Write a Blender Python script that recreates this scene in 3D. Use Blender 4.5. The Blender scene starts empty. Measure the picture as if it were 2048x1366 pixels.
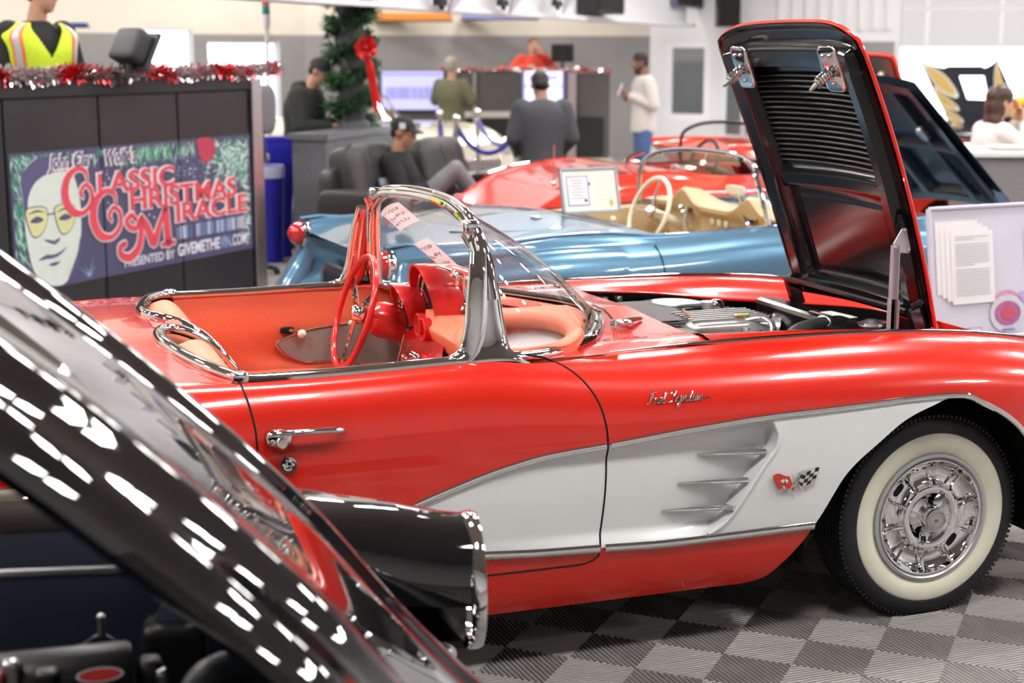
import bpy, bmesh, math, random
import numpy as np
from mathutils import Vector, Matrix
random.seed(7)
S = bpy.context.scene
COL = S.collection
PI = math.pi
R = math.radians

# ---------------------------------------------------------------- camera, light, exposure
# world axes: X runs along the red car towards its nose, Y away from the camera side, Z up; metres
CAM = Vector((-2.901, -4.936, 1.859)); YAW = R(19.3); PITCH = R(10.792); FPX = 3060.0
cd = bpy.data.cameras.new('camera'); cam = bpy.data.objects.new('camera', cd); COL.objects.link(cam)
cam.location = CAM
cam.rotation_euler = (PI/2 - PITCH, 0, -YAW)
cd.sensor_width = 36.0; cd.lens = FPX/2048*36.0
cd.clip_start = 0.05; cd.clip_end = 200
cd.dof.use_dof = True; cd.dof.focus_distance = 4.75; cd.dof.aperture_fstop = 2.8
S.camera = cam
FWD = Vector((math.sin(YAW), math.cos(YAW), 0)); RGT = Vector((math.cos(YAW), -math.sin(YAW), 0))

w = bpy.data.worlds.new('daylight'); S.world = w; w.use_nodes = True
bg = w.node_tree.nodes['Background']; bg.inputs[0].default_value = (0.93, 0.97, 1.0, 1); bg.inputs[1].default_value = 5.0
S.view_settings.view_transform = 'Standard'; S.view_settings.look = 'None'
S.view_settings.gamma = 1.0; S.view_settings.use_curve_mapping = False
S.view_settings.exposure = 0.0
S.cycles.use_denoising = True
S.cycles.max_bounces = 7; S.cycles.diffuse_bounces = 3; S.cycles.glossy_bounces = 4
S.cycles.transmission_bounces = 6; S.cycles.transparent_max_bounces = 12
S.cycles.caustics_reflective = False; S.cycles.caustics_refractive = False
S.cycles.sample_clamp_indirect = 6.0
LAMP = 92.0       # emission of the ceiling tubes

# ---------------------------------------------------------------- materials
MAT = {}
def mat(name, col, rough=0.5, metal=0.0, coat=0.0, var=0.0, scale=40.0, bump=0.0, spec=0.5, sheen=0.0, emit=None, estr=0.0, trans=0.0, alpha=1.0, ior=1.45, flake=0.0):
    if name in MAT: return MAT[name]
    m = bpy.data.materials.new(name); m.use_nodes = True
    nt = m.node_tree; b = nt.nodes['Principled BSDF']
    c = tuple(col) + ((1,) if len(col) == 3 else ())
    b.inputs['Base Color'].default_value = c
    b.inputs['Roughness'].default_value = rough; b.inputs['Metallic'].default_value = metal
    b.inputs['Coat Weight'].default_value = coat; b.inputs['Coat Roughness'].default_value = 0.02
    b.inputs['Specular IOR Level'].default_value = spec; b.inputs['IOR'].default_value = ior
    b.inputs['Transmission Weight'].default_value = trans; b.inputs['Alpha'].default_value = alpha
    if sheen: b.inputs['Sheen Weight'].default_value = sheen
    if emit: b.inputs['Emission Color'].default_value = tuple(emit)+(1,); b.inputs['Emission Strength'].default_value = estr
    if var or bump or flake:
        tc = nt.nodes.new('ShaderNodeTexCoord'); n = nt.nodes.new('ShaderNodeTexNoise')
        n.inputs['Scale'].default_value = scale; n.inputs['Detail'].default_value = 4
        nt.links.new(tc.outputs['Object'], n.inputs['Vector'])
        if var:
            mr = nt.nodes.new('ShaderNodeMapRange'); nt.links.new(n.outputs['Fac'], mr.inputs['Value'])
            mr.inputs[1].default_value = .3; mr.inputs[2].default_value = .7
            mr.inputs[3].default_value = 1-var; mr.inputs[4].default_value = 1+var
            mx = nt.nodes.new('ShaderNodeVectorMath'); mx.operation = 'SCALE'
            mx.inputs[0].default_value = c[:3]; nt.links.new(mr.outputs[0], mx.inputs['Scale'])
            nt.links.new(mx.outputs[0], b.inputs['Base Color'])
        if bump:
            bp = nt.nodes.new('ShaderNodeBump'); bp.inputs['Strength'].default_value = bump; bp.inputs['Distance'].default_value = .01
            nt.links.new(n.outputs['Fac'], bp.inputs['Height']); nt.links.new(bp.outputs[0], b.inputs['Normal'])
    MAT[name] = m
    return m
def hexc(h):
    h = h.lstrip('#'); o = []
    for i in (0, 2, 4):
        v = int(h[i:i+2], 16)/255
        o.append(v/12.92 if v <= .04045 else ((v+.055)/1.055)**2.4)
    return tuple(o)
def fmat(h, rough=.6, **k): return mat('flat_'+h+str(rough)+str(k.get('metal', '')), hexc(h), rough, **k)

RED = mat('red_paint', (.72, .020, .009), .22, coat=1.0, var=.02, scale=8)
REDP = mat('red_enamel', (.66, .016, .016), .28, coat=.6, var=.02)
WHITE = mat('white_paint', (.84, .855, .86), .25, coat=1.0, var=.01, scale=6)
BLACKP = mat('black_paint', (.006, .006, .007), .03, coat=1.0, var=.1)
BLUE = mat('blue_metallic', (.10, .22, .34), .30, metal=.55, coat=1.0, var=.03, scale=900)
ORANGE = mat('orange_red_paint', (.80, .05, .012), .22, coat=1.0, var=.02)
IVORY = mat('ivory_paint', (.80, .75, .62), .25, coat=1.0, var=.02)
CHROME = mat('chrome', (.86, .86, .87), .04, metal=1.0, var=.01)
STEEL = mat('brushed_steel', (.55, .55, .56), .3, metal=1.0, var=.06, scale=120)
ALU = mat('cast_aluminium', (.55, .55, .54), .38, metal=.85, var=.08, scale=60, bump=.05)
RUBBER = mat('tyre_rubber', (.012, .012, .014), .55, var=.15, scale=90, bump=.08)
BLKPL = mat('black_plastic', (.012, .012, .013), .4, var=.1)
BLKSAT = mat('satin_black', (.008, .008, .009), .16, var=.1, scale=20, spec=.7)
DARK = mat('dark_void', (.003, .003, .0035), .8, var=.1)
WALLW = mat('whitewall_rubber', (.78, .76, .62), .45, var=.03, scale=15)
CORAL = mat('coral_vinyl', (.80, .14, .065), .45, var=.04, scale=160, bump=.12)
CORAL2 = mat('coral_dash_pad', (.84, .24, .14), .5, var=.03, scale=200, bump=.05)
ARGENT = mat('argent_carpet', (.30, .28, .26), .6, var=.15, scale=250, bump=.2)
SILVER = mat('silver_panel', (.72, .72, .74), .35, metal=.6, var=.02)
LEATH = mat('black_leather', (.030, .028, .028), .42, var=.15, scale=60, bump=.1)
TAN = mat('beige_vinyl', (.55, .40, .22), .45, var=.05, scale=90, bump=.1)
CREAM = mat('cream_plastic', (.80, .75, .60), .3, var=.02)

def glass_mat():
    m = bpy.data.materials.new('clear_glass'); m.use_nodes = True; nt = m.node_tree
    nt.nodes.remove(nt.nodes['Principled BSDF']); out = nt.nodes['Material Output']
    t = nt.nodes.new('ShaderNodeBsdfTransparent'); t.inputs[0].default_value = (.93, .95, .95, 1)
    g = nt.nodes.new('ShaderNodeBsdfGlossy'); g.inputs['Roughness'].default_value = .01
    lw = nt.nodes.new('ShaderNodeLayerWeight'); lw.inputs[0].default_value = .5
    pw = nt.nodes.new('ShaderNodeMath'); pw.operation = 'POWER'; pw.inputs[1].default_value = 5.0; nt.links.new(lw.outputs['Facing'], pw.inputs[0])
    fr = nt.nodes.new('ShaderNodeMath'); fr.operation = 'MULTIPLY_ADD'; fr.inputs[1].default_value = .90; fr.inputs[2].default_value = .06; nt.links.new(pw.outputs[0], fr.inputs[0])
    mx = nt.nodes.new('ShaderNodeMixShader')
    nt.links.new(fr.outputs[0], mx.inputs[0]); nt.links.new(t.outputs[0], mx.inputs[1]); nt.links.new(g.outputs[0], mx.inputs[2])
    nt.links.new(mx.outputs[0], out.inputs[0]); return m
GLASS = glass_mat()

# ---------------------------------------------------------------- helpers
def emp(name, loc=(0, 0, 0), rz=0.0):
    o = bpy.data.objects.new(name, None); COL.objects.link(o); o.location = loc; o.rotation_euler = (0, 0, rz); o.empty_display_size = .1
    return o
def tag(o, label, cat, group=None, kind=None):
    o['label'] = label; o['category'] = cat
    if group: o['group'] = group
    if kind: o['kind'] = kind
    return o
def thing(name, label, cat, loc=(0, 0, 0), rz=0.0, group=None):
    return tag(emp(name, loc, rz), label, cat, group)
def struct(o): o['kind'] = 'structure'; return o

class MB:
    def __init__(s): s.v = []; s.f = []; s.m = []; s.mats = []
    def mi(s, m):
        if m is None: return 0
        if m not in s.mats: s.mats.append(m)
        return s.mats.index(m)
    def add(s, vs, fs, m=None):
        o = len(s.v); s.v += [tuple(v) for v in vs]; k = s.mi(m)
        for f in fs: s.f.append([o+i for i in f]); s.m.append(k)
        return s
    def box(s, c, d, m=None, rot=None):
        x, y, z = d[0]/2, d[1]/2, d[2]/2
        vs = [Vector((a*x, b*y, e*z)) for a in (-1, 1) for b in (-1, 1) for e in (-1, 1)]
        if rot is not None: vs = [rot @ v for v in vs]
        vs = [v+Vector(c) for v in vs]
        return s.add(vs, [(0, 1, 3, 2), (4, 6, 7, 5), (0, 4, 5, 1), (2, 3, 7, 6), (0, 2, 6, 4), (1, 5, 7, 3)], m)
    def bx(s, a, b, m=None):
        return s.box([(a[i]+b[i])/2 for i in range(3)], [abs(b[i]-a[i]) for i in range(3)], m)
    def rbox(s, c, d, r=.03, m=None, rot=None, n=4, bul=0.0):
        # rounded cushion-like box: a superellipsoid grid
        nu, nv = 6*n, 4*n; vs = []; fs = []
        e = max(.12, min(1, r))
        sp = lambda v, p: math.copysign(abs(v)**p, v)
        for j in range(nv+1):
            ph = -PI/2 + PI*j/nv
            for i in range(nu):
                th = 2*PI*i/nu
                v = Vector((d[0]/2*sp(math.cos(ph), e)*sp(math.cos(th), e), d[1]/2*sp(math.cos(ph), e)*sp(math.sin(th), e), d[2]/2*sp(math.sin(ph), e)))
                if rot is not None: v = rot @ v
                vs.append(v+Vector(c))
        for j in range(nv):
            for i in range(nu):
                k = (i+1) % nu; fs.append((j*nu+i, j*nu+k, (j+1)*nu+k, (j+1)*nu+i))
        return s.add(vs, fs, m)
    def ball(s, c, r, m=None, n=12, rot=None):
        if not hasattr(r, '__len__'): r = (r, r, r)
        return s.rbox(c, (2*r[0], 2*r[1], 2*r[2]), 1.0, m, rot, max(2, n//4))
    def grid(s, P, m=None, flip=False, mf=None, close_u=False):
        # P[i][j] points
        nu, nv = len(P), len(P[0]); o = len(s.v)
        for row in P: s.v += [tuple(p) for p in row]
        for i in range(nu if close_u else nu-1):
            i2 = (i+1) % nu
            for j in range(nv-1):
                q = [o+i*nv+j, o+i2*nv+j, o+i2*nv+j+1, o+i*nv+j+1]
                if flip: q.reverse()
                mm = mf(i, j) if mf else m
                if mf and mm is False: continue
                s.f.append(q); s.m.append(s.mi(mm))
        return s
    def tube(s, path, r, m=None, n=8, closed=False, caps=True, flat=1.0, up=None):
        path = [Vector(p) for p in path]; N = len(path); rs = r if hasattr(r, '__len__') else [r]*N
        o = len(s.v); prev = None
        for i, p in enumerate(path):
            a = path[(i-1) % N] if (closed or i > 0) else p
            b = path[(i+1) % N] if (closed or i < N-1) else p
            t = (b-a); t = t.normalized() if t.length > 1e-9 else Vector((1, 0, 0))
            if up is not None: ref = Vector(up)
            elif prev is None: ref = Vector((0, 0, 1)) if abs(t.z) < .9 else Vector((1, 0, 0))
            else: ref = prev
            x = (ref - t*ref.dot(t))
            x = x.normalized() if x.length > 1e-6 else t.orthogonal().normalized()
            y = t.cross(x); prev = x
            for k in range(n):
                an = 2*PI*k/n; s.v.append(tuple(p + x*(rs[i]*math.cos(an)) + y*(rs[i]*flat*math.sin(an))))
        k0 = s.mi(m)
        for i in range(N if closed else N-1):
            i2 = (i+1) % N
            for k in range(n):
                k2 = (k+1) % n
                s.f.append([o+i*n+k, o+i*n+k2, o+i2*n+k2, o+i2*n+k]); s.m.append(k0)
        if caps and not closed:
            s.f.append([o+k for k in range(n)][::-1]); s.m.append(k0)
            s.f.append([o+(N-1)*n+k for k in range(n)]); s.m.append(k0)
        return s
    def lathe(s, prof, c=(0, 0, 0), axis=(0, 0, 1), n=32, m=None, mf=None):
        # prof: (r, h) list
        ax = Vector(axis).normalized(); x = ax.orthogonal().normalized(); y = ax.cross(x); c = Vector(c)
        P = [[c + ax*h + (x*math.cos(2*PI*i/n)+y*math.sin(2*PI*i/n))*r for (r, h) in prof] for i in range(n)]
        return s.grid(P, m, mf=(lambda i, j: mf(j)) if mf else None, close_u=True)
    def prism(s, poly, d, m=None, O=(0, 0, 0), U=(1, 0, 0), V=(0, 0, 1)):
        # polygon in the plane O+aU+bV, extruded by the vector d
        O, U, V, d = Vector(O), Vector(U), Vector(V), Vector(d); n = len(poly)
        a = [O+U*p[0]+V*p[1] for p in poly]; b = [p+d for p in a]
        return s.add(a+b, [list(range(n))[::-1], list(range(n, 2*n))]+[[i, (i+1) % n, n+(i+1) % n, n+i] for i in range(n)], m)
    def flat(s, poly, m=None, O=(0, 0, 0), U=(1, 0, 0), V=(0, 0, 1)):
        O, U, V = Vector(O), Vector(U), Vector(V)
        return s.add([O+U*p[0]+V*p[1] for p in poly], [list(range(len(poly)))], m)
    def xf(s, M):
        s.v = [tuple(M @ Vector(v)) for v in s.v]; return s
    def build(s, name, m=None, parent=None, smooth=True, bevel=0.0, sub=0, solid=0.0, fix=True, ang=40):
        me = bpy.data.meshes.new(name); me.from_pydata(s.v, [], s.f)
        if s.mats:
            for x in s.mats: me.materials.append(x)
            me.polygons.foreach_set('material_index', s.m)
        elif m: me.materials.append(m)
        if s.mats and m and s.mats[0] is None: me.materials[0] = m
        me.validate()
        if fix:
            b = bmesh.new(); b.from_mesh(me); bmesh.ops.remove_doubles(b, verts=b.verts, dist=1e-5)
            bmesh.ops.dissolve_degenerate(b, dist=1e-6, edges=b.edges)
            bmesh.ops.recalc_face_normals(b, faces=b.faces); b.to_mesh(me); b.free()
        o = bpy.data.objects.new(name, me); COL.objects.link(o)
        if parent: o.parent = parent
        if solid:
            md = o.modifiers.new('thick', 'SOLIDIFY'); md.thickness = solid; md.offset = 0
        if bevel:
            md = o.modifiers.new('bevel', 'BEVEL'); md.width = bevel; md.segments = 2; md.limit_method = 'ANGLE'
        if sub:
            md = o.modifiers.new('sub', 'SUBSURF'); md.levels = sub; md.render_levels = sub
        if smooth:
            me.polygons.foreach_set('use_smooth', [True]*len(me.polygons))
            try: me.set_sharp_from_angle(angle=R(ang))
            except Exception: pass
        me.update()
        return o
def part(mb, name, m, parent, label=None, **k):
    o = mb.build(name, m, parent, **k)
    if label: o['label'] = label
    return o
def mk(): return MB()

def pchip(pts):
    xs = np.array([p[0] for p in pts], float); ys = np.array([p[1] for p in pts], float)
    h = np.diff(xs); d = np.diff(ys)/h; n = len(xs); m = np.zeros(n)
    for i in range(1, n-1):
        if d[i-1]*d[i] > 0:
            a, b = 2*h[i]+h[i-1], h[i]+2*h[i-1]; m[i] = (a+b)/(a/d[i-1]+b/d[i])
    m[0] = d[0]; m[-1] = d[-1]
    def f(x):
        x = min(max(x, xs[0]), xs[-1]); i = int(min(max(np.searchsorted(xs, x)-1, 0), n-2)); t = (x-xs[i])/h[i]
        return float((2*t**3-3*t*t+1)*ys[i]+(t**3-2*t*t+t)*h[i]*m[i]+(-2*t**3+3*t*t)*ys[i+1]+(t**3-t*t)*h[i]*m[i+1])
    return f
def smooth_tab(pts, w=.3):
    # the table rounded off over a window, so that reflections run without ripples
    f = pchip(pts); a, b = pts[0][0], pts[-1][0]; xs = np.arange(a, b+.0001, .02); g = np.arange(-w, w+.001, .04); k = np.exp(-(g/(w*.45))**2); k /= k.sum()
    F = lambda x: f(x) if a <= x <= b else (2*f(a)-f(2*a-x) if x < a else 2*f(b)-f(2*b-x))
    ys = np.array([sum(kk*F(x+d) for kk, d in zip(k, g)) for x in xs])
    return lambda x: float(np.interp(x, xs, ys))
def catmull(P, n=8, closed=False):
    P = [Vector(p) for p in P]; N = len(P); out = []
    for i in range(N if closed else N-1):
        g = (lambda k: P[k % N]) if closed else (lambda k: P[min(max(k, 0), N-1)])
        a, b, c, d = g(i-1), g(i), g(i+1), g(i+2)
        for k in range(n):
            t = k/n; out.append(.5*((2*b)+(c-a)*t+(2*a-5*b+4*c-d)*t*t+(3*b-a-3*c+d)*t**3))
    if not closed: out.append(P[-1])
    return out
def sst(a, b, x):
    t = min(max((x-a)/(b-a), 0), 1); return t*t*(3-2*t)
def lerp(a, b, t): return a+(b-a)*t
def at(px, py, d):
    # the point of the place seen d metres ahead at that spot of the 2048x1366 frame (used to work out where things stand)
    r = RGT*((px-1024)/FPX) + (FWD*math.cos(PITCH)-Vector((0, 0, math.sin(PITCH)))) - (FWD*math.sin(PITCH)+Vector((0, 0, math.cos(PITCH))))*((py-683)/FPX)
    k = d/(r.dot(FWD)); return CAM + r*k
def text(name, body, size, M, m, parent=None, extrude=.002, shear=0.0, offset=0.0, sx=1.0, space=1.0, width=None):
    # lettering as a mesh, optionally stretched to a width
    c = bpy.data.curves.new('type', 'FONT'); c.body = body; c.size = size; c.extrude = extrude; c.shear = shear; c.offset = offset
    c.space_character = space; c.resolution_u = 4
    t = bpy.data.objects.new('type', c); COL.objects.link(t); bpy.context.view_layer.update()
    me = bpy.data.meshes.new_from_object(t.evaluated_get(bpy.context.evaluated_depsgraph_get())); bpy.data.objects.remove(t)
    if width: xs = [v.co.x for v in me.vertices]; sx = width/(max(xs)-min(xs))
    me.transform(Matrix.Diagonal((sx, 1, 1, 1))); me.materials.clear(); me.materials.append(m); me.name = name
    o = bpy.data.objects.new(name, me); COL.objects.link(o)
    if parent: o.parent = parent
    o.matrix_local = M; return o
def frame(O, U, V):
    # matrix with local X=U, Y=V, Z=UxV at O
    U = Vector(U).normalized(); V = Vector(V); W = U.cross(V).normalized(); V = W.cross(U)
    M = Matrix((U, V, W)).transposed().to_4x4(); M.translation = Vector(O); return M
# ================================================================ the hall
def plan(px, d, z=0.0):
    # plan point: d metres ahead on the ray through column px, at height z
    r = FWD + RGT*((px-1024)/FPX/1.018)
    p = CAM + r*d; return Vector((p.x, p.y, z))
def cz(y, d): return CAM.z + d*math.tan(math.atan((683-y)/FPX)-PITCH)      # height of image row y at distance d
WBEIGE = mat('beige_wall_paint', (.74, .68, .58), .8, var=.03, scale=3)
WGREY = mat('grey_wall_paint', (.275, .262, .262), .8, var=.04, scale=3)
WWHITE = mat('white_wall_panel', (.74, .74, .76), .6, var=.02, scale=3)
def wall(name, P, Q, z0, z1, holes, m, th=.12, bands=None):
    # a wall from P to Q with rectangular holes (s0,s1,z0,z1 in metres along / up); bands: [(z, material)] upwards
    P, Q = Vector((P.x, P.y, 0)), Vector((Q.x, Q.y, 0)); U = (Q-P); Ln = U.length; U.normalize(); N = Vector((-U.y, U.x, 0))
    xs = sorted(set([0, Ln]+[h[0] for h in holes]+[h[1] for h in holes])); zs = sorted(set([z0, z1]+[h[2] for h in holes]+[h[3] for h in holes]+[b[0] for b in (bands or [])]))
    b = MB(); RT = Matrix((U, N, Vector((0, 0, 1)))).transposed()
    for i in range(len(xs)-1):
        for j in range(len(zs)-1):
            cx, c_ = (xs[i]+xs[i+1])/2, (zs[j]+zs[j+1])/2
            if any(h[0] < cx < h[1] and h[2] < c_ < h[3] for h in holes): continue
            mm = m
            for (bz, bm) in (bands or []):
                if c_ > bz: mm = bm
            b.box(P+U*cx+N*(th/2)+Vector((0, 0, c_)), (xs[i+1]-xs[i], th, zs[j+1]-zs[j]), mm, RT)
    o = b.build(name, None, smooth=False); return struct(o), P, U, N
HZ = 7.0
C1, C2, C3, C4, C5 = plan(611, 26), plan(1300, 28), plan(1545, 27.2), plan(1788, 27), plan(2900, 27)
def cp(x, d): p = CAM+RGT*x+FWD*d; return Vector((p.x, p.y, 0))
C0 = cp(-11.5, 14.8); CR, CB1, CB2 = cp(17.0, -7), cp(17.0, -7), cp(-11.5, -7)
def son(P, U, px, d):   # where column px meets the wall line, in metres along it
    r = FWD + RGT*((px-1024)/FPX/1.018); A = np.array([[U.x, -r.x], [U.y, -r.y]]); s, t = np.linalg.solve(A, [CAM.x-P.x, CAM.y-P.y]); return s, t
U0 = (C1-C0).normalized(); h0 = []
for (a, b, y0, y1) in ((278, 388, 58, 170), (415, 560, 84, 245)):
    s0, d0 = son(C0, U0, a, 0); s1, d1 = son(C0, U0, b, 0); h0.append((s0, s1, cz(y1, (d0+d1)/2), cz(y0, (d0+d1)/2)))
wall('wall_left', C0, C1, 0, HZ, h0, WGREY, bands=[(2.10, WBEIGE)])
wall('wall_back', C1, C2, 0, HZ, [], WGREY, bands=[(2.10, WBEIGE)])
TRW = mat('white_trim', (.78, .78, .82), .5, var=.02)
def window(n, P, U, hole, d_off=.0, mull=0, fw=.08):
    N = Vector((-U.y, U.x, 0)); RT = Matrix((U, N, Vector((0, 0, 1)))).transposed(); s0, s1, z0, z1 = hole
    w_ = emp('window_%d' % n, P+U*((s0+s1)/2)+Vector((0, 0, z0))); struct(w_)
    f = MB(); c = lambda s, z: Vector(U)*(s-(s0+s1)/2)+N*.06+Vector((0, 0, z-z0))
    for s in [s0+fw/2, s1-fw/2]+[lerp(s0, s1, (k+1)/(mull+1)) for k in range(mull)]: f.box(c(s, (z0+z1)/2), (fw, .1, z1-z0), TRW, RT)
    for z in (z0+fw/2, z1-fw/2): f.box(c((s0+s1)/2, z), (s1-s0-2*fw, .1, fw), TRW, RT)
    part(f, 'window_frame', None, w_, smooth=False)
    part(mk().box(c((s0+s1)/2, (z0+z1)/2), (s1-s0-.02, .006, z1-z0-.02), GLASS, RT), 'pane', None, w_, smooth=False)
window(1, C0, U0, h0[0], fw=.03); window(2, C0, U0, h0[1], fw=.03)
# glazed partition with a door on the right of the back wall
U2 = (C3-C2).normalized(); L2 = (C3-C2).length
s0, _ = son(C2, U2, 1332, 0); s1, _ = son(C2, U2, 1420, 0)
wall('wall_partition', C2, C3, 0, HZ, [(s0, s1, cz(240, 27.6), cz(84, 27.6)), (s1+.22, L2-.1, .3, cz(110, 27.4))], WWHITE)
window(3, C2, U2, (s0, s1, cz(240, 27.6), cz(84, 27.6)), mull=0, fw=.10); window(4, C2, U2, (s1+.22, L2-.1, .3, cz(110, 27.4)), mull=1, fw=.07)
# room seen behind the glazed partition
b = MB(); N2 = Vector((-U2.y, U2.x, 0))
wall('wall_office', C2+N2*2.6-U2*1, C2+N2*2.6+U2*(s1+.10), 0, 4, [(s0+1.95, s0+2.2, .7, 2.0)], WGREY)
# ribbed metal siding and the roller door
U3 = (C4-C3).normalized()
o, P_, U_, N_ = wall('wall_siding', C3, C4, 0, HZ, [], WWHITE, bands=None)
rb = MB(); RT3 = Matrix((U3, Vector((-U3.y, U3.x, 0)), Vector((0, 0, 1)))).transposed(); L3 = (C4-C3).length
for k in range(9):
    rb.box(C3+U3*(L3*(k+.5)/9)+Vector((0, 0, 4.6))-Vector((-U3.y, U3.x, 0))*.03, (.09, .06, 4.8), WWHITE, RT3)
rb.box(C3+U3*(L3*.5)+Vector((0, 0, 1.0))-Vector((-U3.y, U3.x, 0))*.02, (L3, .05, 2.0), WGREY, RT3)
struct(rb.build('trim_1', None, smooth=False))
U4 = (C5-C4).normalized(); L4 = (C5-C4).length
zd = cz(94, 27)
wall('wall_right', C4, C5, 0, HZ, [(.12, L4, 0, 4.6)], WWHITE)
rd = emp('door_1', C4+U4*(L4/2)); struct(rd); RT4 = Matrix((U4, Vector((-U4.y, U4.x, 0)), Vector((0, 0, 1)))).transposed()
ROLL = mat('roller_door_panel', (.62, .62, .64), .5, var=.02)
for k in range(5):
    z0 = zd+.66*k
    d_ = MB().box(Vector(U4)*0+Vector((0, 0, z0+.32)), (L4-.2, .05, .658), ROLL, RT4)
    for q in range(9): d_.box(Vector(U4)*(-L4/2+.1+(q+.35)*1.28)+Vector((0, 0, z0+.32))-Vector((-U4.y, U4.x, 0))*.03, (.07, .02, .6), TRW, RT4)
    part(d_, 'door_section', None, rd, smooth=False)
wall('wall_side', C5, CB1, 0, HZ, [], WWHITE); wall('wall_near', CB1, CB2, 0, HZ, [], WWHITE); wall('wall_side_left', CB2, C0, 0, HZ, [], WWHITE, bands=[(2.1, WBEIGE)])
mid = cp(2.5, 10); Mh = Matrix.Rotation(-YAW, 3, 'Z')
struct(MB().box(mid+Vector((0, 0, HZ+.06)), (44, 52, .1), mat('ceiling_lining', (.26, .24, .225), .8, var=.05, scale=2), Mh).build('ceiling', None, smooth=False))
# floor slab and interlocking ribbed tiles
GAPC = mat('floor_underlay', (.010, .010, .010), .8, var=.2, scale=30)
FL = MB().box(mid+Vector((0, 0, -.05)), (44, 52, .076), GAPC, Mh); struct(FL.build('floor', None, smooth=False))
TILE = mat('grey_floor_tile', (.27, .25, .24), .30, var=.05, scale=5, spec=.9)
def tile_shader():
    m = bpy.data.materials.new('tile_field'); m.use_nodes = True; nt = m.node_tree; b = nt.nodes['Principled BSDF']
    tc = nt.nodes.new('ShaderNodeTexCoord'); n = nt.nodes.new('ShaderNodeTexNoise'); n.inputs['Scale'].default_value = 1.2
    mp = nt.nodes.new('ShaderNodeMapping'); mp.inputs['Scale'].default_value = (.4, 6, 1)
    nt.links.new(tc.outputs['Object'], mp.inputs[0]); nt.links.new(mp.outputs[0], n.inputs['Vector'])
    r = nt.nodes.new('ShaderNodeValToRGB'); r.color_ramp.elements[0].color = (.16, .15, .14, 1); r.color_ramp.elements[1].color = (.27, .25, .235, 1)
    r.color_ramp.elements[0].position = .35; r.color_ramp.elements[1].position = .65
    nt.links.new(n.outputs['Fac'], r.inputs[0]); nt.links.new(r.outputs[0], b.inputs['Base Color']); b.inputs['Roughness'].default_value = .5
    return m
TS = .305; TA = R(2.46); TU = Vector((math.cos(TA), math.sin(TA), 0)); TV = Vector((math.sin(TA), -math.cos(TA), 0)); TO = Vector((-.9497, -.7575, 0))
bars = []      # ribs of one tile corner-to-corner cell, centred on a lattice node: concentric squares
NR = 10; pitch = .5/NR; wv = pitch*.60
for k in range(NR):
    r0 = (k+.5)*pitch
    for q in range(4): bars.append((q, r0))
tm = MB()
def rib(o, q, r0):
    # a straight bar of the square ring at radius r0, on side q, with mitred ends and a rounded top
    a, b = r0-wv/2, r0+wv/2; g = .012
    prof = [(a, -.0001), (a, .0075), (lerp(a, b, .12), .0095), (lerp(a, b, .32), .0108), (lerp(a, b, .5), .0112), (lerp(a, b, .68), .0108), (lerp(a, b, .88), .0095), (b, .0075), (b, -.0001)]
    e = [(x-g*0) for x, z in prof]
    A, B = [], []
    for (x, z) in prof:
        pa, pb = (-x, x), (x, x)
        for lst, p in ((A, pa), (B, pb)):
            u, v = p
            for _ in range(q): u, v = -v, u
            lst.append(o+TU*(u*TS)+TV*(v*TS)+Vector((0, 0, z-.0115)))
    n = len(prof)
    tm.add(A+B, [(i, i+1, n+i+1, n+i) for i in range(n-1)], TILE)
nt_ = 0
for i in range(-7, 16):
    for j in range(-5, 11):
        o = TO+TU*(i*TS)+TV*(j*TS)
        if not (-2.7 < o.x < 3.0 and -3.2 < o.y < .8): continue
        if o.x < -1.3 and o.y > -.9 and False: continue
        nt_ += 1
        for (q, r0) in bars: rib(o+Vector((0, 0, .012)), q, r0)
        if i % 1 == 0:
            for (aa, bb) in ((TU, TV), (TV, TU)):
                pass
struct(tm.build('floor_tiles', None, fix=False, smooth=True, ang=50))
fld = MB()
c0 = cp(2.5, 10)
def fbox(x0, x1, y0, y1): fld.bx((x0, y0, -.002), (x1, y1, .006), tile_shader_m)
tile_shader_m = tile_shader()
fbox(-30, -2.86, -20, 34); fbox(3.16, 30, -20, 34); fbox(-2.86, 3.16, .98, 34); fbox(-2.86, 3.16, -20, -3.4)
struct(fld.build('floor_field', None, smooth=False))
# ceiling fixtures: pairs of LED panels in rows
LEDM = mat('led_diffuser', (.9, .9, .9), .5, emit=(1.0, .97, .93), estr=LAMP)
HOUS = mat('white_fixture', (.7, .7, .7), .5, var=.02)
def fixture():
    t = thing('ceiling_light', 'pair of white LED panels hung in the lamp rows under the ceiling', 'ceiling light', (0, 0, 5.6), 0, 'LED ceiling lights in rows')
    for sx in (-.27, .27):
        h = part(mk().bx((sx-.19, -.42, 0), (sx+.19, .42, .06), HOUS), 'housing', None, t, smooth=False)
        part(mk().bx((sx-.17, -.40, -.012), (sx+.17, .40, 0), LEDM), 'diffuser', None, h, smooth=False)
    part(mk().tube([(0, 0, .03), (0, 0, 1.42)], .01, STEEL).bx((-.3, -.02, .05), (.3, .02, .08), HOUS), 'hanger', None, t)
    return t
def copy_tree(o, parent=None):
    c = o.copy(); COL.objects.link(c)
    if parent: c.parent = parent
    for ch in list(o.children): copy_tree(ch, c)
    return c
fx = fixture(); first = True
for i in range(-3, 5):
    for j in range(-2, 7):
        p = cp(0, 0)+TU*(i*4.1+1.6)-TV*(j*4.3+1.4)
        q = p-CAM; d = q.dot(FWD); x = q.dot(RGT)
        if not (-10.5 < x < 15 and .3 < d < 25): continue
        o = fx if first else copy_tree(fx); first = False
        o.location = (p.x, p.y, 5.6); o.rotation_euler = (0, 0, TA)
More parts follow.
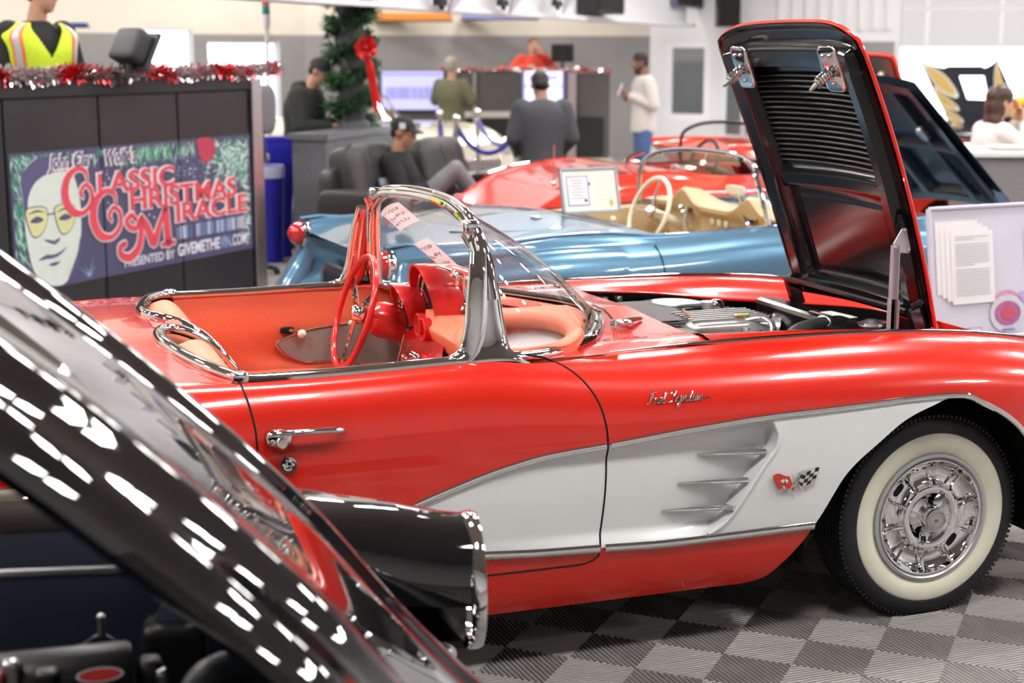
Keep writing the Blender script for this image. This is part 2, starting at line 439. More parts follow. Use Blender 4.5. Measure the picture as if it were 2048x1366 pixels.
# the hanging bulkhead over the display area
BA, BB = plan(380, 11.45), plan(1372, 27.0)
wall('wall_bulkhead', BA, BB, 2.29, 4.2, [], WWHITE, th=.18)
ub = (BB-BA).normalized(); RTb = Matrix((ub, Vector((-ub.y, ub.x, 0)), Vector((0, 0, 1)))).transposed()
struct(MB().box((BA+BB)/2+Vector((0, 0, 2.27)), ((BB-BA).length, .3, .05), TRW, RTb).build('trim_2', None, smooth=False))
# ================================================================ the red convertible
car = thing('convertible_car', 'red convertible with white side coves and its louvred hood raised', 'car', (0, 0, 0))
zs_ = smooth_tab([(-3.6, .74), (-3.3, .86), (-2.8, .955), (-2.45, .968), (-2.25, .957), (-2.0, .957), (-1.7, .965), (-1.5, .968), (-1.3, .955), (-1.1, .950), (-.85, .953), (-.33, .952), (.12, .934), (.42, .893), (.7, .83), (.95, .74)])
ys_ = smooth_tab([(-3.6, .58), (-3.0, .72), (-2.6, .75), (-2.35, .79), (-2.24, .805), (-1.5, .79), (-1.3, .76), (-1.1, .725), (-.8, .70), (.3, .68), (.95, .58)])
wm_ = smooth_tab([(-3.6, .66), (-3.2, .84), (-2.6, .915), (-2.2, .91), (-1.5, .905), (-1, .905), (-.3, .91), (.2, .905), (.6, .87), (.95, .76)])
tuck_ = pchip([(.10, .10), (.2, .075), (.25, .055), (.35, .03), (.45, .015), (.6, .003), (.75, 0), (1.0, 0)])
def arch(x, cx, cz, r):
    q = r*r-(x-cx)**2
    return cz+math.sqrt(q) if q > 0 else 0
zbF = pchip([(-.72, .203), (-.629, .217), (-.56, .275), (-.508, .336), (-.441, .444), (-.374, .553), (-.269, .641), (-.162, .715), (-.071, .75), (-.015, .766), (.05, .762), (.101, .74), (.201, .69), (.273, .635), (.345, .54), (.39, .45), (.42, .34), (.45, .26), (.95, .25)])
def zb_(x):
    if x < -2.12: return max(arch(x, -2.59, .36, .395), lerp(.205, .30, sst(-2.2, -3.4, x)))
    if x < -.72: return .205
    return zbF(x)
xfD = pchip([(.35, -1.21), (.366, -1.205), (.392, -1.202), (.454, -1.194), (.607, -1.186), (.73, -1.19), (.822, -1.207), (.876, -1.231), (.924, -1.271), (.957, -1.325), (.976, -1.40)])
xrD = pchip([(.35, -2.222), (.83, -2.224), (.888, -2.232), (.966, -2.25)])
xst = pchip([(.36, -.875), (.399, -.859), (.412, -.829), (.458, -.779), (.532, -.730), (.607, -.681), (.667, -.640), (.698, -.636), (.731, -.649), (.78, -.665)])
zc_ = pchip([(-1.985, .445), (-1.965, .485), (-1.91, .530), (-1.79, .582), (-1.679, .62), (-1.528, .665), (-1.374, .696), (-1.202, .711), (-.893, .741), (-.657, .758), (-.484, .764), (-.307, .770), (-.143, .776), (-.013, .776), (.101, .751), (.201, .702), (.273, .646)])
zl_ = pchip([(-1.985, .444), (-1.96, .425), (-1.90, .417), (-1.75, .414), (-1.607, .412), (-1.4, .399), (-1.201, .391), (-.963, .382), (-.512, .388)])
def fall(x, a): return 1-sst(0, a, abs(x))
def side_y(x, z):
    zs, ys, wm = zs_(x), ys_(x), wm_(x)
    u = min(max((zs-z)/.20, 0), 1)
    return ys+(wm-ys)*math.sqrt(1-(1-u)**2)**1.0 - tuck_(z)
def recess(x, z):
    if x > xst(z) or x < -1.66: return 0
    zl, zc = zl_(x), zc_(x)
    if z <= zl or z >= zc: return 0
    return .050*((x+1.66)/(xst(z)+1.66))**1.3*sst(0, .05, min(z-zl, zc-z))
def surf(x, z, sgn=-1, off=0.0):
    return Vector((x, sgn*(side_y(x, z)-recess(x, z)+off), z))
XS = [-3.6, -3.56, -3.5, -3.4, -3.3, -3.2] + list(np.arange(-3.1, -2.3, .02)) + list(np.arange(-2.3, .46, .008)) + list(np.arange(.47, .96, .03))
XS = sorted(set([round(float(x), 4) for x in XS] + [-2.224, -1.19, -.70]))
ZL = list(np.arange(.955, .80, -.006)) + list(np.arange(.80, .19, -.0085)) + [.205]
ZL = sorted(set([round(float(z), 4) for z in ZL] + [.345]), reverse=True)
def wx(X, z):
    x = X
    x += (xfD(z)+1.19)*fall(X+1.19, .36) + (xrD(z)+2.224)*fall(X+2.224, .2) + (xst(z)+.70)*fall(X+.70, .28)
    return x
def side_grid(sgn):
    P = []
    for X in XS:
        row = []
        for a in ZL:
            z = a+(zs_(X)-.955)*min(max((a-.6)/.355, 0), 1)
            x = wx(X, z); zb = zb_(x)
            if z < zb: z = zb; x = wx(X, z)
            row.append(Vector((x, sgn*(side_y(x, z)-recess(x, z)), z)))
        P.append(row)
    return P
kr, kf = XS.index(-2.224), XS.index(-1.19); kz = ZL.index(.345)
def in_cove(p):
    return -1.985 < p.x < .0 and zl_(p.x) < p.z < zc_(p.x)
yb_ = pchip([(-1.47, .765), (-1.39, .739), (-1.30, .708), (-1.188, .631), (-1.074, .495), (-.955, .25), (-.90, .10), (-.885, 0)])
xbase = pchip([(0, -.885), (.10, -.90), (.25, -.955), (.495, -1.074), (.631, -1.188), (.708, -1.30), (.739, -1.39), (.765, -1.47)])
zp_ = pchip([(-1.2, .965), (-.85, .969), (-.5, .964), (-.13, .95), (.24, .915), (.42, .888), (.58, .86), (.95, .75)])
zo_ = pchip([(-.76, .952), (-.72, .945), (-.42, .920), (-.09, .876), (.24, .845), (.6, .80), (.95, .68)])
for sgn in (-1, 1):
    P = side_grid(sgn)
    body, door = MB(), MB()
    def pick(i, j, dd):
        p = (P[i][j]+P[min(i+1, len(P)-1)][min(j+1, len(P[0])-1)])/2
        d = kr <= i < kf and j < kz
        if d != dd: return False
        return WHITE if in_cove(p) else RED
    body.grid(P, mf=lambda i, j: pick(i, j, False)); door.grid(P, mf=lambda i, j: pick(i, j, True))
    # fender top beside the engine bay
    rows = []
    for X in np.arange(-.745, .951, .03):
        ys, zs = ys_(X), zs_(X)
        rows.append(catmull([(X, sgn*ys, zs), (X, sgn*.62, zp_(X)), (X, sgn*.555, lerp(zp_(X), zo_(X), .35)), (X, sgn*.515, lerp(zp_(X), zo_(X), .8)), (X, sgn*.50, zo_(X)), (X, sgn*.501, zo_(X)-.006)], 4))
    body.grid(rows, RED)
    # cowl beside and ahead of the windscreen
    rows = []
    for X in list(np.arange(-1.47, -.74, .02))+[-.745]:
        ys, zs = ys_(X), zs_(X); yi = yb_(X); row = []
        for k in range(15):
            t = k/14; y = lerp(ys, yi, t)
            front = pchip([(0, .966), (.3, .957), (.5, .954), (.6, .968), (.70, .953), (.8, .953)])(y)
            base = lerp(zs, .952, min(t*2, 1))
            z = lerp(base, front, sst(-1.25, -.75, X)); z = lerp(zs, z, min(t*4, 1))
            row.append(Vector((X, sgn*y, z)))
        rows.append(row)
    body.grid(rows, RED)
    # rear deck
    xd = pchip([(0, -2.30), (.08, -2.31), (.15, -2.37), (.3, -2.39), (.5, -2.365), (.68, -2.31), (.805, -2.235)])
    rows = []
    for k in range(26):
        t = k/25; row = []
        for q in range(22):
            s = q/21; yn = ys_(-2.26)*t; X = lerp(xd(yn), -3.6, s); y = ys_(X)*t
            zc = pchip([(-3.6, .74), (-3.3, .87), (-2.9, .965), (-2.5, 1.0), (-2.3, .995)])(X)
            z = lerp(zc, zs_(X), t**2.2)
            row.append(Vector((X, sgn*y, z)))
        rows.append(row)
    body.grid(rows, RED)
    nm = 'body_side'
    b = part(body, nm, None, car, ang=35)
    dr = part(door, 'door', None, car, ang=35)
    if sgn < 0: nbody, ndoor = b, dr
    else: fdoor = dr
    # shut line round the door, chrome on the door top
    o = [surf(xfD(z)+.0, z, sgn, -.001) for z in np.linspace(.976, .375, 50)]
    o += [surf(x, z, sgn, -.001) for x, z in [(-1.207, .366), (-1.222, .354), (-1.25, .346)]]
    o += [surf(x, .345, sgn, -.001) for x in np.linspace(-1.28, -2.21, 60)] + [surf(xrD(z), z, sgn, -.001) for z in np.linspace(.345, .966, 40)]
    part(mk().tube(o, .0034, DARK, n=6), 'door_shut_line', None, b)
    pr = [(X, sgn*(ys_(X)-.022), zs_(X)+.004) for X in np.linspace(-2.24, -1.60, 30)]
    part(mk().tube(pr, .016, CHROME, n=10, flat=1.4, up=(0, 0, 1)).tube([Vector(p)+Vector((0, -sgn*.022, .004)) for p in pr], .007, CHROME, n=8), 'belt_molding', None, dr)
    # chrome round the cove
    up = [surf(x, zc_(x), sgn, .002) for x in np.linspace(-1.985, -1.197, 76)]
    up2 = [surf(x, zc_(x), sgn, .002) for x in np.linspace(-1.18, -.02, 90)]
    up2 += [Vector((x, sgn*(side_y(x, zb_(x))+.003), zb_(x)+.010)) for x in np.linspace(0, .41, 34)]
    rr = [.0095*sst(-.02, .25, k/59)+.001 for k in range(76)]
    part(mk().tube(up, rr, CHROME, n=8, flat=.6, up=(0, 0, 1)), 'cove_trim', None, dr)
    part(mk().tube(up2, .0095, CHROME, n=8, flat=.6, up=(0, 0, 1)), 'cove_trim', None, b)
    lo = [surf(x, zl_(x), sgn, .003) for x in np.linspace(-1.985, -1.204, 60)]
    lo2 = [surf(x, zl_(x), sgn, .003) for x in np.linspace(-1.186, -.476, 50)]
    part(mk().tube(lo, .013, CHROME, n=8, flat=.5, up=(0, 0, 1)), 'cove_trim', None, dr)
    part(mk().tube(lo2, .013, CHROME, n=8, flat=.5, up=(0, 0, 1)), 'cove_trim', None, b)
    sp = [(X, sgn*(ys_(X)-.004), zs_(X)+.005) for X in np.linspace(-1.11, .93, 60)]
    part(mk().tube(sp, [.002+.006*sst(0, .2, k/59) for k in range(60)], CHROME, n=8, flat=1.2, up=(0, 0, 1)), 'fender_spear', None, b)
    if sgn < 0:
        wl = [surf(xst(z)+.012, z, sgn, .002) for z in np.linspace(.40, .742, 40)]
        part(mk().tube(wl, .006, WHITE, n=8), 'cove_lip', None, b)
        for (xa, za, xb, zb2) in ((-.881, .651, -.657, .645), (-.942, .566, -.714, .558), (-.990, .483, -.763, .475)):
            pts = []; rs = []
            for k in range(14):
                t = k/13; x, z = lerp(xa, xb, t), lerp(za, zb2, t)
                pts.append(Vector((x, -(side_y(x, z)-recess(x, z)*(1-.55*t)+.004), z))); rs.append(.0015+.0075*math.sin(PI*min(t*.62+.02, 1)))
            part(mk().tube(pts, rs, CHROME, n=10, flat=1.5, up=(0, 0, 1)), 'cove_spear', None, b)
    else:
        for (xa, za, xb, zb2) in ((-.881, .651, -.657, .645),):
            part(mk().tube([surf(xa, za, 1, .004), surf(xb, zb2, 1, .02)], .006, CHROME), 'cove_spear', None, b)

# deck shut lines
part(mk().tube([(-2.262, -.765, .968), (-2.268, -.80, .955), (-2.29, -.83, .93), (-2.34, -.845, .915)], .003, DARK, n=6), 'deck_shut_line', None, nbody)

# ---------------- badge, script, handle and lock on the near side
y0 = -side_y(-.56, .545)-.006
em = MB(); U = Vector((.96, 0, -.02)); 
def flagpoly(cx, cz, w, h, lean, wav):
    top, bot = [], []
    for k in range(9):
        t = k/8; wv = wav*math.sin(t*PI*1.6)
        top.append((cx+t*w+lean*h*.5, cz+h/2+wv)); bot.append((cx+t*w-lean*h*.5, cz-h/2+wv))
    return top, bot
t_, b_ = flagpoly(-.630, .548, .056, .046, -.45, .006)
BADR = mat('badge_red', (.62, .03, .015), .3, coat=.6, var=.02)
em.prism(t_+b_[::-1], (0, -.004, 0), BADR, O=(0, y0, 0))
t2, b2 = flagpoly(-.545, .556, .058, .046, .35, -.005)
for i in range(8):
    for j in range(4):
        a = lambda u, v: (lerp(t2[u][0], b2[u][0], v/4), lerp(t2[u][1], b2[u][1], v/4))
        em.prism([a(i, j), a(i+1, j), a(i+1, j+1), a(i, j+1)], (0, -.004, 0), (BLKPL if (i//2+j) % 2 else CHROME), O=(0, y0, 0))
em.tube([(-.575, y0-.004, .582-.012), (-.535, y0-.004, .516)], .0022, CHROME, n=6)
em.tube([(-.545, y0-.004, .579-.006), (-.588, y0-.004, .512)], .0022, CHROME, n=6)
# crest and bow mark on the red flag
em.prism([(-.618, .553), (-.605, .560), (-.600, .553), (-.604, .545)], (0, -.006, 0), CHROME, O=(0, y0, 0))
em.prism([(-.612, .541), (-.598, .534), (-.600, .526), (-.606, .531)], (0, -.006, 0), CHROME, O=(0, y0, 0))
em.prism([(-.600, .560), (-.588, .553), (-.592, .543), (-.598, .548)], (0, -.006, 0), CHROME, O=(0, y0, 0))
part(em, 'crossed_flags_emblem', None, nbody, 'crossed flags emblem, red flag and chequered flag', smooth=False)
# cursive lettering drawn as one thin chrome line per letter
GL = {'F': [[(.0, .0), (.12, .04), (.22, .5), (.30, .98)], [(.05, .86), (.25, 1.02), (.62, 1.0)], [(.10, .52), (.45, .56)]],
 'u': [[(0, .1), (.08, .48), (.06, .12), (.16, .02), (.28, .2), (.34, .48), (.32, .1), (.42, .04)]],
 'e': [[(0, .12), (.18, .26), (.24, .44), (.14, .5), (.06, .3), (.10, .06), (.22, .02), (.34, .14)]],
 'l': [[(0, .1), (.16, .5), (.22, .92), (.14, 1.0), (.08, .5), (.10, .06), (.22, .04), (.30, .16)]],
 'I': [[(.0, .78), (.10, .98), (.40, 1.0), (.30, .6), (.20, .1), (.04, .0), (-.06, .12)]],
 'n': [[(0, .05), (.05, .46), (.04, .04)], [(.04, .2), (.18, .48), (.26, .40), (.26, .06), (.36, .06)]],
 'j': [[(.02, .40), (.10, .46), (.10, -.2), (.02, -.42), (-.08, -.28), (.10, .0), (.24, .14)], [(.11, .64), (.13, .68)]],
 'c': [[(.24, .40), (.12, .5), (.03, .26), (.10, .03), (.24, .06), (.32, .16)]],
 't': [[(.02, .1), (.12, .5), (.16, .84), (.10, .2), (.16, .02), (.28, .12)], [(-.02, .58), (.34, .62)]],
 'i': [[(0, .1), (.07, .48), (.05, .1), (.12, .02), (.22, .14)], [(.09, .66), (.11, .70)]],
 'o': [[(.16, .48), (.03, .3), (.08, .03), (.22, .06), (.26, .34), (.14, .48), (.26, .40), (.36, .42)]]}
sc_ = MB(); cx = 0.0; CHH = .040
for ch in 'Fuel Injection':
    if ch == ' ': cx += .34; continue
    for st in GL[ch]:
        P_ = catmull([(cx+u+v*.42, v, 0) for u, v in st], 4)
        sc_.tube([surf(-1.062+p.x*.0372, .826+p.y*CHH*.78, -1, .004) for p in P_], .0019, CHROME, n=6)
    cx += {'F': .58, 'u': .42, 'e': .30, 'l': .30, 'I': .48, 'n': .38, 'j': .26, 'c': .30, 't': .28, 'i': .22, 'o': .36}[ch]
sc_.tube([surf(-1.062+(cx+u)*.0372, .830+v, -1, .004) for u, v in ((.0, .0), (.3, .004), (.75, .004))], .0017, CHROME, n=6)
scr = part(sc_, 'fender_script', None, nbody, 'chrome cursive lettering on the front fender')
hd = MB()
ph = [Vector((x, -side_y(x, z)-o, z)) for x, z, o in [(-2.172, .836, .022), (-2.14, .838, .034), (-2.08, .838, .038), (-2.02, .836, .036), (-1.995, .833, .026), (-1.984, .829, .004)]]
hd.tube(catmull(ph, 5), .0085, CHROME, n=10, flat=1.1)
hd.rbox((-2.165, -side_y(-2.165, .825)-.010, .822), (.075, .045, .050), .75, CHROME, n=5)
hd.lathe([(0, .010), (.012, .010), (.016, .006), (.018, 0)], (-2.160, -side_y(-2.16, .81)-.030, .812), (0, -1, 0), 20, CHROME)
part(hd, 'door_handle', None, ndoor)
part(mk().lathe([(0, .008), (.008, .009), (.010, .005), (.0155, .004), (.0165, .010), (.023, .010), (.026, 0)], (-2.141, -side_y(-2.141, .744), .744), (0, -1, 0), 28, CHROME), 'door_lock', None, ndoor)

# ---------------- engine bay shell, underbody, wheel wells
tub = MB()
for sgn in (-1, 1):
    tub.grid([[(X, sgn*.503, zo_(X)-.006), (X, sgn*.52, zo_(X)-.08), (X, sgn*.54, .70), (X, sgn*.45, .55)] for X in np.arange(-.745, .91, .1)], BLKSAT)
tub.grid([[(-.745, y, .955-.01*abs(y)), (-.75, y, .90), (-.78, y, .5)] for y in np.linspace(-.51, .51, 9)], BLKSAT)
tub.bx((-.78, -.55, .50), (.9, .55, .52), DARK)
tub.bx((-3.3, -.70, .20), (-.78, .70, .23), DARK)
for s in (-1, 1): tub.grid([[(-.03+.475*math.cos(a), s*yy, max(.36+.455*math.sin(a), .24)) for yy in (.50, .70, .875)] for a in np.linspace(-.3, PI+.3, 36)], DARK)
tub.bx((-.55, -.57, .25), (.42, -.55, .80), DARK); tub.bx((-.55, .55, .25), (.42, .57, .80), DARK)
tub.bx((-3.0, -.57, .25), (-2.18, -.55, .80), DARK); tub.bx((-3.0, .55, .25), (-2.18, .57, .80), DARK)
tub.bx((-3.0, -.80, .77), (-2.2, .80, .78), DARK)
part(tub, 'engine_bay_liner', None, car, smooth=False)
part(mk().grid([[(.95-.03*math.cos(t*PI)*0, lerp(-.6, .6, u), lerp(.72, .30, t)) for t in np.linspace(0, 1, 5)] for u in np.linspace(0, 1, 7)], RED), 'nose_panel', None, car)
part(mk().grid([[(-3.6, lerp(-.62, .62, u), lerp(.74, .34, t)) for t in np.linspace(0, 1, 5)] for u in np.linspace(0, 1, 7)], RED), 'tail_panel', None, car)

# ---------------- wheels
def wheel(parent, cx, cy, sgn, steer=0.0, full=True):
    wr = emp('wheel', (cx, cy, .345)); wr.parent = parent; wr.rotation_euler = (0, 0, steer)
    ax = (0, sgn, 0)   # towards the outside
    ty = MB()
    prof = [(.215, -.10), (.26, -.105), (.31, -.10), (.335, -.085), (.3445, -.065)]
    for k in range(7):
        h = -.06+.02*k; prof += [(.345, h-.007), (.345, h+.006), (.340, h+.0075), (.340, h+.0115)]
    prof += [(.3445, .066), (.341, .075), (.334, .086), (.325, .0925), (.31, .0955), (.295, .097), (.284, .0965), (.280, .094)]
    ty.lathe(prof, (0, 0, 0), ax, 96, RUBBER)
    # shoulder tread blocks
    for i in range(120):
        a = 2*PI*i/120; c, s = math.cos(a), math.sin(a)
        rt = Matrix.Rotation(-a, 3, 'Y')
        ty.box((c*.3385, sgn*.076, s*.3385), (.012, .018, .009), RUBBER, rt)
    part(ty, 'tyre', None, wr, bevel=0)
    wl = [(.284, .0965), (.278, .0995), (.262, .1015), (.245, .100), (.228, .095), (.216, .089), (.210, .084)]
    part(mk().lathe([(.286, .0955), (.284, .0975)]+wl[1:], (0, 0, 0), ax, 96, WALLW), 'whitewall', None, wr)
    RIM = mat('rim_silver', (.50, .51, .54), .3, metal=.6, var=.03)
    part(mk().lathe([(.212, .082), (.216, .094), (.214, .100), (.206, .101), (.199, .095), (.197, .085)], (0, 0, 0), ax, 80, RIM), 'rim', None, wr)
    cv = MB()
    cv.lathe([(.198, .090), (.1955, .098), (.190, .097), (.184, .086), (.172, .070), (.150, .064), (.128, .066), (.112, .078), (.108, .094), (.104, .099), (.088, .100), (.083, .097), (.080, .086), (.066, .080), (.05, .086), (.043, .100), (.041, .122), (.037, .128), (.0, .129)], (0, 0, 0), ax, 96, CHROME)
    part(cv, 'wheel_cover', None, wr)
    if full:
        for i in range(10):
            fin = MB(); a = 2*PI*(i+.35)/10
            c, s = math.cos(a), math.sin(a)
            pts = [Vector((c*r, sgn*h, s*r)) for r, h in ((.188, .092), (.172, .084), (.150, .080), (.128, .082), (.108, .095))]
            fin.tube(pts, [.007, .0065, .006, .006, .007], CHROME, n=8)
            part(fin, 'cover_fin', None, wr)
            c2, s2 = math.cos(a+.11), math.sin(a+.11)
            part(mk().tube([Vector((c2*r, sgn*h, s2*r)) for r, h in ((.186, .088), (.178, .079), (.165, .073))], .003, CHROME, n=6), 'fin_rib', None, wr)
        for i in (3, 8):
            a = 2*PI*(i+.85)/10; c, s = math.cos(a), math.sin(a)
            part(mk().rbox((c*.15, sgn*.0635, s*.15), (.036, .006, .050), .6, DARK, Matrix.Rotation(-a, 3, 'Y'), n=3), 'cover_slot', None, wr)
        spn = MB(); a0 = 1.15
        for k in range(2):
            a = a0+k*PI; u = Vector((math.cos(a), 0, math.sin(a))); v = Vector((-math.sin(a), 0, math.cos(a))); n = Vector((0, sgn, 0))
            P0 = []
            for t, wd, h in ((.02, .026, .108), (.045, .022, .116), (.07, .0175, .118), (.088, .014, .114), (.094, .006, .108)):
                P0.append([u*t+v*wd+n*(h-.016), u*t+v*wd*.5+n*(h-.003), u*t+n*(h+.004), u*t-v*wd*.5+n*(h-.003), u*t-v*wd+n*(h-.016)])
            spn.grid(P0, CHROME)
        part(spn, 'spinner', None, wr, ang=25)
        cap = MB().lathe([(.037, .127), (.035, .131), (.031, .1315), (.030, .129), (.0, .1295)], (0, 0, 0), ax, 40, STEEL)
        for k in range(16):
            a = 2*PI*k/16; cap.box((math.cos(a)*.026, sgn*.1295, math.sin(a)*.026), (.0016, .001, .004), BLKPL, Matrix.Rotation(-a+PI/2, 3, 'Y'))
        for k in range(3):
            for q in range(2):
                cap.box((-.007+.005*k, sgn*.1297, -.004+.005*q), (.003, .001, .003), BLKPL)
        part(cap, 'spinner_cap', None, wr)
    return wr
wheel(car, 0, -.724, -1, R(1.5)); wheel(car, 0, .724, 1, R(1.5), False)
wheel(car, -2.59, -.73, -1, 0, False); wheel(car, -2.59, .73, 1, 0, False)
# ---------------- windscreen
hy = pchip([(0, 0), (1, 1)])
def head_pt(s):
    # s -1..1 along the upper edge of the glass, near to far
    a = abs(s); g = -1 if s < 0 else 1
    P = HEADC; k = a*(len(P)-1); i = min(int(k), len(P)-2); p = P[i].lerp(P[i+1], k-i)
    return Vector((p.x, g*p.y, p.z))
HEADC = catmull([(-1.435, 0, 1.372), (-1.445, .2, 1.370), (-1.468, .40, 1.360), (-1.482, .52, 1.345), (-1.49, .615, 1.305), (-1.485, .665, 1.24), (-1.478, .700, 1.14), (-1.470, .728, 1.04), (-1.462, .745, .985)], 6)
BASEC = catmull([(-.885, 0, .972), (-.915, .14, .970), (-.955, .25, .968), (-1.074, .485, .966), (-1.188, .615, .964), (-1.30, .690, .963), (-1.39, .725, .965), (-1.44, .742, .972), (-1.462, .745, .985)], 6)
def base_pt(s):
    a = abs(s); g = -1 if s < 0 else 1
    P = BASEC; k = a*(len(P)-1); i = min(int(k), len(P)-2); p = P[i].lerp(P[i+1], k-i)
    return Vector((p.x, g*p.y, p.z))
def glass_pt(s, t):
    a, b = base_pt(s), head_pt(s)
    p = a.lerp(b, t); q = math.sin(PI*t)*.03*(1-abs(s)**2)
    return p+Vector((q, 0, q*.6))
gl = MB().grid([[glass_pt(s, t) for t in np.linspace(0, 1, 13)] for s in np.linspace(-1, 1, 61)], GLASS)
ws = emp('windscreen', (0, 0, 0)); ws.parent = car
part(gl, 'windscreen_glass', None, ws)
fr = MB()
hp = [head_pt(s) for s in np.linspace(-1, 1, 97)]
fr.tube([p+Vector((-.004, 0, 0)) for p in hp], [.020+.006*sst(.45, .75, abs(s)) for s in np.linspace(-1, 1, 97)], CHROME, n=12, flat=1.2)
fr.tube([p+Vector((-.022, 0, -.006)) for p in hp], .012, CHROME, n=8)
part(fr, 'windscreen_frame', None, ws)
bs = [base_pt(s) for s in np.linspace(-1, 1, 97)]
part(mk().tube([p+Vector((.004, 0, -.004)) for p in bs], .017, CHROME, n=12, flat=1.3), 'cowl_molding', None, ws)
part(mk().tube([p+Vector((-.02, 0, .006)) for p in bs], .007, BLKPL, n=8), 'glass_seal', None, ws)
for g in (-1, 1):
    pl = MB()
    M_ = CHROME if g < 0 else REDP
    path = catmull([(-1.70, g*.782, .972), (-1.62, g*.775, .975), (-1.575, g*.765, .990), (-1.552, g*.755, 1.05), (-1.540, g*.740, 1.14), (-1.530, g*.722, 1.22), (-1.522, g*.700, 1.275)], 6)
    n = len(path)
    pl.tube(path, [lerp(.010, .035, sst(0, .35, k/(n-1)))*lerp(1, .8, sst(.6, 1, k/(n-1))) for k in range(n)], CHROME, n=14, flat=.6, up=(1, 0, 0))
    pl.tube([p+Vector((-.020, g*-.004, .0)) for p in path[8:]], .007, BLKPL, n=6)
    if g > 0:
        pl.tube([p+Vector((.03, -.012, .0)) for p in path[10:]]+[Vector((-1.50, .63, 1.315))], .020, REDP, n=8)
    # foot that spreads along the door top and the cowl
    lv = [(.950, -1.70, -1.385, .782), (.962, -1.655, -1.405, .786), (.975, -1.617, -1.425, .783), (.995, -1.588, -1.445, .774), (1.03, -1.572, -1.460, .764), (1.08, -1.562, -1.468, .755), (1.14, -1.555, -1.474, .744)]
    pl.grid([[(lerp(xa, xb, (u+1)/2), g*(y_+.016*math.sqrt(max(0, 1-u*u))-.010), z_) for u in np.linspace(-1, 1, 15)] for z_, xa, xb, y_ in lv], CHROME)
    part(pl, 'windscreen_post', None, ws, ang=50)
    lt = MB()
    lt.rbox((-1.505, g*.585, 1.337), (.05, .04, .045), .6, CHROME, n=4); lt.tube([(-1.54, g*.6, 1.32), (-1.52, g*.61, 1.28)], .007, CHROME)
    part(lt, 'header_latch', None, ws)
# notes stuck behind the glass
def paper_mat():
    m = bpy.data.materials.new('pink_paper'); m.use_nodes = True; nt = m.node_tree; nt.nodes.remove(nt.nodes['Principled BSDF']); out = nt.nodes['Material Output']
    d = nt.nodes.new('ShaderNodeBsdfDiffuse'); t = nt.nodes.new('ShaderNodeBsdfTranslucent'); mx = nt.nodes.new('ShaderNodeMixShader'); mx.inputs[0].default_value = .55
    tr = nt.nodes.new('ShaderNodeBsdfTransparent'); m2 = nt.nodes.new('ShaderNodeMixShader'); m2.inputs[0].default_value = .25
    n = nt.nodes.new('ShaderNodeTexNoise'); n.inputs['Scale'].default_value = 40; r = nt.nodes.new('ShaderNodeValToRGB'); r.color_ramp.elements[0].color = (.86, .70, .70, 1); r.color_ramp.elements[1].color = (.92, .78, .77, 1)
    nt.links.new(n.outputs['Fac'], r.inputs[0]); nt.links.new(r.outputs[0], d.inputs[0]); nt.links.new(r.outputs[0], t.inputs[0])
    nt.links.new(d.outputs[0], mx.inputs[1]); nt.links.new(t.outputs[0], mx.inputs[2]); nt.links.new(mx.outputs[0], m2.inputs[1]); nt.links.new(tr.outputs[0], m2.inputs[2]); nt.links.new(m2.outputs[0], out.inputs[0]); return m
PAPER = paper_mat(); INK = mat('purple_ink', (.50, .26, .38), .7, var=.1)
def on_glass(s, t, off=.008):
    return glass_pt(s, t)+Vector((-off, 0, -off*.6))
def note(corners, label):
    a, b, c, d = [Vector((s, t, 0)) for s, t in corners]
    r = thing('paper_note', label, 'paper note', on_glass(*corners[0]))
    loc = r.location
    g = MB().grid([[on_glass(*(a.lerp(b, u).lerp(d.lerp(c, u), v)).xy)-loc for v in np.linspace(0, 1, 7)] for u in np.linspace(0, 1, 7)], PAPER)
    part(g, 'sheet', None, r)
    ink = MB(); rnd = random.Random(4)
    for ln in range(3):
        v = .22+.26*ln; u = .1
        while u < .85:
            pts = []
            for k in range(6):
                uu = u+k*.022; vv = v+rnd.uniform(-.07, .07)
                st = a.lerp(b, uu).lerp(d.lerp(c, uu), vv); pts.append(on_glass(st.x, st.y, .010)-loc)
            ink.tube(pts, .0013, INK, n=4); u += .15
    part(ink, 'handwriting', None, r)
NOTES = True

# ---------------- wipers
for (ax, ay, bx_, by) in ((-.865, .21, -.835, .60), (-.93, -.34, -.905, .02)):
    wpr = MB().tube([(ax, ay, .975), (lerp(ax, bx_, .3), lerp(ay, by, .3), .995), (bx_, by, .985)], .0045, CHROME, n=6)
    wpr.tube([(ax-.03, ay+.06, 1.0), (bx_-.03, by, .995)], .004, BLKPL, n=6)
    wpr.lathe([(0, .02), (.014, .018), (.016, 0)], (ax, ay, .962), (0, 0, 1), 16, CHROME)
    part(wpr, 'wiper', None, car)
vt = MB()
for k in range(3): vt.tube(catmull([(-.90, -.335-.012*k, .975), (-.86, -.30-.012*k, .972), (-.80, -.26, .966)], 4), .006, CHROME, n=6)
vt.rbox((-.905, -.36, .972), (.05, .05, .025), .6, CHROME); part(vt, 'wiper_pivot', None, car)
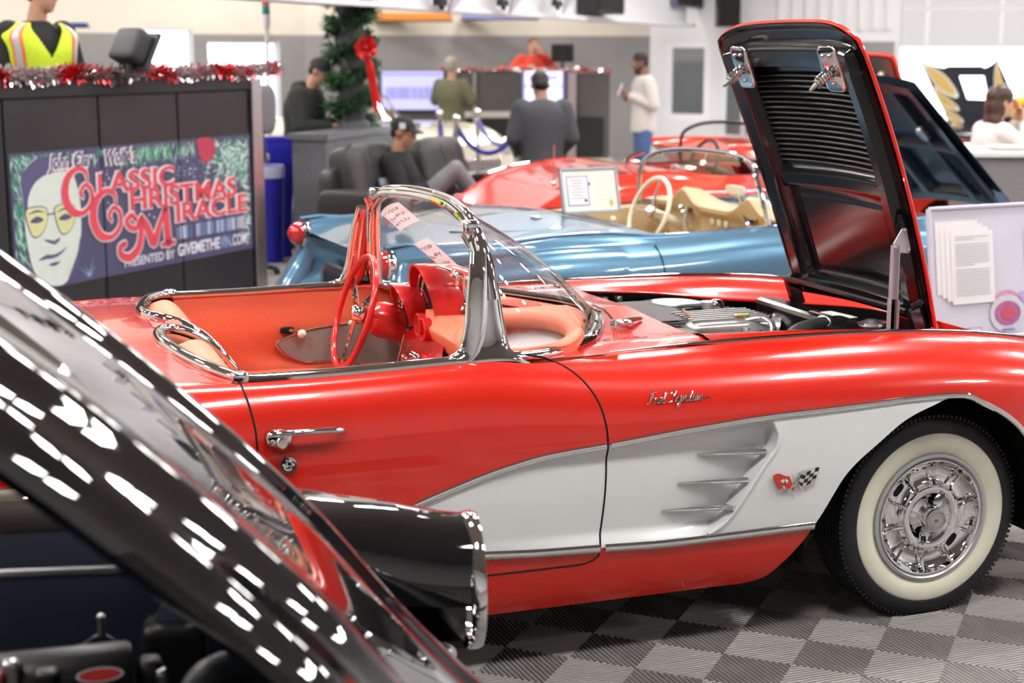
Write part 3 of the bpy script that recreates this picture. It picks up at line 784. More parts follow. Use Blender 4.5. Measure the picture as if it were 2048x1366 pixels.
# ---------------- cockpit
ck = emp('cockpit', (0, 0, 0)); ck.parent = car
part(mk().bx((-2.45, -.74, .23), (-.95, .74, .26), ARGENT).grid([[(-.98, y, .26), (-1.0, y, .6), (-1.06, y, .93)] for y in np.linspace(-.74, .74, 5)], ARGENT).grid([[(-2.44, y, .26), (-2.40, y, .6), (-2.42, y, .93)] for y in np.linspace(-.72, .72, 5)], ARGENT), 'floor_carpet', None, car)
bpy.data.objects.remove(ck)
for g in (-1, 1):
    dp = MB(); rows = []
    for X in np.linspace(-2.235, -1.10, 40):
        row = []
        zt = zs_(X)-.006 if X < -1.5 else .955
        for k in range(22):
            t = k/21; z = lerp(zt, .27, t)
            y = .765 - .035*math.sin(min(t*3.2, 1)*PI/2)
            # padded upper roll and the armrest that grows out forward of it
            y -= .03*math.exp(-((z-.66)/.05)**2)*sst(-2.1, -1.8, X)
            y += .022*sst(.80, .74, z)*sst(.60, .70, z)*sst(-2.0, -1.8, X)
            row.append(Vector((X, g*y, z)))
        rows.append(row)
    dp.grid(rows, CORAL)
    o = part(dp, 'door_trim_panel', None, car)
    ins = [(-1.86, .775), (-1.80, .80), (-1.70, .818), (-1.55, .833), (-1.30, .838), (-1.12, .835), (-1.12, .45), (-1.30, .50), (-1.42, .55), (-1.50, .62), (-1.58, .682), (-1.68, .69), (-1.76, .69), (-1.82, .715), (-1.855, .75)]
    pts = [Vector((a, g*.722, b)) for a, b in catmull([(x, z, 0) for x, z in ins], 4, True) for a, b in [(a, b)]] if False else [Vector((q.x, g*.718, q.y)) for q in catmull([(x, z, 0) for x, z in ins], 4, True)]
    part(mk().flat([(p.x, p.z) for p in pts], ARGENT, O=(0, g*.7185, 0)), 'door_insert', None, o)
    part(mk().tube(pts, .005, CHROME, n=8, closed=True), 'insert_trim', None, o)
    part(mk().tube([(-1.815, g*.73, .815), (-1.80, g*.705, .815), (-1.775, g*.69, .806)], .006, CHROME).ball((-1.772, g*.688, .805), .017, CREAM).rbox((-1.82, g*.728, .815), (.055, .012, .026), .6, DARK), 'door_release', None, o)
    # seat
    st = emp('seat', (-2.1, g*.40, .26)); st.parent = car
    bk = MB()
    rt = Matrix.Rotation(R(-20), 3, 'Y')
    bk.rbox((-.135, 0, .385), (.23, .54, .70), .45, CORAL2, rt, n=9)
    o2 = part(bk, 'backrest', None, st)
    sm = MB()
    for dy in (-.15, -.05, .05, .15):
        sm.tube([Vector((-.135, dy, .385))+rt @ Vector((.114, 0, zz)) for zz in np.linspace(-.25, .25, 8)], .004, CORAL, n=6)
    part(sm, 'stitching', None, o2)
    part(mk().rbox((.16, 0, .34), (.54, .52, .20), .40, CORAL, n=9), 'cushion', None, st)
# padded console between the seats and transmission tunnel
part(mk().rbox((-1.7, 0, .36), (1.5, .22, .24), .4, ARGENT, n=6), 'transmission_tunnel', None, car)
sh = MB().tube([(-1.62, .02, .45), (-1.64, .03, .62), (-1.66, .03, .76)], .008, CHROME).ball((-1.662, .03, .775), .026, CHROME)
part(sh, 'gear_lever', None, car)
# coaming trim round the seat backs
for g in (-1, 1):
    co = catmull([(-2.235, g*.792, .965), (-2.30, g*.69, .978), (-2.36, g*.52, .990), (-2.395, g*.32, .998), (-2.39, g*.17, 1.0), (-2.345, g*.10, .995), (-2.27, g*.085, .965), (-2.19, g*.085, .90), (-2.12, g*.085, .80)], 8)
    part(mk().tube(co, .0165, CHROME, n=12, flat=1.2), 'coaming_molding', None, car)
    part(mk().rbox((-2.245, g*.785, .968), (.05, .045, .038), .5, CHROME, n=4), 'coaming_joint', None, car)
part(mk().grid([[(X, y, z) for y in np.linspace(-.085, .085, 5)] for X, z in ((-2.40, 1.0), (-2.345, .997), (-2.27, .963), (-2.19, .898), (-2.12, .798), (-2.08, .60))], RED), 'seat_divider', None, car)

# steering wheel on its column
swc = emp('steering_wheel', (-1.64, .385, .930)); swc.parent = car
swc.rotation_euler = (0, R(-72), 0)      # local Z = towards the driver
rim = MB(); n = 72
rim.tube([(.207*math.cos(2*PI*i/n), .207*math.sin(2*PI*i/n), 0) for i in range(n)], [.0125-.0012*(i % 2) for i in range(n)], REDP, n=10, closed=True)
part(rim, 'rim', None, swc)
spk = MB()
for a in (R(0), R(120), R(240)):
    a += PI; u = Vector((math.cos(a), math.sin(a), 0)); v = Vector((-u.y, u.x, 0))
    spk.prism([(.02, .022), (.2, .017), (.2, -.017), (.02, -.022)], (0, 0, .004), CHROME, O=(0, 0, -.012), U=u, V=v)
    for k in range(4): spk.lathe([(0, .0), (.007, .0)], u*(.085+.025*k)+Vector((0, 0, -.0075)), (0, 0, 1), 12, DARK)
part(spk, 'spokes', None, swc, smooth=False)
part(mk().lathe([(.0, .014), (.016, .013), (.026, .006), (.030, -.006), (.036, -.03)], (0, 0, 0), (0, 0, 1), 28, CHROME), 'horn_button', None, swc)
colm = MB().lathe([(.030, -.02), (.034, -.06), (.058, -.075), (.066, -.10), (.066, -.22), (.055, -.24), (.032, -.25), (.030, -.42)], (0, 0, 0), (0, 0, 1), 28, REDP)
part(colm, 'steering_column', None, swc)
part(mk().tube([(0, .03, -.10), (-.05, .16, -.06), (-.06, .19, -.055)], .004, CHROME).ball((-.062, .195, -.055), .012, CREAM), 'turn_signal_lever', None, swc)

# instrument panel
da = emp('dashboard', (-1.35, 0, .9)); da.parent = car; D0 = Vector((-1.35, 0, .9))
top = MB(); rows = []
for y in np.linspace(.06, .72, 26):
    xb = xbase(abs(y))-.035; lip = -1.40; xb = max(xb, lip+.02); zr = .962
    row = [Vector((xb, y, .955)), Vector((lerp(xb, lip, .3), y, .963)), Vector((lerp(xb, lip, .65), y, zr+.008)), Vector((lip+.02, y, zr+.004)), Vector((lip-.008, y, zr-.018)), Vector((lip-.012, y, zr-.045)), Vector((lip+.012, y, zr-.075))]
    rows.append([p-D0 for p in catmull(row, 4)])
top.grid(rows, CORAL2)
# passenger side: the pad surrounds a wide oval basin with a silver floor
OC = Vector((-1.285, -.375, 0))
def oval(a, k=1.0):
    x, y = OC.x+.165*k*math.cos(a), OC.y+.285*k*math.sin(a); return Vector((x, y, .938+.17*(x-OC.x)))
rows = []
for a in np.linspace(0, 2*PI, 73):
    p0 = oval(a, 1.12); k = 1.12
    while k < 3.2:
        q = oval(a, k+.02)
        if q.x > xbase(min(abs(q.y), .764))-.035 or q.y < -.735 or q.y > .07 or q.x < -1.478: break
        k += .02
    p1 = oval(a, k); zt = lerp(.958, .978, sst(-1.1, -1.4, p1.x)); p1 = Vector((p1.x, p1.y, zt if p1.x > -1.47 else .925)); pm_ = p0.lerp(p1, .5); pm_.z = max(p0.z+.026, lerp(p0.z, p1.z, .5)+.012)
    dn = Vector((p1.x+(.03 if p1.x < -1.40 else 0), p1.y, .86))
    rows.append([q-D0 for q in catmull([p0+Vector((0, 0, .030)), pm_, p1, dn], 5)])
top.grid(rows, CORAL2); part(top, 'dash_pad', None, da)
low = MB().grid([[Vector((-1.36, y, .90))-D0, Vector((-1.33, y, .78))-D0, Vector((-1.28, y, .70))-D0, Vector((-1.15, y, .68))-D0] for y in np.linspace(-.72, .72, 21)], REDP)
part(low, 'dash_lower_panel', None, da)
ov = [oval(a)+Vector((0, 0, .012)) for a in np.linspace(0, 2*PI, 60, endpoint=False)]
part(mk().tube([p-D0 for p in ov], .030, CORAL2, n=14, closed=True), 'recess_rim', None, da)
rows = [[(lambda q: Vector((q.x, q.y, lerp(q.z-.01, .885+.25*(q.x-OC.x), t)))-D0)(oval(a, 1-.0*t)) for t in (0, .5, 1)] for a in np.linspace(0, 2*PI, 49)]
part(mk().grid(rows, CORAL2), 'recess_wall', None, da)
part(mk().grid([[(lambda q: Vector((q.x, q.y, .893+.30*(q.x-OC.x)))-D0)(oval(a, k)) for k in (.02, .4, .75, 1.0)] for a in np.linspace(0, 2*PI, 49)], SILVER), 'recess_panel', None, da)
part(mk().tube([p-D0 for p in catmull([(-1.33, -.10, .92), (-1.415, -.16, .925), (-1.445, -.30, .918), (-1.445, -.50, .914), (-1.41, -.61, .92)], 6)], .016, CORAL, n=10), 'grab_bar', None, da)
part(mk().ball(Vector((-1.20, -.50, .925))-D0, (.008, .008, .004), CHROME), 'recess_badge', None, da); part(mk().ball(Vector((-1.20, -.55, .925))-D0, (.006, .006, .004), CHROME), 'recess_badge', None, da)
# hooded speedometer and the smaller pods
def pod(y, z, r, x0, x1, name, squash=1.0, open_=True):
    pd = MB(); n = 36
    prof = [(x1+.02, .2), (x1-.02, .72), (lerp(x1, x0, .45), .97), (x0+.015, 1.0), (x0, .985), (x0+.003, .93), (x0+.05, .90)]
    rows = []
    for (x, s) in prof:
        rows.append([Vector((x+.06*(1-math.sin(a))*.5*(1 if x < x0+.02 else 0), y+r*s*math.cos(a), z+r*s*squash*math.sin(a)))-D0 for a in np.linspace(-.55, PI+.55, n)])
    pd.grid(rows, REDP)
    o = part(pd, name, None, da)
    fc = MB().lathe([(0, 0), (r*.88, 0)], Vector((x0+.06, y, z))-D0, (-1, 0, 0), 40, BLKPL)
    fc.lathe([(r*.83, .006), (r*.87, .012), (r*.92, .006)], Vector((x0+.055, y, z))-D0, (-1, 0, 0), 40, CHROME)
    for k in range(17):
        a = PI*k/16
        fc.box(Vector((x0+.052, y+r*.66*math.cos(a), z+r*.66*math.sin(a)))-D0, (.002, .007, .020), CREAM, Matrix.Rotation(PI/2-a, 3, 'X') if False else Matrix.Rotation(a-PI/2, 3, 'X'))
    fc.tube([Vector((x0+.05, y, z))-D0, Vector((x0+.05, y+r*.5, z+r*.3))-D0], .002, REDP, n=5)
    part(fc, 'gauge_face', None, o)
    return o
pod(.140, .992, .138, -1.485, -1.23, 'speedometer_hood')
pod(.290, .945, .088, -1.525, -1.32, 'tachometer_hood', 1.05)
for (y, z) in ((.085, .925), (.03, .918)):
    part(mk().lathe([(.036, -.06), (.041, -.03), (.041, .03), (.037, .032), (.033, .02), (.0, .0)], Vector((-1.46, y, z))-D0, (-1, 0, 0), 28, REDP), 'gauge_tube', None, da)
cs = MB().grid([[Vector((x, y, z))-D0 for y in np.linspace(-.14, .42, 9)] for x, z in ((-1.36, .93), (-1.46, .90), (-1.475, .82), (-1.45, .745), (-1.36, .72))], REDP)
part(cs, 'instrument_fascia', None, da)
cn = MB().rbox(Vector((-1.44, -.02, .77))-D0, (.12, .20, .14), .45, REDP, n=6)
o = part(cn, 'radio_console', None, da)
kb = MB()
for k in range(2):
    for q in range(2):
        kb.lathe([(0, .05), (.012, .048), (.014, .03), (.012, .02), (.019, .012), (.020, 0)], Vector((-1.50, .085-.04*k, .815-.03*q))-D0, (-1, 0, 0), 18, CHROME)
part(kb, 'radio_knobs', None, o)
part(mk().rbox(Vector((-1.495, -.055, .765))-D0, (.03, .055, .045), .4, BLKPL), 'radio_face', None, o)
part(mk().lathe([(0, .002), (.085, .002), (.088, 0)], (0, 0, 0), (0, 0, 1), 40, mat('speaker_cloth', (.62, .10, .07), .8, var=.25, scale=300)).xf(Matrix.Translation(Vector((-1.10, .13, .972))-D0) @ Matrix.Rotation(R(4), 4, 'Y') @ Matrix.Diagonal((.9, 1, 1, 1))), 'speaker_grille', None, da)
part(mk().rbox(Vector((-1.045, -.33, .978))-D0, (.018, .11, .006), .5, DARK, Matrix.Rotation(R(-30), 3, 'Z')), 'defroster_slot', None, da)
mi = MB().lathe([(.036, 0), (.024, .012), (.012, .035), (.009, .07), (.010, .10)], Vector((-1.33, .02, .985))-D0, (-.12, 0, 1), 24, CHROME)
mi.tube([Vector((-1.342, .02, 1.08))-D0, Vector((-1.348, .02, 1.10))-D0, Vector((-1.39, .025, 1.105))-D0], .008, CHROME)
mi.ball(Vector((-1.395, .025, 1.105))-D0, .014, CHROME)
mr = MB().rbox(Vector((-1.405, .03, 1.10))-D0, (.014, .21, .062), .5, CHROME, Matrix.Rotation(R(8), 3, 'Z'), n=6)
o = part(mi, 'mirror_stand', None, da); part(mr, 'mirror_head', None, o)
part(mk().tube([Vector((-1.49, .26, .86))-D0, Vector((-1.52, .25, .76))-D0, Vector((-1.52, .25, .62))-D0], .0016, CHROME, n=5).tube([Vector((-1.49, .20, .84))-D0, Vector((-1.52, .22, .72))-D0, Vector((-1.53, .245, .62))-D0], .0016, CHROME, n=5), 'key_cord', None, da)
# ---------------- raised hood, hinged at its front edge
HO = Vector((.235, 0, .900)); HT = Vector((-.160, 0, 1.948)); HV = (HT-HO).normalized(); HLEN = (HT-HO).length
HN = Vector((0, 1, 0)).cross(HV) ; HN = -HN if HN.x > 0 else HN     # HN points to the underside (backwards)
hood = emp('hood', HO); hood.parent = car
HM = Matrix((HV, Vector((0, 1, 0)), HN)).transposed().to_4x4(); 
# local: x = along the hood from hinge to rear edge, y = across, z = underside outwards
hood.matrix_local = Matrix.Translation(HO) @ HM
def hw(v): return pchip([(0, .470), (.3, .495), (.8, .512), (1.0, .508), (1.10, .49), (1.12, .455)])(v)
L = HLEN
def hcrown(u, v): return -.035*(1-u*u) - .02*math.sin(PI*v/1.12)
def vend(u): return L-.02*(1-u*u)*0-.035*abs(u)**6
def hpt(u, v, z): 
    vv = v/1.12*vend(u)
    return Vector((vv, u*hw(v), hcrown(u, v)+z))
UU = np.linspace(-1, 1, 41); VV = np.linspace(0, 1.12, 45)
part(mk().grid([[hpt(u, v, 0) for v in VV] for u in UU], RED), 'hood_skin', None, hood)
def dep(u, v):
    # depth of the underside structure above the skin
    a = abs(u); e = .012
    edge = max(sst(.86, .90, a), sst(1.03, 1.055, v), 1-sst(.035, .05, v))
    z = lerp(.020, .045, 0)
    rimz = .010
    # raised hat-section frame
    fr_ = (sst(.70, .745, a)*(1-sst(.85, .89, a)))*sst(.04, .07, v)*(1-sst(.99, 1.03, v))
    cross = sst(.46, .475, v)*(1-sst(.53, .55, v))*(1-sst(.74, .80, a))*.8
    topb = sst(.95, .965, v)*(1-sst(1.03, 1.055, v))*(1-sst(.87, .9, a))
    ft = (1-sst(.09, .11, v))*sst(.03, .05, v)*(1-sst(.87, .9, a))
    z = rimz + .045*max(fr_, topb, ft, cross*.6)
    # louvres between the frame and the cross bar
    if a < .70 and .565 < v < .93:
        lv = (v-.565)/.365*17; k = lv-math.floor(lv)
        z += .017*math.sin(PI*k)**.8*(1-sst(.66, .70, a)) 
    # pressed panel below
    if a < .60 and .12 < v < .43: z += .004
    lip = sst(.955, .985, a) + sst(1.09, 1.115, v)
    z += .012*min(lip, 1)
    return z
U2 = sorted(set([round(float(x), 4) for x in np.linspace(-1, 1, 121)])); V2 = np.concatenate([np.linspace(0, .56, 70), np.linspace(.562, .935, 260), np.linspace(.94, 1.12, 50)])
und = MB().grid([[hpt(u*.994, v, dep(u, v)) for v in V2] for u in U2], BLKSAT)
part(und, 'hood_underside', None, hood, ang=28)
edge = [hpt(-1, v, .006) for v in VV]+[hpt(u, 1.12, .006) for u in UU]+[hpt(1, v, .006) for v in VV[::-1]]
part(mk().tube(edge, .0075, RED, n=8), 'hood_edge', None, hood)
# two chrome latch plates with coil springs
for sy in (-1, 1):
    lp = emp('hood_latch', hpt(sy*.63, 1.0, .060)); lp.parent = hood
    pl = MB().rbox((-.03, 0, -.004), (.165, .125, .02), .35, CHROME, n=7)
    for (a, b) in ((.02, -.022), (.02, .022), (-.08, 0), (-.055, .018)): pl.lathe([(0, .008), (.005, .008), (.007, 0)], (a, b, .006), (0, 0, 1), 12, STEEL)
    o = part(pl, 'latch_plate', None, lp)
    sp = MB(); pts = []
    for k in range(90):
        t = k/89; an = t*2*PI*5.5; pts.append((-.035+.018*math.cos(an)-.02*t, .018*math.sin(an), .008+.055*t))
    sp.tube(pts, .0036, CHROME, n=6); part(sp, 'coil_spring', None, lp)
    part(mk().lathe([(.006, 0), (.006, .062), (.016, .063), (.016, .068), (.008, .069), (.009, .080), (.005, .100), (0, .104)], (-.035, 0, .004), (-.35, 0, 1), 16, mat('pin_grey', (.35, .36, .33), .5, var=.05)), 'latch_pin', None, lp)
# hinge straps at the bottom corners
for sy in (-1, 1):
    part(mk().box((.03, sy*.435, .045), (.13, .03, .05), BLKSAT).tube([(.0, sy*.435, .05), (-.06, sy*.43, .06), (-.05, sy*.42, .13)], .014, BLKSAT), 'hood_hinge', None, hood)
part(mk().tube([(.09, y, .066) for y in np.linspace(-.42, .42, 8)], .012, BLKSAT), 'hinge_rail', None, hood)
# support strut, fixed to the near fender and to the hood
A = Vector((.045, -.47, .88)); B = Vector((.045, -.47, 1.205)); 
ps = MB()
dv = (B-A).normalized()
GALV = mat('galvanised_strut', (.62, .62, .68), .38, metal=.7, var=.05, scale=200)
def ubar(p, q, w_, d_, th=.0025):
    t = (q-p).normalized(); u = Vector((1, 0, 0)); u = (u-t*u.dot(t)).normalized(); v = t.cross(u); m_ = MB()
    for (cu, cv, su, sv) in ((0, 0, w_, th), (-w_/2, d_/2, th, d_), (w_/2, d_/2, th, d_)):
        c = [p+u*(cu+a*su/2)+v*(-(cv)+b*sv/2) for a, b in ((-1, -1), (1, -1), (1, 1), (-1, 1))]
        m_.add(c+[x+(q-p) for x in c], [(0, 1, 2, 3)[::-1], (4, 5, 6, 7), (0, 1, 5, 4), (1, 2, 6, 5), (2, 3, 7, 6), (3, 0, 4, 7)], GALV)
    return m_
m1 = ubar(A, B, .026, .016); m2 = ubar(A, A+(B-A)*.42, .032, .022)
o = part(m1, 'hood_prop', None, car, smooth=False)
m2.lathe([(0, .004), (.005, .003), (.006, 0)], A+(B-A)*.385+Vector((0, -.004, 0)), (0, -1, 0), 12, DARK)
part(m2, 'prop_sleeve', None, o, smooth=False)
br = MB().prism([(-.025, -.035), (-.022, -.004), (.012, .050), (.022, .050), (.045, -.025), (.038, -.040)], (0, .006, 0), GALV, O=B+Vector((.018, -.004, 0.01)))
for p in ((-.018, -.018), (.018, .040), (.036, -.028)): br.lathe([(0, .006), (.005, .005), (.0065, 0)], B+Vector((.018+p[0], -.005, p[1]+.01)), (0, -1, 0), 12, GALV)
br.box(B+Vector((.045, .01, .08)), (.045, .03, .045), BLKSAT)
part(br, 'prop_bracket', None, o, smooth=False)

# ---------------- engine bay contents
eng = emp('engine', (-.35, 0, .60)); eng.parent = car; E0 = Vector((-.35, 0, .60))
def E(*p): return Vector(p)-E0
# bright ignition shield box
DKC = mat('dark_chrome_lid', (.20, .20, .21), .12, metal=1.0, var=.1)
o = part(mk().bx(E(-.735, -.16, .66), E(-.50, .29, .925), CHROME), 'ignition_shield', None, eng, bevel=.012, smooth=False); part(mk().bx(E(-.725, -.15, .925), E(-.51, .28, .929), DKC), 'shield_lid', None, o, smooth=False)
part(mk().bx(E(-.74, -.34, .60), E(-.60, -.17, .915), CHROME), 'distributor_shield', None, eng, bevel=.015, smooth=False)
part(mk().rbox(E(-.66, -.10, .70), (.05, .10, .12), .5, mat('brass', (.55, .42, .18), .35, metal=1.0, var=.1)), 'brass_fitting', None, eng)
# finned plenum
pm = MB().rbox(E(-.42, -.085, .855), (.34, .29, .14), .22, ALU, n=8)
for k in range(6): pm.box(E(-.42, -.185+.035*k, .925), (.30, .009, .016), ALU)
part(pm, 'intake_plenum', None, eng)
part(mk().rbox(E(-.46, -.28, .82), (.24, .08, .10), .5, ALU), 'fuel_meter', None, eng); part(mk().rbox(E(-.37, -.255, .875), (.10, .035, .035), .6, STEEL, Matrix.Rotation(R(12), 3, 'Z')), 'pipe_elbow', None, eng)
mt = MB().lathe([(0, .045), (.035, .043), (.048, .036), (.066, .032), (.072, .018), (.072, -.03)], E(-.335, -.215, .872), (.1, -.25, 1), 28, mat('grey_casting', (.30, .30, .29), .4, metal=.8, var=.1, scale=60, bump=.08))
for k in range(10): a = 2*PI*k/10; mt.lathe([(0, .008), (.005, .007), (.006, 0)], E(-.335+.064*math.cos(a), -.215+.064*math.sin(a), .898), (.1, -.25, 1), 8, STEEL)
part(mt, 'air_meter', None, eng)
part(mk().lathe([(0, .06), (.05, .058), (.115, .05), (.120, .03), (.120, -.05)], E(-.45, .22, .875), (0, 0, 1), 36, ALU).lathe([(.104, .055), (.125, .048), (.125, -.02)], E(-.45, .22, .875), (0, 0, 1), 36, BLKPL), 'air_cleaner_drum', None, eng)
part(mk().lathe([(0, .04), (.028, .036), (.03, .0)], E(-.36, .12, .905), (0, 0, 1), 20, ALU).rbox(E(-.41, .12, .93), (.16, .014, .014), .5, STEEL).lathe([(0, .03), (.018, .028), (.026, .02), (.03, 0)], E(-.33, .11, .92), (0, 0, 1), 20, CHROME), 'throttle_linkage', None, eng)
COP = mat('copper_line', (.55, .25, .10), .3, metal=1.0, var=.1)
part(mk().tube(catmull([E(-.50, .05, .90), E(-.53, -.02, .94), E(-.55, -.10, .94), E(-.54, -.22, .89), E(-.50, -.30, .80)], 6), .0035, COP), 'copper_line', None, eng)
part(mk().tube(catmull([E(-.37, -.20, .925), E(-.32, -.24, .935), E(-.32, -.30, .905), E(-.36, -.33, .83)], 6), .007, STEEL), 'steel_line', None, eng)
part(mk().rbox(E(-.375, -.18, .935), (.06, .022, .020), .5, mat('brass', (.55, .42, .18), .35)), 'line_fitting', None, eng)
P0 = catmull([E(-.50, .36, .80), E(-.30, .385, .825), E(-.08, .37, .80), E(.04, .27, .775)], 40)
part(mk().tube(P0, [.052+(.006 if (i//2) % 2 else -.004) for i in range(len(P0))], mat('grey_duct', (.055, .050, .045), .5, var=.1), n=18), 'corrugated_duct', None, eng)
part(mk().lathe([(.058, -.02), (.066, -.018), (.066, .018), (.058, .02)], E(.02, .285, .78), (.75, -.5, -.1), 24, STEEL), 'duct_clamp', None, eng)
part(mk().tube(catmull([E(-.30, -.37, .78), E(-.285, -.35, .85), E(-.22, -.30, .885), E(-.11, -.22, .885), E(-.03, -.16, .875), E(.01, -.13, .83)], 8), .032, mat('rubber_hose', (.035, .035, .037), .5, var=.15), n=16), 'radiator_hose', None, eng)
part(mk().lathe([(.034, -.012), (.038, -.01), (.038, .01), (.034, .012)], E(-.035, -.165, .878), (.8, .5, -.1), 20, STEEL), 'hose_clamp', None, eng)
part(mk().lathe([(.0, .055), (.03, .054), (.040, .05), (.046, .045), (.048, .0), (.048, -.12)], E(-.275, -.41, .862), (0, 0, 1), 28, STEEL), 'oil_filler_cap', None, eng)
shr = MB(); rows = []
for a in np.linspace(.1, PI-.1, 20): rows.append([E(x, -.20+r*math.cos(a), .66+r*.9*math.sin(a)) for x, r in ((-.12, .235), (-.06, .25), (.03, .28))])
part(shr.grid(rows, BLKSAT), 'fan_shroud', None, eng, solid=.006)
part(mk().bx(E(.02, -.47, .52), E(.12, .47, .885), BLKSAT), 'radiator', None, eng, bevel=.02, smooth=False)
part(mk().lathe([(0, .02), (.02, .02), (.028, .014), (.042, .010), (.045, 0), (.038, -.008)], E(.03, -.375, .912), (0, 0, 1), 24, STEEL).box(E(.03, -.375, .922), (.10, .028, .007), STEEL), 'radiator_cap', None, eng)
part(mk().rbox(E(.05, -.17, .882), (.04, .50, .035), .5, BLKSAT), 'radiator_top_tank', None, eng)
part(mk().box(E(.065, -.10, .902), (.05, .15, .003), mat('white_sticker', (.8, .8, .76), .6, var=.05), Matrix.Rotation(R(8), 3, 'Z')), 'sticker', None, eng, smooth=False)
part(mk().rbox(E(-.34, -.02, .64), (.66, .34, .30), .4, mat('engine_block', (.10, .09, .08), .5, metal=.3, var=.2)), 'engine_block', None, eng)
for xx in (-.62, -.56): part(mk().rbox(E(xx, .495, .905), (.035, .02, .022), .5, BLKPL).lathe([(0, .012), (.009, .011), (.010, 0)], E(xx, .485, .905), (0, -1, .0), 14, ALU), 'rubber_stop', None, eng)
# ================================================================ the other open cars (local axes: x forward from the front axle, y to the far side)
def shell(root, paint, T, name='body'):
    # T: tables along x - zc deck/bonnet centre height, zf crown height, zs shoulder height, ys, wm, zb; open = (x0, x1, half width)
    f = {k: smooth_tab(T[k], .35) for k in ('zc', 'zf', 'zs', 'ys', 'wm')}; f['zb'] = pchip(T['zb'])
    tail = pchip(T['tail']); x0, x1, hwid = T['open']; xt = T['xs'][0]
    X = sorted(set([round(float(x), 4) for x in np.arange(T['xs'][0], T['xs'][1]+.001, .035)]+[x0, x1])); ne = 5
    for sgn in (-1, 1):
        P = []
        for x in X:
            zc, zf, zs, ys, wm, zb = [f[k](x) for k in ('zc', 'zf', 'zs', 'ys', 'wm', 'zb')]
            for (cx, cz_, r) in T['arches']:
                zb = max(zb, arch(x, cx, cz_, r))
            hc = min(hwid, ys*.93)
            top = catmull([(0, zc, 0), (hc*.5, lerp(zc, zf, .18), 0), (hc, lerp(zc, zf, .55), 0), (lerp(hc, ys, .55), zf, 0), (ys, zs, 0)], 4)
            row = [(p.x, p.y) for p in top]
            for k in range(1, 20):
                z = lerp(zs, zb, k/19); u = min(max((zs-z)/.20, 0), 1)
                row.append((ys+(wm-ys)*math.sqrt(max(0, 1-(1-u)**2))-tuck_(z)*.8, z))
            pts = []
            for (y, z) in row:
                xx = x
                if x < -3.15: q = (x+3.15)/(xt+3.15); xx = lerp(-3.15, tail(z), q)
                pts.append(Vector((xx, sgn*y, z)))
            P.append(pts)
        b = MB(); k0, k1 = X.index(x0), X.index(x1)
        b.grid(P, mf=lambda i, j: False if (k0 <= i < k1 and j < 8) else paint)
        part(b, name, None, root, ang=50)
    # tail and nose closing panels
    for k, nm in ((0, 'tail_panel'), (-1, 'nose_panel')):
        x = X[k]; rows = []
        zt, zb = f['zs'](x), f['zb'](x)
        for z in np.linspace(zt, zb, 10):
            y = f['wm'](x)-tuck_(z)*.8; y = lerp(f['ys'](x), y, sst(0, .2, zt-z)); xx = tail(z) if k == 0 else x
            rows.append([Vector((xx, y*u, z)) for u in np.linspace(-1, 1, 9)])
        rows.insert(0, [Vector((tail(f['zc'](x)) if k == 0 else x, f['ys'](x)*u, lerp(f['zc'](x), zt, u*u))) for u in np.linspace(-1, 1, 9)])
        part(mk().grid(rows, paint), nm, None, root)
    return f
def tub(root, trim, x0, x1, hwid, zt, carpet=None):
    t = MB(); n = 8
    for sgn in (-1, 1):
        t.grid([[(x, sgn*(hwid+.01), zt(x)-.003), (x, sgn*(hwid-.03), zt(x)-.02), (x, sgn*(hwid-.04), .70), (x, sgn*(hwid-.02), .30)] for x in np.linspace(x0, x1, 20)], trim)
    t.grid([[(x0-.01, y, zt(x0)+.0), (x0+.03, y, zt(x0)-.06), (x0+.05, y, .30)] for y in np.linspace(-hwid, hwid, 9)], trim)
    t.bx((x0, -hwid, .28), (x1, hwid, .30), carpet or trim)
    return part(t, 'cockpit_trim', None, root)
def screen(root, lean=0.0, fm=CHROME, shift=0.0):
    ws_ = emp('windscreen', (0, 0, 0)); ws_.parent = root
    H = catmull([(-1.42+lean, 0, 1.30), (-1.43+lean, .3, 1.292), (-1.47+lean, .52, 1.26), (-1.49, .62, 1.19), (-1.48, .68, 1.05), (-1.46, .70, .955)], 5)
    B_ = catmull([(-.92, 0, .975), (-.95, .22, .972), (-1.05, .45, .968), (-1.2, .60, .962), (-1.36, .68, .955), (-1.46, .70, .955)], 5)
    H = [p+Vector((shift, 0, 0)) for p in H]; B_ = [p+Vector((shift*.9, 0, 0)) for p in B_]
    both = lambda L: [Vector((p.x, -p.y, p.z)) for p in L[::-1]][:-1]+L
    h, b = both(H), both(B_)
    part(mk().grid([[p.lerp(q, t) for t in np.linspace(0, 1, 7)] for p, q in zip(b, h)], GLASS), 'windscreen_glass', None, ws_)
    part(mk().tube(h, .014, fm, n=8), 'windscreen_frame', None, ws_); part(mk().tube(b, .014, fm, n=8), 'cowl_molding', None, ws_)
    return ws_
def steering(root, loc, m, spoke=CHROME):
    s = emp('steering_wheel', loc); s.parent = root; s.rotation_euler = (0, R(-70), 0); n = 48
    part(mk().tube([(.205*math.cos(2*PI*i/n), .205*math.sin(2*PI*i/n), 0) for i in range(n)], .0135, m, n=8, closed=True), 'rim', None, s)
    q = MB()
    for a in (PI/2, PI, -PI/2): q.tube([(0, 0, -.01), (.2*math.cos(a+PI), .2*math.sin(a+PI), 0)], .008, spoke)
    part(q, 'spokes', None, s); part(mk().ball((0, 0, .0), (.04, .04, .03), spoke), 'horn_button', None, s)
    part(mk().tube([(0, 0, -.02), (0, 0, -.40)], .028, m), 'steering_column', None, s)
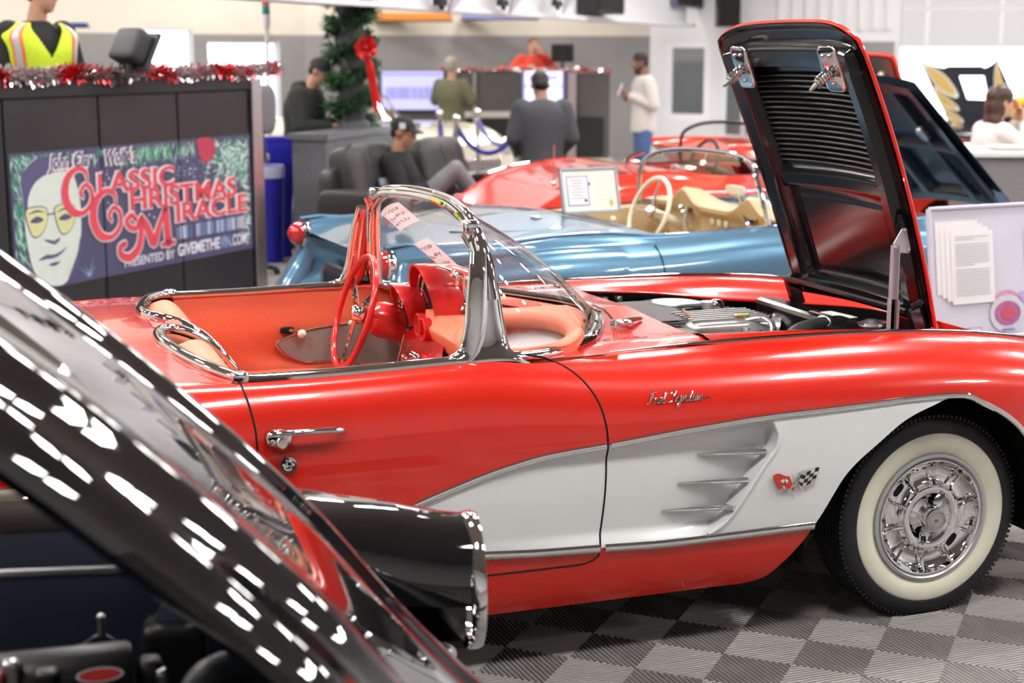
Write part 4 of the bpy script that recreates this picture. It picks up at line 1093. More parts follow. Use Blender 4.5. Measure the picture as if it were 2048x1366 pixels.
def simple_wheel(root, x, y, sgn):
    w_ = emp('wheel', (x, y, .345)); w_.parent = root
    part(mk().lathe([(.21, -.09), (.30, -.10), (.335, -.085), (.345, -.06), (.345, .06), (.335, .085), (.30, .10), (.21, .09)], (0, 0, 0), (0, sgn, 0), 48, RUBBER), 'tyre', None, w_)
    part(mk().lathe([(.30, .101), (.22, .094)], (0, 0, 0), (0, sgn, 0), 48, WALLW), 'whitewall', None, w_)
    part(mk().lathe([(.21, .09), (.18, .085), (.10, .09), (.06, .11), (0, .115)], (0, 0, 0), (0, sgn, 0), 48, CHROME), 'wheel_cover', None, w_)
T53 = dict(xs=(-3.5, .75), zc=[(-3.5, .88), (-3.2, .925), (-2.7, .985), (-2.35, 1.015), (-2.1, .985), (-2.0, .955), (-1.4, .96), (-.92, .965), (-.3, .945), (.3, .88), (.75, .70)],
    zf=[(-3.5, .90), (-3.2, .925), (-2.9, .925), (-2.5, .955), (-2.2, .945), (-2.0, .925), (-1.5, .945), (-1.0, .955), (-.3, .965), (.3, .92), (.75, .76)],
    zs=[(-3.5, .84), (-3.0, .875), (-2.5, .905), (-2.0, .905), (-1.5, .93), (-1.0, .94), (-.3, .945), (.3, .90), (.75, .74)],
    ys=[(-3.5, .70), (-3.0, .745), (-2.5, .77), (-1.5, .77), (-.6, .74), (.3, .70), (.75, .58)],
    wm=[(-3.5, .76), (-3.0, .86), (-2.5, .89), (-1.5, .885), (-.3, .89), (.3, .86), (.75, .70)],
    zb=[(-3.5, .32), (-3.0, .26), (-2.2, .205), (.75, .22)], tail=[(.30, -3.60), (.45, -3.58), (.60, -3.46), (.70, -3.38), (.80, -3.42), (.90, -3.44), (1.0, -3.40)],
    arches=[(-2.59, .36, .37), (0, .36, .38)], open=(-2.03, -.92, .70))
bl = thing('convertible_car', 'light blue metallic open car with tan interior and raised hood', 'car', (2.265, 2.978, 0), R(4.64))
bf = shell(bl, BLUE, T53)
tub(bl, TAN, -2.03, -.92, .70, lambda x: pchip([(-2.03, .935), (-1.5, .945), (-.9, .955)])(x))
TL = mat('red_lens', (.55, .01, .015), .08, coat=1.0, var=.1)
for g in (-1, 1):
    # tail fin with its lamp
    fin = MB(); rows = []
    for x, r, z, y in ((-3.40, .072, .862, .70), (-3.30, .078, .868, .70), (-3.1, .080, .872, .705), (-2.9, .07, .875, .71), (-2.6, .04, .885, .72), (-2.35, .005, .90, .73)):
        rows.append([(x, g*y+r*math.cos(a), z+r*math.sin(a)*1.05) for a in np.linspace(0, 2*PI, 21)])
    fin.grid(rows, BLUE); part(fin, 'tail_fin', None, bl)
    part(mk().tube([(-3.44, g*.70, .945), (-3.33, g*.702, .955), (-3.15, g*.71, .94), (-3.02, g*.715, .925)], [.012, .010, .007, .002], BLUE, n=8), 'fin_blade', None, bl)
    lm = part(mk().lathe([(.074, .0), (.080, .012), (.076, .03), (.068, .035)], (-3.405, g*.70, .862), (-1, 0, 0), 28, CHROME), 'lamp_bezel', None, bl)
    part(mk().lathe([(.068, 0), (.064, .03), (.045, .06), (.02, .075), (0, .078)], (-3.435, g*.70, .862), (-1, 0, 0), 28, TL), 'tail_lamp', None, bl)
    part(mk().rbox((-3.64, g*.48, .50), (.10, .26, .12), .6, CHROME, n=5), 'bumper', None, bl)
    part(mk().tube(catmull([(-3.34, g*.70, .86), (-3.36, g*.72, .76), (-3.40, g*.735, .66), (-3.46, g*.745, .55), (-3.50, g*.745, .44), (-3.50, g*.74, .34)], 6), [lerp(.085, .135, k/30) for k in range(31)], BLUE, n=16), 'rear_quarter', None, bl)
    o = [Vector((x, g*(bf['wm'](x)+.0-tuck_(z)*.8-(.115*(1-math.sqrt(max(0, 1-(1-min((bf['zs'](x)-z)/.2, 1))**2))))), z)) for x, z in zip(np.linspace(-2.045, -1.985, 14), np.linspace(.90, .40, 14))]
    part(mk().tube(o, .004, DARK, n=5), 'door_shut_line', None, bl)
    part(mk().tube([(x, g*.715, bf['zf'](x)+.002-.0) for x in np.linspace(-2.0, -1.46, 10)], .009, CHROME), 'belt_molding', None, bl)
lc = catmull([(-2.75, -.50, .985), (-2.66, -.56, .965), (-2.60, -.60, .945)], 5)
# lid shut lines on the deck, plate recess in the tail
def deck(x, y): return lerp(bf['zc'](x), bf['zf'](x), min(abs(y)/.75, 1)**2*.8)+.001
for g in (-1, 1):
    part(mk().tube([(x, g*y, deck(x, y)) for x, y in ((-2.95, .30), (-2.85, .42), (-2.72, .52), (-2.60, .585))], .004, DARK, n=5), 'deck_shut_line', None, bl)
    part(mk().tube([(x, g*y, deck(x, y)-.004) for x, y in ((-2.03, .60), (-2.06, .64), (-2.12, .665))], .005, DARK, n=5), 'lid_shut_line', None, bl)
part(mk().rbox((-3.44, 0, .66), (.05, .50, .22), .4, BLKPL).rbox((-3.47, 0, .66), (.02, .46, .18), .4, GLASS), 'plate_recess', None, bl)
part(mk().rbox((-2.46, -.28, 1.005), (.06, .03, .015), .5, CHROME), 'deck_handle', None, bl)
screen(bl, lean=.02, shift=.15)
steering(bl, (-1.43, .37, .93), CREAM)
bd = MB(); rows = []
for y in np.linspace(-.68, .68, 45):
    hmp = .085*math.exp(-((abs(y)-.35)/.10)**2)
    rows.append([(-.98, y, .975), (-1.10, y, .985+hmp*.8), (-1.20, y, .985+hmp), (-1.225, y, .97+hmp), (-1.22, y, .945+hmp*.9), (-1.16, y, .90), (-1.15, y, .74), (-1.0, y, .68)])
bd.grid(rows, TAN); o = part(bd, 'dashboard', None, bl)
for y in (-.35, .35): part(mk().lathe([(0, 0), (.065, .0), (.072, .012)], (-1.18, y, .985), (-1, 0, 0), 24, BLKPL).lathe([(.066, .004), (.074, .012), (.07, 0)], (-1.19, y, .985), (-1, 0, 0), 24, CHROME), 'gauge', None, o)
for k in range(3): part(mk().lathe([(0, .006), (.022, .004), (.026, 0)], (-1.165, .10-.075*k, .89), (-1, 0, 0), 18, CREAM), 'small_gauge', None, o)
part(mk().rbox((-1.165, -.20, .86), (.03, .16, .05), .4, CHROME), 'radio', None, o)
for k in range(4): part(mk().ball((-1.18, .02-.06*k, .79), .014, CHROME, 8), 'knob', None, o)
part(mk().tube([(-1.20, .33, .95), (-1.22, .32, .86), (-1.21, .31, .78)], .012, CHROME), 'dash_bright_strip', None, o)
for y in (-.36, .36):
    s = emp('seat', (-1.78, y, .10)); s.parent = bl
    part(mk().rbox((-.17, 0, .30), (.13, .48, .52), .42, TAN, Matrix.Rotation(R(-14), 3, 'Y'), n=6), 'backrest', None, s); part(mk().rbox((.1, 0, .14), (.5, .5, .16), .42, TAN, n=6), 'cushion', None, s)
part(mk().ball((-1.52, .655, .86), .02, CREAM), 'door_knob', None, bl)
part(mk().tube([(-1.05, -.02, 1.0), (-1.07, -.02, 1.06)], .008, CHROME).rbox((-1.09, -.02, 1.075), (.015, .20, .055), .5, CREAM), 'mirror', None, bl)
# its raised hood, leaning back at about 43 degrees
bh = emp('hood', (.49, 0, .93)); bh.parent = bl; bh.rotation_euler = (0, R(-136), 0)
def bhp(u, v, z): return Vector((v*1.05, u*(.52-.02*v), -.05*(1-u*u)+z))
SATB = mat('satin_blue_black', (.012, .018, .024), .3, var=.1, scale=15)
part(mk().grid([[bhp(u, v, .0)+Vector((0, 0, -.03)) for v in np.linspace(0, 1, 14)] for u in np.linspace(-1, 1, 17)], BLUE), 'hood_skin', None, bh)
rows = []
for u in np.linspace(-1, 1, 81):
    row = []
    for v in np.linspace(0, 1, 90):
        a = abs(u); rib = max(sst(.80, .84, a), 1-sst(.06, .09, v), sst(.90, .93, v), sst(.44, .46, v)*(1-sst(.50, .52, v)), (1-sst(.05, .08, abs(a-.42*(1-.0*v)))), sst(.0, .05, .06-abs(a-lerp(.75, .25, v)))*(v < .47))
        row.append(bhp(u*.99, v, -.02+.045*rib))
    rows.append(row)
part(mk().grid(rows, SATB), 'hood_underside', None, bh, ang=30)
part(mk().rbox((.70, -.34, .04), (.10, .05, .05), .5, STEEL), 'hood_latch', None, bh)
part(mk().bx((-.86, -.50, .5), (.5, .50, .52), DARK), 'engine_bay_floor', None, bl)
for x in (0, -2.59):
    for g in (-1, 1): simple_wheel(bl, x, g*.73, g)

# red car in the next row, its rounded tail towards us
T57 = dict(T53); T57 = {k: v for k, v in T53.items()}
T57['zc'] = [(-3.5, .72), (-3.3, .84), (-2.9, .95), (-2.4, 1.0), (-2.1, .985), (-2.0, .955), (-1.4, .96), (-.92, .965), (-.3, .945), (.3, .88), (.75, .70)]
T57['zf'] = [(-3.5, .74), (-3.3, .86), (-2.9, .97), (-2.5, 1.01), (-2.2, .985), (-2.0, .955), (-1.5, .955), (-1.0, .96), (-.3, .965), (.3, .92), (.75, .76)]
T57['zs'] = [(-3.5, .70), (-3.2, .85), (-2.8, .93), (-2.4, .945), (-2.0, .925), (-1.5, .93), (-1.0, .94), (-.3, .945), (.3, .90), (.75, .74)]
T57['tail'] = [(.30, -3.56), (.60, -3.54), (.75, -3.46), (1.0, -3.36)]
r2 = thing('convertible_car', 'orange red open car with rounded tail, parked behind the light blue car', 'car', (4.12, 6.0, 0), R(4.6))
R2P = mat('scarlet_paint', (.74, .035, .014), .22, coat=1.0, var=.02)
shell(r2, R2P, T57); tub(r2, mat('dark_red_vinyl', (.35, .02, .02), .5, var=.05), -2.03, -.92, .70, lambda x: .945)
screen(r2, lean=.05, fm=BLKPL); steering(r2, (-1.45, .37, .95), BLKPL)
for x in (0, -2.59):
    for g in (-1, 1): simple_wheel(r2, x, g*.73, g)
part(mk().ball((-3.20, -.52, .93), .022, CHROME).tube([(-3.20, -.52, .93), (-3.20, -.52, 1.20)], .006, mat('red_mast', (.5, .15, .15), .4, var=.05)), 'antenna', None, r2)
part(mk().tube([(-2.36, -.02, 1.01), (-2.32, -.02, 1.06), (-2.22, -.04, 1.10)], .016, CHROME).rbox((-2.30, 0, 1.02), (.14, .05, .03), .5, CHROME), 'hardtop_bracket', None, r2)
part(mk().rbox((-2.02, -.30, .985), (.10, .30, .05), .6, CHROME), 'lid_latch', None, r2)
for g in (-1, 1):
    part(mk().tube([(-3.25, g*.66, .90), (-3.0, g*.68, .965), (-2.7, g*.68, 1.0)], .010, CHROME), 'fin_molding', None, r2)
    part(mk().ball((-3.47, g*.62, .70), (.06, .07, .07), TL), 'tail_lamp', None, r2)
    part(mk().rbox((-3.55, g*.5, .45), (.10, .35, .12), .6, CHROME), 'bumper', None, r2)

# orange finned car further back
T62 = {k: v for k, v in T53.items()}
T62['zf'] = [(-3.5, 1.02), (-3.2, 1.02), (-2.7, 1.0), (-2.2, .96), (-2.0, .94), (-1.0, .955), (-.3, .965), (.3, .92), (.75, .76)]
T62['zs'] = [(-3.5, .96), (-3.0, .96), (-2.5, .93), (-2.0, .905), (-1.5, .93), (-1.0, .94), (-.3, .945), (.3, .90), (.75, .74)]
T62['tail'] = [(.30, -3.45), (.60, -3.25), (.8, -3.30), (.95, -3.52), (1.05, -3.56)]
r3 = thing('convertible_car', 'orange finned car behind the blue windscreen, its engine bay open', 'car', (6.95, 8.5, 0), R(6))
shell(r3, ORANGE, T62); tub(r3, LEATH, -2.03, -.92, .70, lambda x: .945); screen(r3, fm=BLKPL, lean=.1); steering(r3, (-1.6, .37, 1.0), BLKPL)
for x in (0, -2.59):
    for g in (-1, 1): simple_wheel(r3, x, g*.73, g)
part(mk().rbox((-1.0, .1, 1.02), (.5, .5, .14), .5, CHROME, n=5).rbox((-1.1, -.25, 1.04), (.30, .3, .16), .5, BLKPL, n=5), 'engine', None, r3)

nz = CAM+RGT*(-.443)+FWD*18.3; WCL = Vector((nz.x, nz.y, 0))-(RGT*.707-FWD*.707)*.78
# ivory car behind the counter, facing right
wc = thing('convertible_car', 'ivory open car facing right behind the grey counter and blue ropes', 'car', WCL, -YAW-R(45))
shell(wc, IVORY, T53); tub(wc, mat('red_vinyl', (.45, .03, .03), .5, var=.05), -2.03, -.92, .70, lambda x: .945); screen(wc); steering(wc, (-1.45, .37, .93), CREAM)
for x in (0, -2.59):
    for g in (-1, 1): simple_wheel(wc, x, g*.73, g)
for g in (-1, 1):
    part(mk().lathe([(.0, .03), (.08, .02), (.10, 0), (.115, -.02)], (.74, g*.58, .70), (1, 0, 0), 24, CHROME), 'headlamp', None, wc)
gr = MB()
for k in range(13): gr.rbox((.77, -.42+.07*k, .52), (.05, .035, .16), .6, CHROME, n=3)
part(gr, 'grille_teeth', None, wc)
part(mk().rbox((.80, 0, .42), (.10, 1.3, .09), .6, CHROME, n=5), 'bumper', None, wc)
# red raised hood seen between the two nearest hoods, on a car beyond the blue one
# and the black bonnet with the gold bird wings
# ================================================================ the black car in front, hood up
bk = thing('convertible_car', 'glossy black car with raised hood, cut off by the lower left corner', 'car', (-2.665, -2.498, 0), R(-9.5))
prof = catmull([(-.42, 1.60, 0), (-.28, 1.492, 0), (-.12, 1.362, 0), (.02, 1.236, 0), (.14, 1.122, 0), (.25, 1.005, 0), (.36, .866, 0), (.46, .748, 0), (.55, .655, 0), (.63, .59, 0)], 6)
def kh(y):
    a = abs(y); return .028*(1-(y/.5)**2)+.022*math.exp(-((a-.27)/.06)**2)-.02*sst(.42, .5, a)
kn = []
for i, p in enumerate(prof):
    q0, q1 = prof[max(i-1, 0)], prof[min(i+1, len(prof)-1)]; t = (q1-q0).normalized(); kn.append(Vector((-t.y, t.x, 0)) if t.x < 0 else Vector((-t.y, t.x, 0)))
hd_ = emp('hood', (.60, 0, .60)); hd_.parent = bk; H0 = Vector((.60, 0, .60))
def kpt(i, y, off=0): 
    n = kn[i]; n = n if n.y > 0 else -n
    w_ = lerp(1.0, .90, i/len(prof)); yy = y*w_
    return Vector((prof[i].x+n.x*(kh(y)+off), yy, prof[i].y+n.y*(kh(y)+off)))-H0
YY = np.linspace(-.5, .5, 61)
part(mk().grid([[kpt(i, y) for y in YY] for i in range(len(prof))], BLACKP), 'hood_skin', None, hd_)
part(mk().grid([[kpt(i, y*.985, -.035-(.02 if .38 < abs(y) < .46 else 0)) for y in YY] for i in range(len(prof))], BLKSAT), 'hood_underside', None, hd_)
for g in (-1, 1): part(mk().grid([[kpt(i, g*.5), kpt(i, g*.503, -.018), kpt(i, g*.4925, -.036)] for i in range(len(prof))], BLACKP), 'hood_edge', None, hd_)
part(mk().grid([[kpt(0, y), kpt(0, y*.99, -.035)] for y in YY], BLACKP), 'hood_rear_edge', None, hd_)
for g in (-1, 1):
    # fender with a bullet shaped lamp housing
    rows = []
    for x in np.linspace(-1.3, .607, 40):
        zt = pchip([(-1.3, .955), (-.3, .955), (.1, .945), (.31, .925), (.465, .905), (.55, .885), (.607, .878)])(x)
        yi, yo = .535, pchip([(-1.3, .89), (0, .88), (.4, .84), (.607, .812)])(x); zl = pchip([(-1.3, .40), (-.5, .40), (-.42, .70), (.0, .76), (.36, .66), (.45, .60), (.607, .597)])(x)
        yc, hc = (yi+yo)/2, (zt-zl)/2; e = lerp(.55, .85, sst(.2, .55, x))
        row = []
        for k in range(33):
            a = lerp(PI*1.02, -PI*.5, k/32); c_, s_ = math.cos(a), math.sin(a)
            row.append((x, g*(yc+(yo-yi)/2*math.copysign(abs(c_)**e, c_)), lerp(zl, zt, .5)+hc*math.copysign(abs(s_)**e, s_)))
        rows.append(row)
    part(mk().grid(rows, BLACKP), 'fender', None, bk)
    bz = MB(); rr = []
    for (x, s) in ((.600, 1.0), (.606, 1.025), (.622, 1.03), (.632, 1.0), (.630, .93), (.61, .88)):
        rr.append([(x, g*(.674+.143*s*math.cos(a)), .7365+.145*s*math.sin(a)) for a in np.linspace(0, 2*PI, 49)])
    o = part(bz.grid(rr, CHROME), 'lamp_bezel', None, bk)
    part(mk().lathe([(.125, .0), (.10, .03), (.05, .05), (0, .055)], (.595, g*.674, .7365), (1, 0, 0), 32, GLASS), 'headlamp_lens', None, o)
    part(mk().lathe([(.125, .0), (.08, -.04), (0, -.06)], (.592, g*.674, .7365), (1, 0, 0), 32, SILVER), 'headlamp_reflector', None, o)
    part(mk().ball((.55, g*.66, .575), (.035, .03, .025), SILVER), 'parking_lamp', None, bk)
    # bright strip and inner wall of the engine bay
    part(mk().tube([(x, g*.525, lerp(.875, .845, (x+1.2)/1.5)) for x in np.linspace(-1.2, .08, 8)], .009, STEEL, n=6, flat=.5), 'bay_molding', None, bk)
    NAVY = mat('navy_black_liner', (.020, .026, .050), .35, var=.15, scale=6)
    part(mk().grid([[(x, g*.545, .93-.25*sst(.0, .4, x)), (x, g*.53, .87-.25*sst(.0, .4, x)), (x, g*.52, .78-.22*sst(.0, .4, x)), (x, g*.50, .45)] for x in np.linspace(-1.25, .30, 14)], NAVY), 'inner_fender', None, bk)
    simple_wheel(bk, 0.05, g*.72, g)
lo = MB().bx((-1.3, -.55, .44), (.40, .55, .46), DARK); lo.grid([[(.36, y, .70), (.40, y, .60), (.42, y, .40)] for y in np.linspace(-.5, .5, 5)], BLKSAT)
part(lo, 'engine_bay_floor', None, bk)
part(mk().grid([[(x, y, z) for y in np.linspace(-.84, .84, 7)] for x, z in ((.52, .56), (.60, .50), (.62, .36), (.5, .24))], BLACKP), 'nose_panel', None, bk)
part(mk().grid([[(-1.3, y, .955), (-1.32, y, .9), (-1.35, y, .3)] for y in np.linspace(-.88, .88, 5)], BLACKP), 'firewall', None, bk)
# things in the bay
BSTEEL = mat('blue_grey_steel', (.17, .23, .33), .4, metal=.6, var=.1)
o = part(mk().rbox((.005, .43, .715), (.125, .10, .13), .3, BLKPL, n=7), 'reservoir', None, bk)
part(mk().prism([(-.045, 0), (.045, 0), (.012, .065), (.012, .12), (-.02, .12), (-.015, .06)], (0, .006, 0), BSTEEL, O=(.01, .42, .78)).lathe([(0, .006), (.011, .006), (.013, 0)], (.008, .42, .828), (0, -1, 0), 14, BSTEEL), 'reservoir_bracket', None, o, smooth=False)
part(mk().tube(catmull([(.045, .10, .74), (.075, .11, .785), (.14, .125, .80), (.22, .13, .795), (.27, .13, .76)], 8), .034, mat('black_hose', (.03, .034, .042), .4, var=.1), n=16), 'radiator_hose', None, bk)
o = part(mk().lathe([(0, .0), (.05, .0), (.055, .008), (.055, .27), (.05, .28), (0, .28)], (-.34, .20, .762), (1, .05, .02), 28, BLKPL), 'air_cleaner', None, bk)
lb = MB().lathe([(0, 0), (1, 0)], (0, 0, 0), (0, 0, 1), 36, SILVER).xf(Matrix.Diagonal((.040, .013, 1, 1)))
rd_ = MB().lathe([(0, 0), (1, 0)], (0, 0, 0), (0, 0, 1), 36, mat('label_red', (.45, .02, .02), .4, var=.05)).xf(Matrix.Diagonal((.036, .0105, 1, 1)))
LM = frame((-.11, .145, .770+.022), (1, .05, .02), (0, .55, 1))
for q, nm, h in ((lb, 'label_plate', .001), (rd_, 'label_field', .002)): q.xf(LM @ Matrix.Translation((0, 0, h))); part(q, nm, None, o)
part(mk().tube(catmull([(-.34, .40, .71), (-.25, .40, .715), (-.17, .40, .745), (-.13, .40, .765), (-.10, .40, .74), (-.07, .40, .70)], 6), .006, BLKPL), 'cable', None, bk)
part(mk().tube([(-.13, .40, .765), (-.13, .40, .80)], .008, STEEL).ball((-.13, .40, .802), .009, STEEL), 'pull_knob', None, bk)
part(mk().rbox((-.30, .14, .79), (.06, .05, .04), .5, mat('faded_red_plastic', (.5, .08, .05), .5, var=.1)).rbox((-.26, .16, .80), (.03, .03, .05), .5, STEEL).rbox((-.20, .16, .79), (.04, .05, .03), .5, BLKPL), 'wiring_terminals', None, bk)
part(mk().rbox((-.03, .22, .73), (.05, .06, .12), .5, BLKPL).rbox((-.01, .20, .75), (.02, .03, .05), .5, STEEL), 'thermostat_housing', None, bk)
part(mk().rbox((-.45, 0, .62), (.7, .5, .3), .4, mat('engine_block', (.1, .09, .08), .5)), 'engine_block', None, bk)
# ================================================================ auction desk with its video panels
PLd, PRd = Vector((-2.763, 4.552, 0)), Vector((-.9885, 6.3675, 0)); ANG = math.atan2((PRd-PLd).y, (PRd-PLd).x)
dk = thing('auction_desk', 'tall black desk faced with dark panels and the holiday banner, red tinsel along its top', 'desk', PLd, ANG)
# local: x along the front to the right, -y towards the viewer, z up
PANEL = mat('black_panel', (.018, .019, .024), .38, var=.08, scale=5)
CARPET = mat('charcoal_carpet', (.030, .030, .032), .9, var=.5, scale=160, bump=.3)
for k, (a, b) in enumerate(((-1.70, -.84), (-.825, .045), (.06, .890), (.905, 1.700), (1.715, 2.545))):
    part(mk().bx((a, 0, .13), (b, .06, 1.575), PANEL), 'front_panel', None, dk, bevel=.006, smooth=False)
part(mk().bx((-1.72, -.02, 1.575), (2.56, .26, 1.68), CARPET), 'carpet_trim', None, dk, bevel=.01, smooth=False)
part(mk().bx((-1.70, .06, 0), (2.60, .10, 1.57), DARK).bx((-1.7, -.0, 0), (2.55, .03, .11), DARK), 'toe_board', None, dk, smooth=False)
part(mk().bx((2.56, -.03, 0), (2.68, .02, 1.68), STEEL).bx((2.66, -.03, 0), (2.68, .5, 1.64), STEEL), 'metal_corner', None, dk, bevel=.004, smooth=False)
for z in (.2, .55, .9, 1.25): part(mk().lathe([(0, .006), (.008, .004), (.010, 0)], (2.62, -.03, z), (0, -1, 0), 10, CHROME), 'screw', None, dk)
# printed banner over three panels; flat print in the place's own colours
BN = lambda n, h: mat('banner_'+n, hexc(h), .55, var=.03, scale=12)
NAV, PALE, GRN, LGRN, PUR, BRED, OUTL, SKY, WHT, LENS_, ORN = BN('navy', '#4a4a68'), BN('pale', '#cdd6cf'), BN('green', '#3f8a70'), BN('pale_green', '#a9cfc0'), BN('purple', '#54507a'), BN('red', '#d4485a'), BN('outline', '#e3d9de'), BN('sky', '#8fa6d6'), BN('white', '#dcdcea'), BN('lens', '#cfcf9a'), BN('ornament', '#b03a52')
bz = MB()
y0 = -.004
for a, b in ((.075, .890), (.905, 1.700), (1.715, 2.545)): bz.bx((a, y0+.003, .415), (b, y0, 1.253), NAV)
bn = part(bz, 'banner', None, dk, 'navy holiday banner with red lettering and a pale portrait', smooth=False)
def seg(poly, m, lay):
    return (poly, m, lay)
def bflat(mb, poly, m, lay):
    mb.flat([(p[0], p[1]) for p in poly], m, O=(0, y0-.0012*lay, 0))
ndl = MB(); rnd = random.Random(11)
def needles(n, cx, cz_, sx, sz, ang, spread, ln, ms):
    for _ in range(n):
        x, z = rnd.gauss(cx, sx), rnd.gauss(cz_, sz)
        a = ang+rnd.uniform(-spread, spread); l = ln*rnd.uniform(.6, 1.3); dx, dz = math.cos(a)*l, math.sin(a)*l; w_ = .006
        q = [(x, z), (x+dx*.5-dz/l*w_, z+dz*.5+dx/l*w_), (x+dx, z+dz), (x+dx*.5+dz/l*w_, z+dz*.5-dx/l*w_)]
        if all(.08 < p[0] < 2.54 and .42 < p[1] < 1.25 for p in q): bflat(ndl, q, ms[rnd.randrange(len(ms))], 1+rnd.random())
needles(420, .13, 1.0, .05, .28, -1.2, .7, .10, [GRN, LGRN, GRN, PUR]); needles(260, .45, 1.235, .25, .03, -1.6, .9, .07, [GRN, LGRN, PUR])
needles(420, 2.36, 1.10, .13, .10, 3.6, 1.3, .10, [GRN, LGRN, GRN, WHT]); needles(160, 1.45, 1.23, .22, .02, -1.6, .4, .10, [GRN, LGRN]); needles(120, 2.5, .75, .03, .15, 2.6, .9, .06, [LGRN, WHT, GRN])
for _ in range(420):
    x, z = rnd.uniform(.85, 2.5), 1.0+abs(rnd.gauss(0, .16))*(1 if rnd.random() < .8 else -1); r = rnd.uniform(.002, .009)
    if .45 < z < 1.24: bflat(ndl, [(x+r, z), (x, z+r*1.4), (x-r, z), (x, z-r*1.4)], (WHT, SKY, PUR)[rnd.randrange(3)], 1+rnd.random())
part(ndl, 'banner_greenery', None, bn, smooth=False)
pt = MB()
def blob(pts, n=5): return [(p.x, p.y) for p in catmull([(a, b, 0) for a, b in pts], n, True)]
bflat(pt, blob([(.17, .95), (.16, 1.08), (.24, 1.19), (.38, 1.22), (.52, 1.19), (.62, 1.10), (.67, .95), (.675, .80), (.655, .66), (.60, .52), (.50, .43), (.40, .425), (.30, .45), (.22, .56), (.18, .75)]), PALE, 3)
bflat(pt, blob([(.17, .98), (.165, 1.10), (.25, 1.19), (.38, 1.225), (.52, 1.19), (.60, 1.12), (.52, 1.125), (.42, 1.12), (.34, 1.10), (.27, 1.06), (.215, .98), (.20, .85), (.18, .86)]), PUR, 4)
for c in ((.275, .845), (.525, .838)):
    o_ = blob([(c[0]-.095, c[1]+.06), (c[0], c[1]+.085), (c[0]+.095, c[1]+.06), (c[0]+.085, c[1]-.04), (c[0]+.02, c[1]-.10), (c[0]-.05, c[1]-.09)])
    bflat(pt, o_, PUR, 5); bflat(pt, [((p[0]-c[0])*.93+c[0], (p[1]-c[1])*.93+c[1]) for p in o_], LENS_, 6)
    bflat(pt, blob([(c[0]-.06, c[1]-.005), (c[0], c[1]+.022), (c[0]+.06, c[1]-.003), (c[0], c[1]-.018)]), PUR, 7)
    bflat(pt, blob([(c[0]-.075, c[1]+.038), (c[0], c[1]+.06), (c[0]+.075, c[1]+.04), (c[0], c[1]+.048)]), PUR, 7)
bflat(pt, [(.36, .875), (.44, .875), (.44, .868), (.36, .868)], PUR, 7)
bflat(pt, blob([(.33, .72), (.37, .70), (.42, .685), (.46, .70), (.465, .72), (.42, .705), (.37, .715)]), PUR, 7)
bflat(pt, blob([(.27, .60), (.34, .625), (.40, .62), (.46, .63), (.53, .655), (.46, .612), (.40, .600), (.34, .602)]), PUR, 7)
bflat(pt, blob([(.36, .565), (.41, .572), (.46, .57), (.41, .55)]), PUR, 7); bflat(pt, blob([(.62, .60), (.655, .70), (.66, .62), (.60, .50), (.52, .44)]), PUR, 5)
part(pt, 'portrait', None, bn, smooth=False)
om = MB(); bflat(om, blob([(1.90, 1.22), (1.93, 1.252), (2.05, 1.252), (2.11, 1.21), (2.10, 1.13), (2.02, 1.08), (1.94, 1.11)]), ORN, 3)
part(om, 'ornament', None, bn, smooth=False); om = MB()
for k in range(7):
    a = R(20+24*k); l = .06+.035*(k % 3); c = (.725, .44); bflat(om, [(c[0]-.006, c[1]), (c[0]+math.cos(a)*l, c[1]+math.sin(a)*l), (c[0]+.006, c[1])], SKY, 3)
part(om, 'snowflake', None, bn, smooth=False)
def btext(body, s, z, size, m, lay, width, off=0.0, shear=0.0, ext=.0002):
    return text('lettering', body, size, frame((s, y0-.0012*lay, z), (1, 0, 0), (0, 0, 1)), m, bn, extrude=ext, offset=off, shear=shear, width=width)
def both(body, s, z, size, width):
    btext(body, s-.006, z, size, OUTL, 5, width+.012, .012); btext(body, s, z, size, BRED, 8, width, .004)
both('LASSIC', .832, .955, .185, .79); both('HRISTMAS', 1.14, .823, .185, 1.19); both('IRACLE', 1.62, .70, .178, .84)
def swash(pts, rs, lay, m, grow=0):
    q = MB(); P = catmull([(a, 0, b) for a, b in pts], 6); n = len(P); rr = pchip([(k/(len(rs)-1), r) for k, r in enumerate(rs)])
    q.tube([Vector((p.x, y0-.0012*lay, p.z)) for p in P], [rr(k/(n-1))+grow for k in range(n)], m, n=10, flat=.04, up=(1, 0, 0) if False else None); return q
def bigC(s, z, k, nm):
    pts = [(s+.80*k, z+.72*k), (s+.74*k, z+.98*k), (s+.45*k, z+1.05*k), (s+.12*k, z+.85*k), (s+.02*k, z+.45*k), (s+.22*k, z+.10*k), (s+.60*k, z+.02*k), (s+.90*k, z+.22*k), (s+.92*k, z+.52*k), (s+.72*k, z+.66*k), (s+.55*k, z+.52*k), (s+.62*k, z+.38*k)]
    poly(pts, [.02*k, .05*k, .06*k, .10*k, .12*k, .10*k, .06*k, .06*k, .06*k, .05*k, .05*k, .03*k], nm)
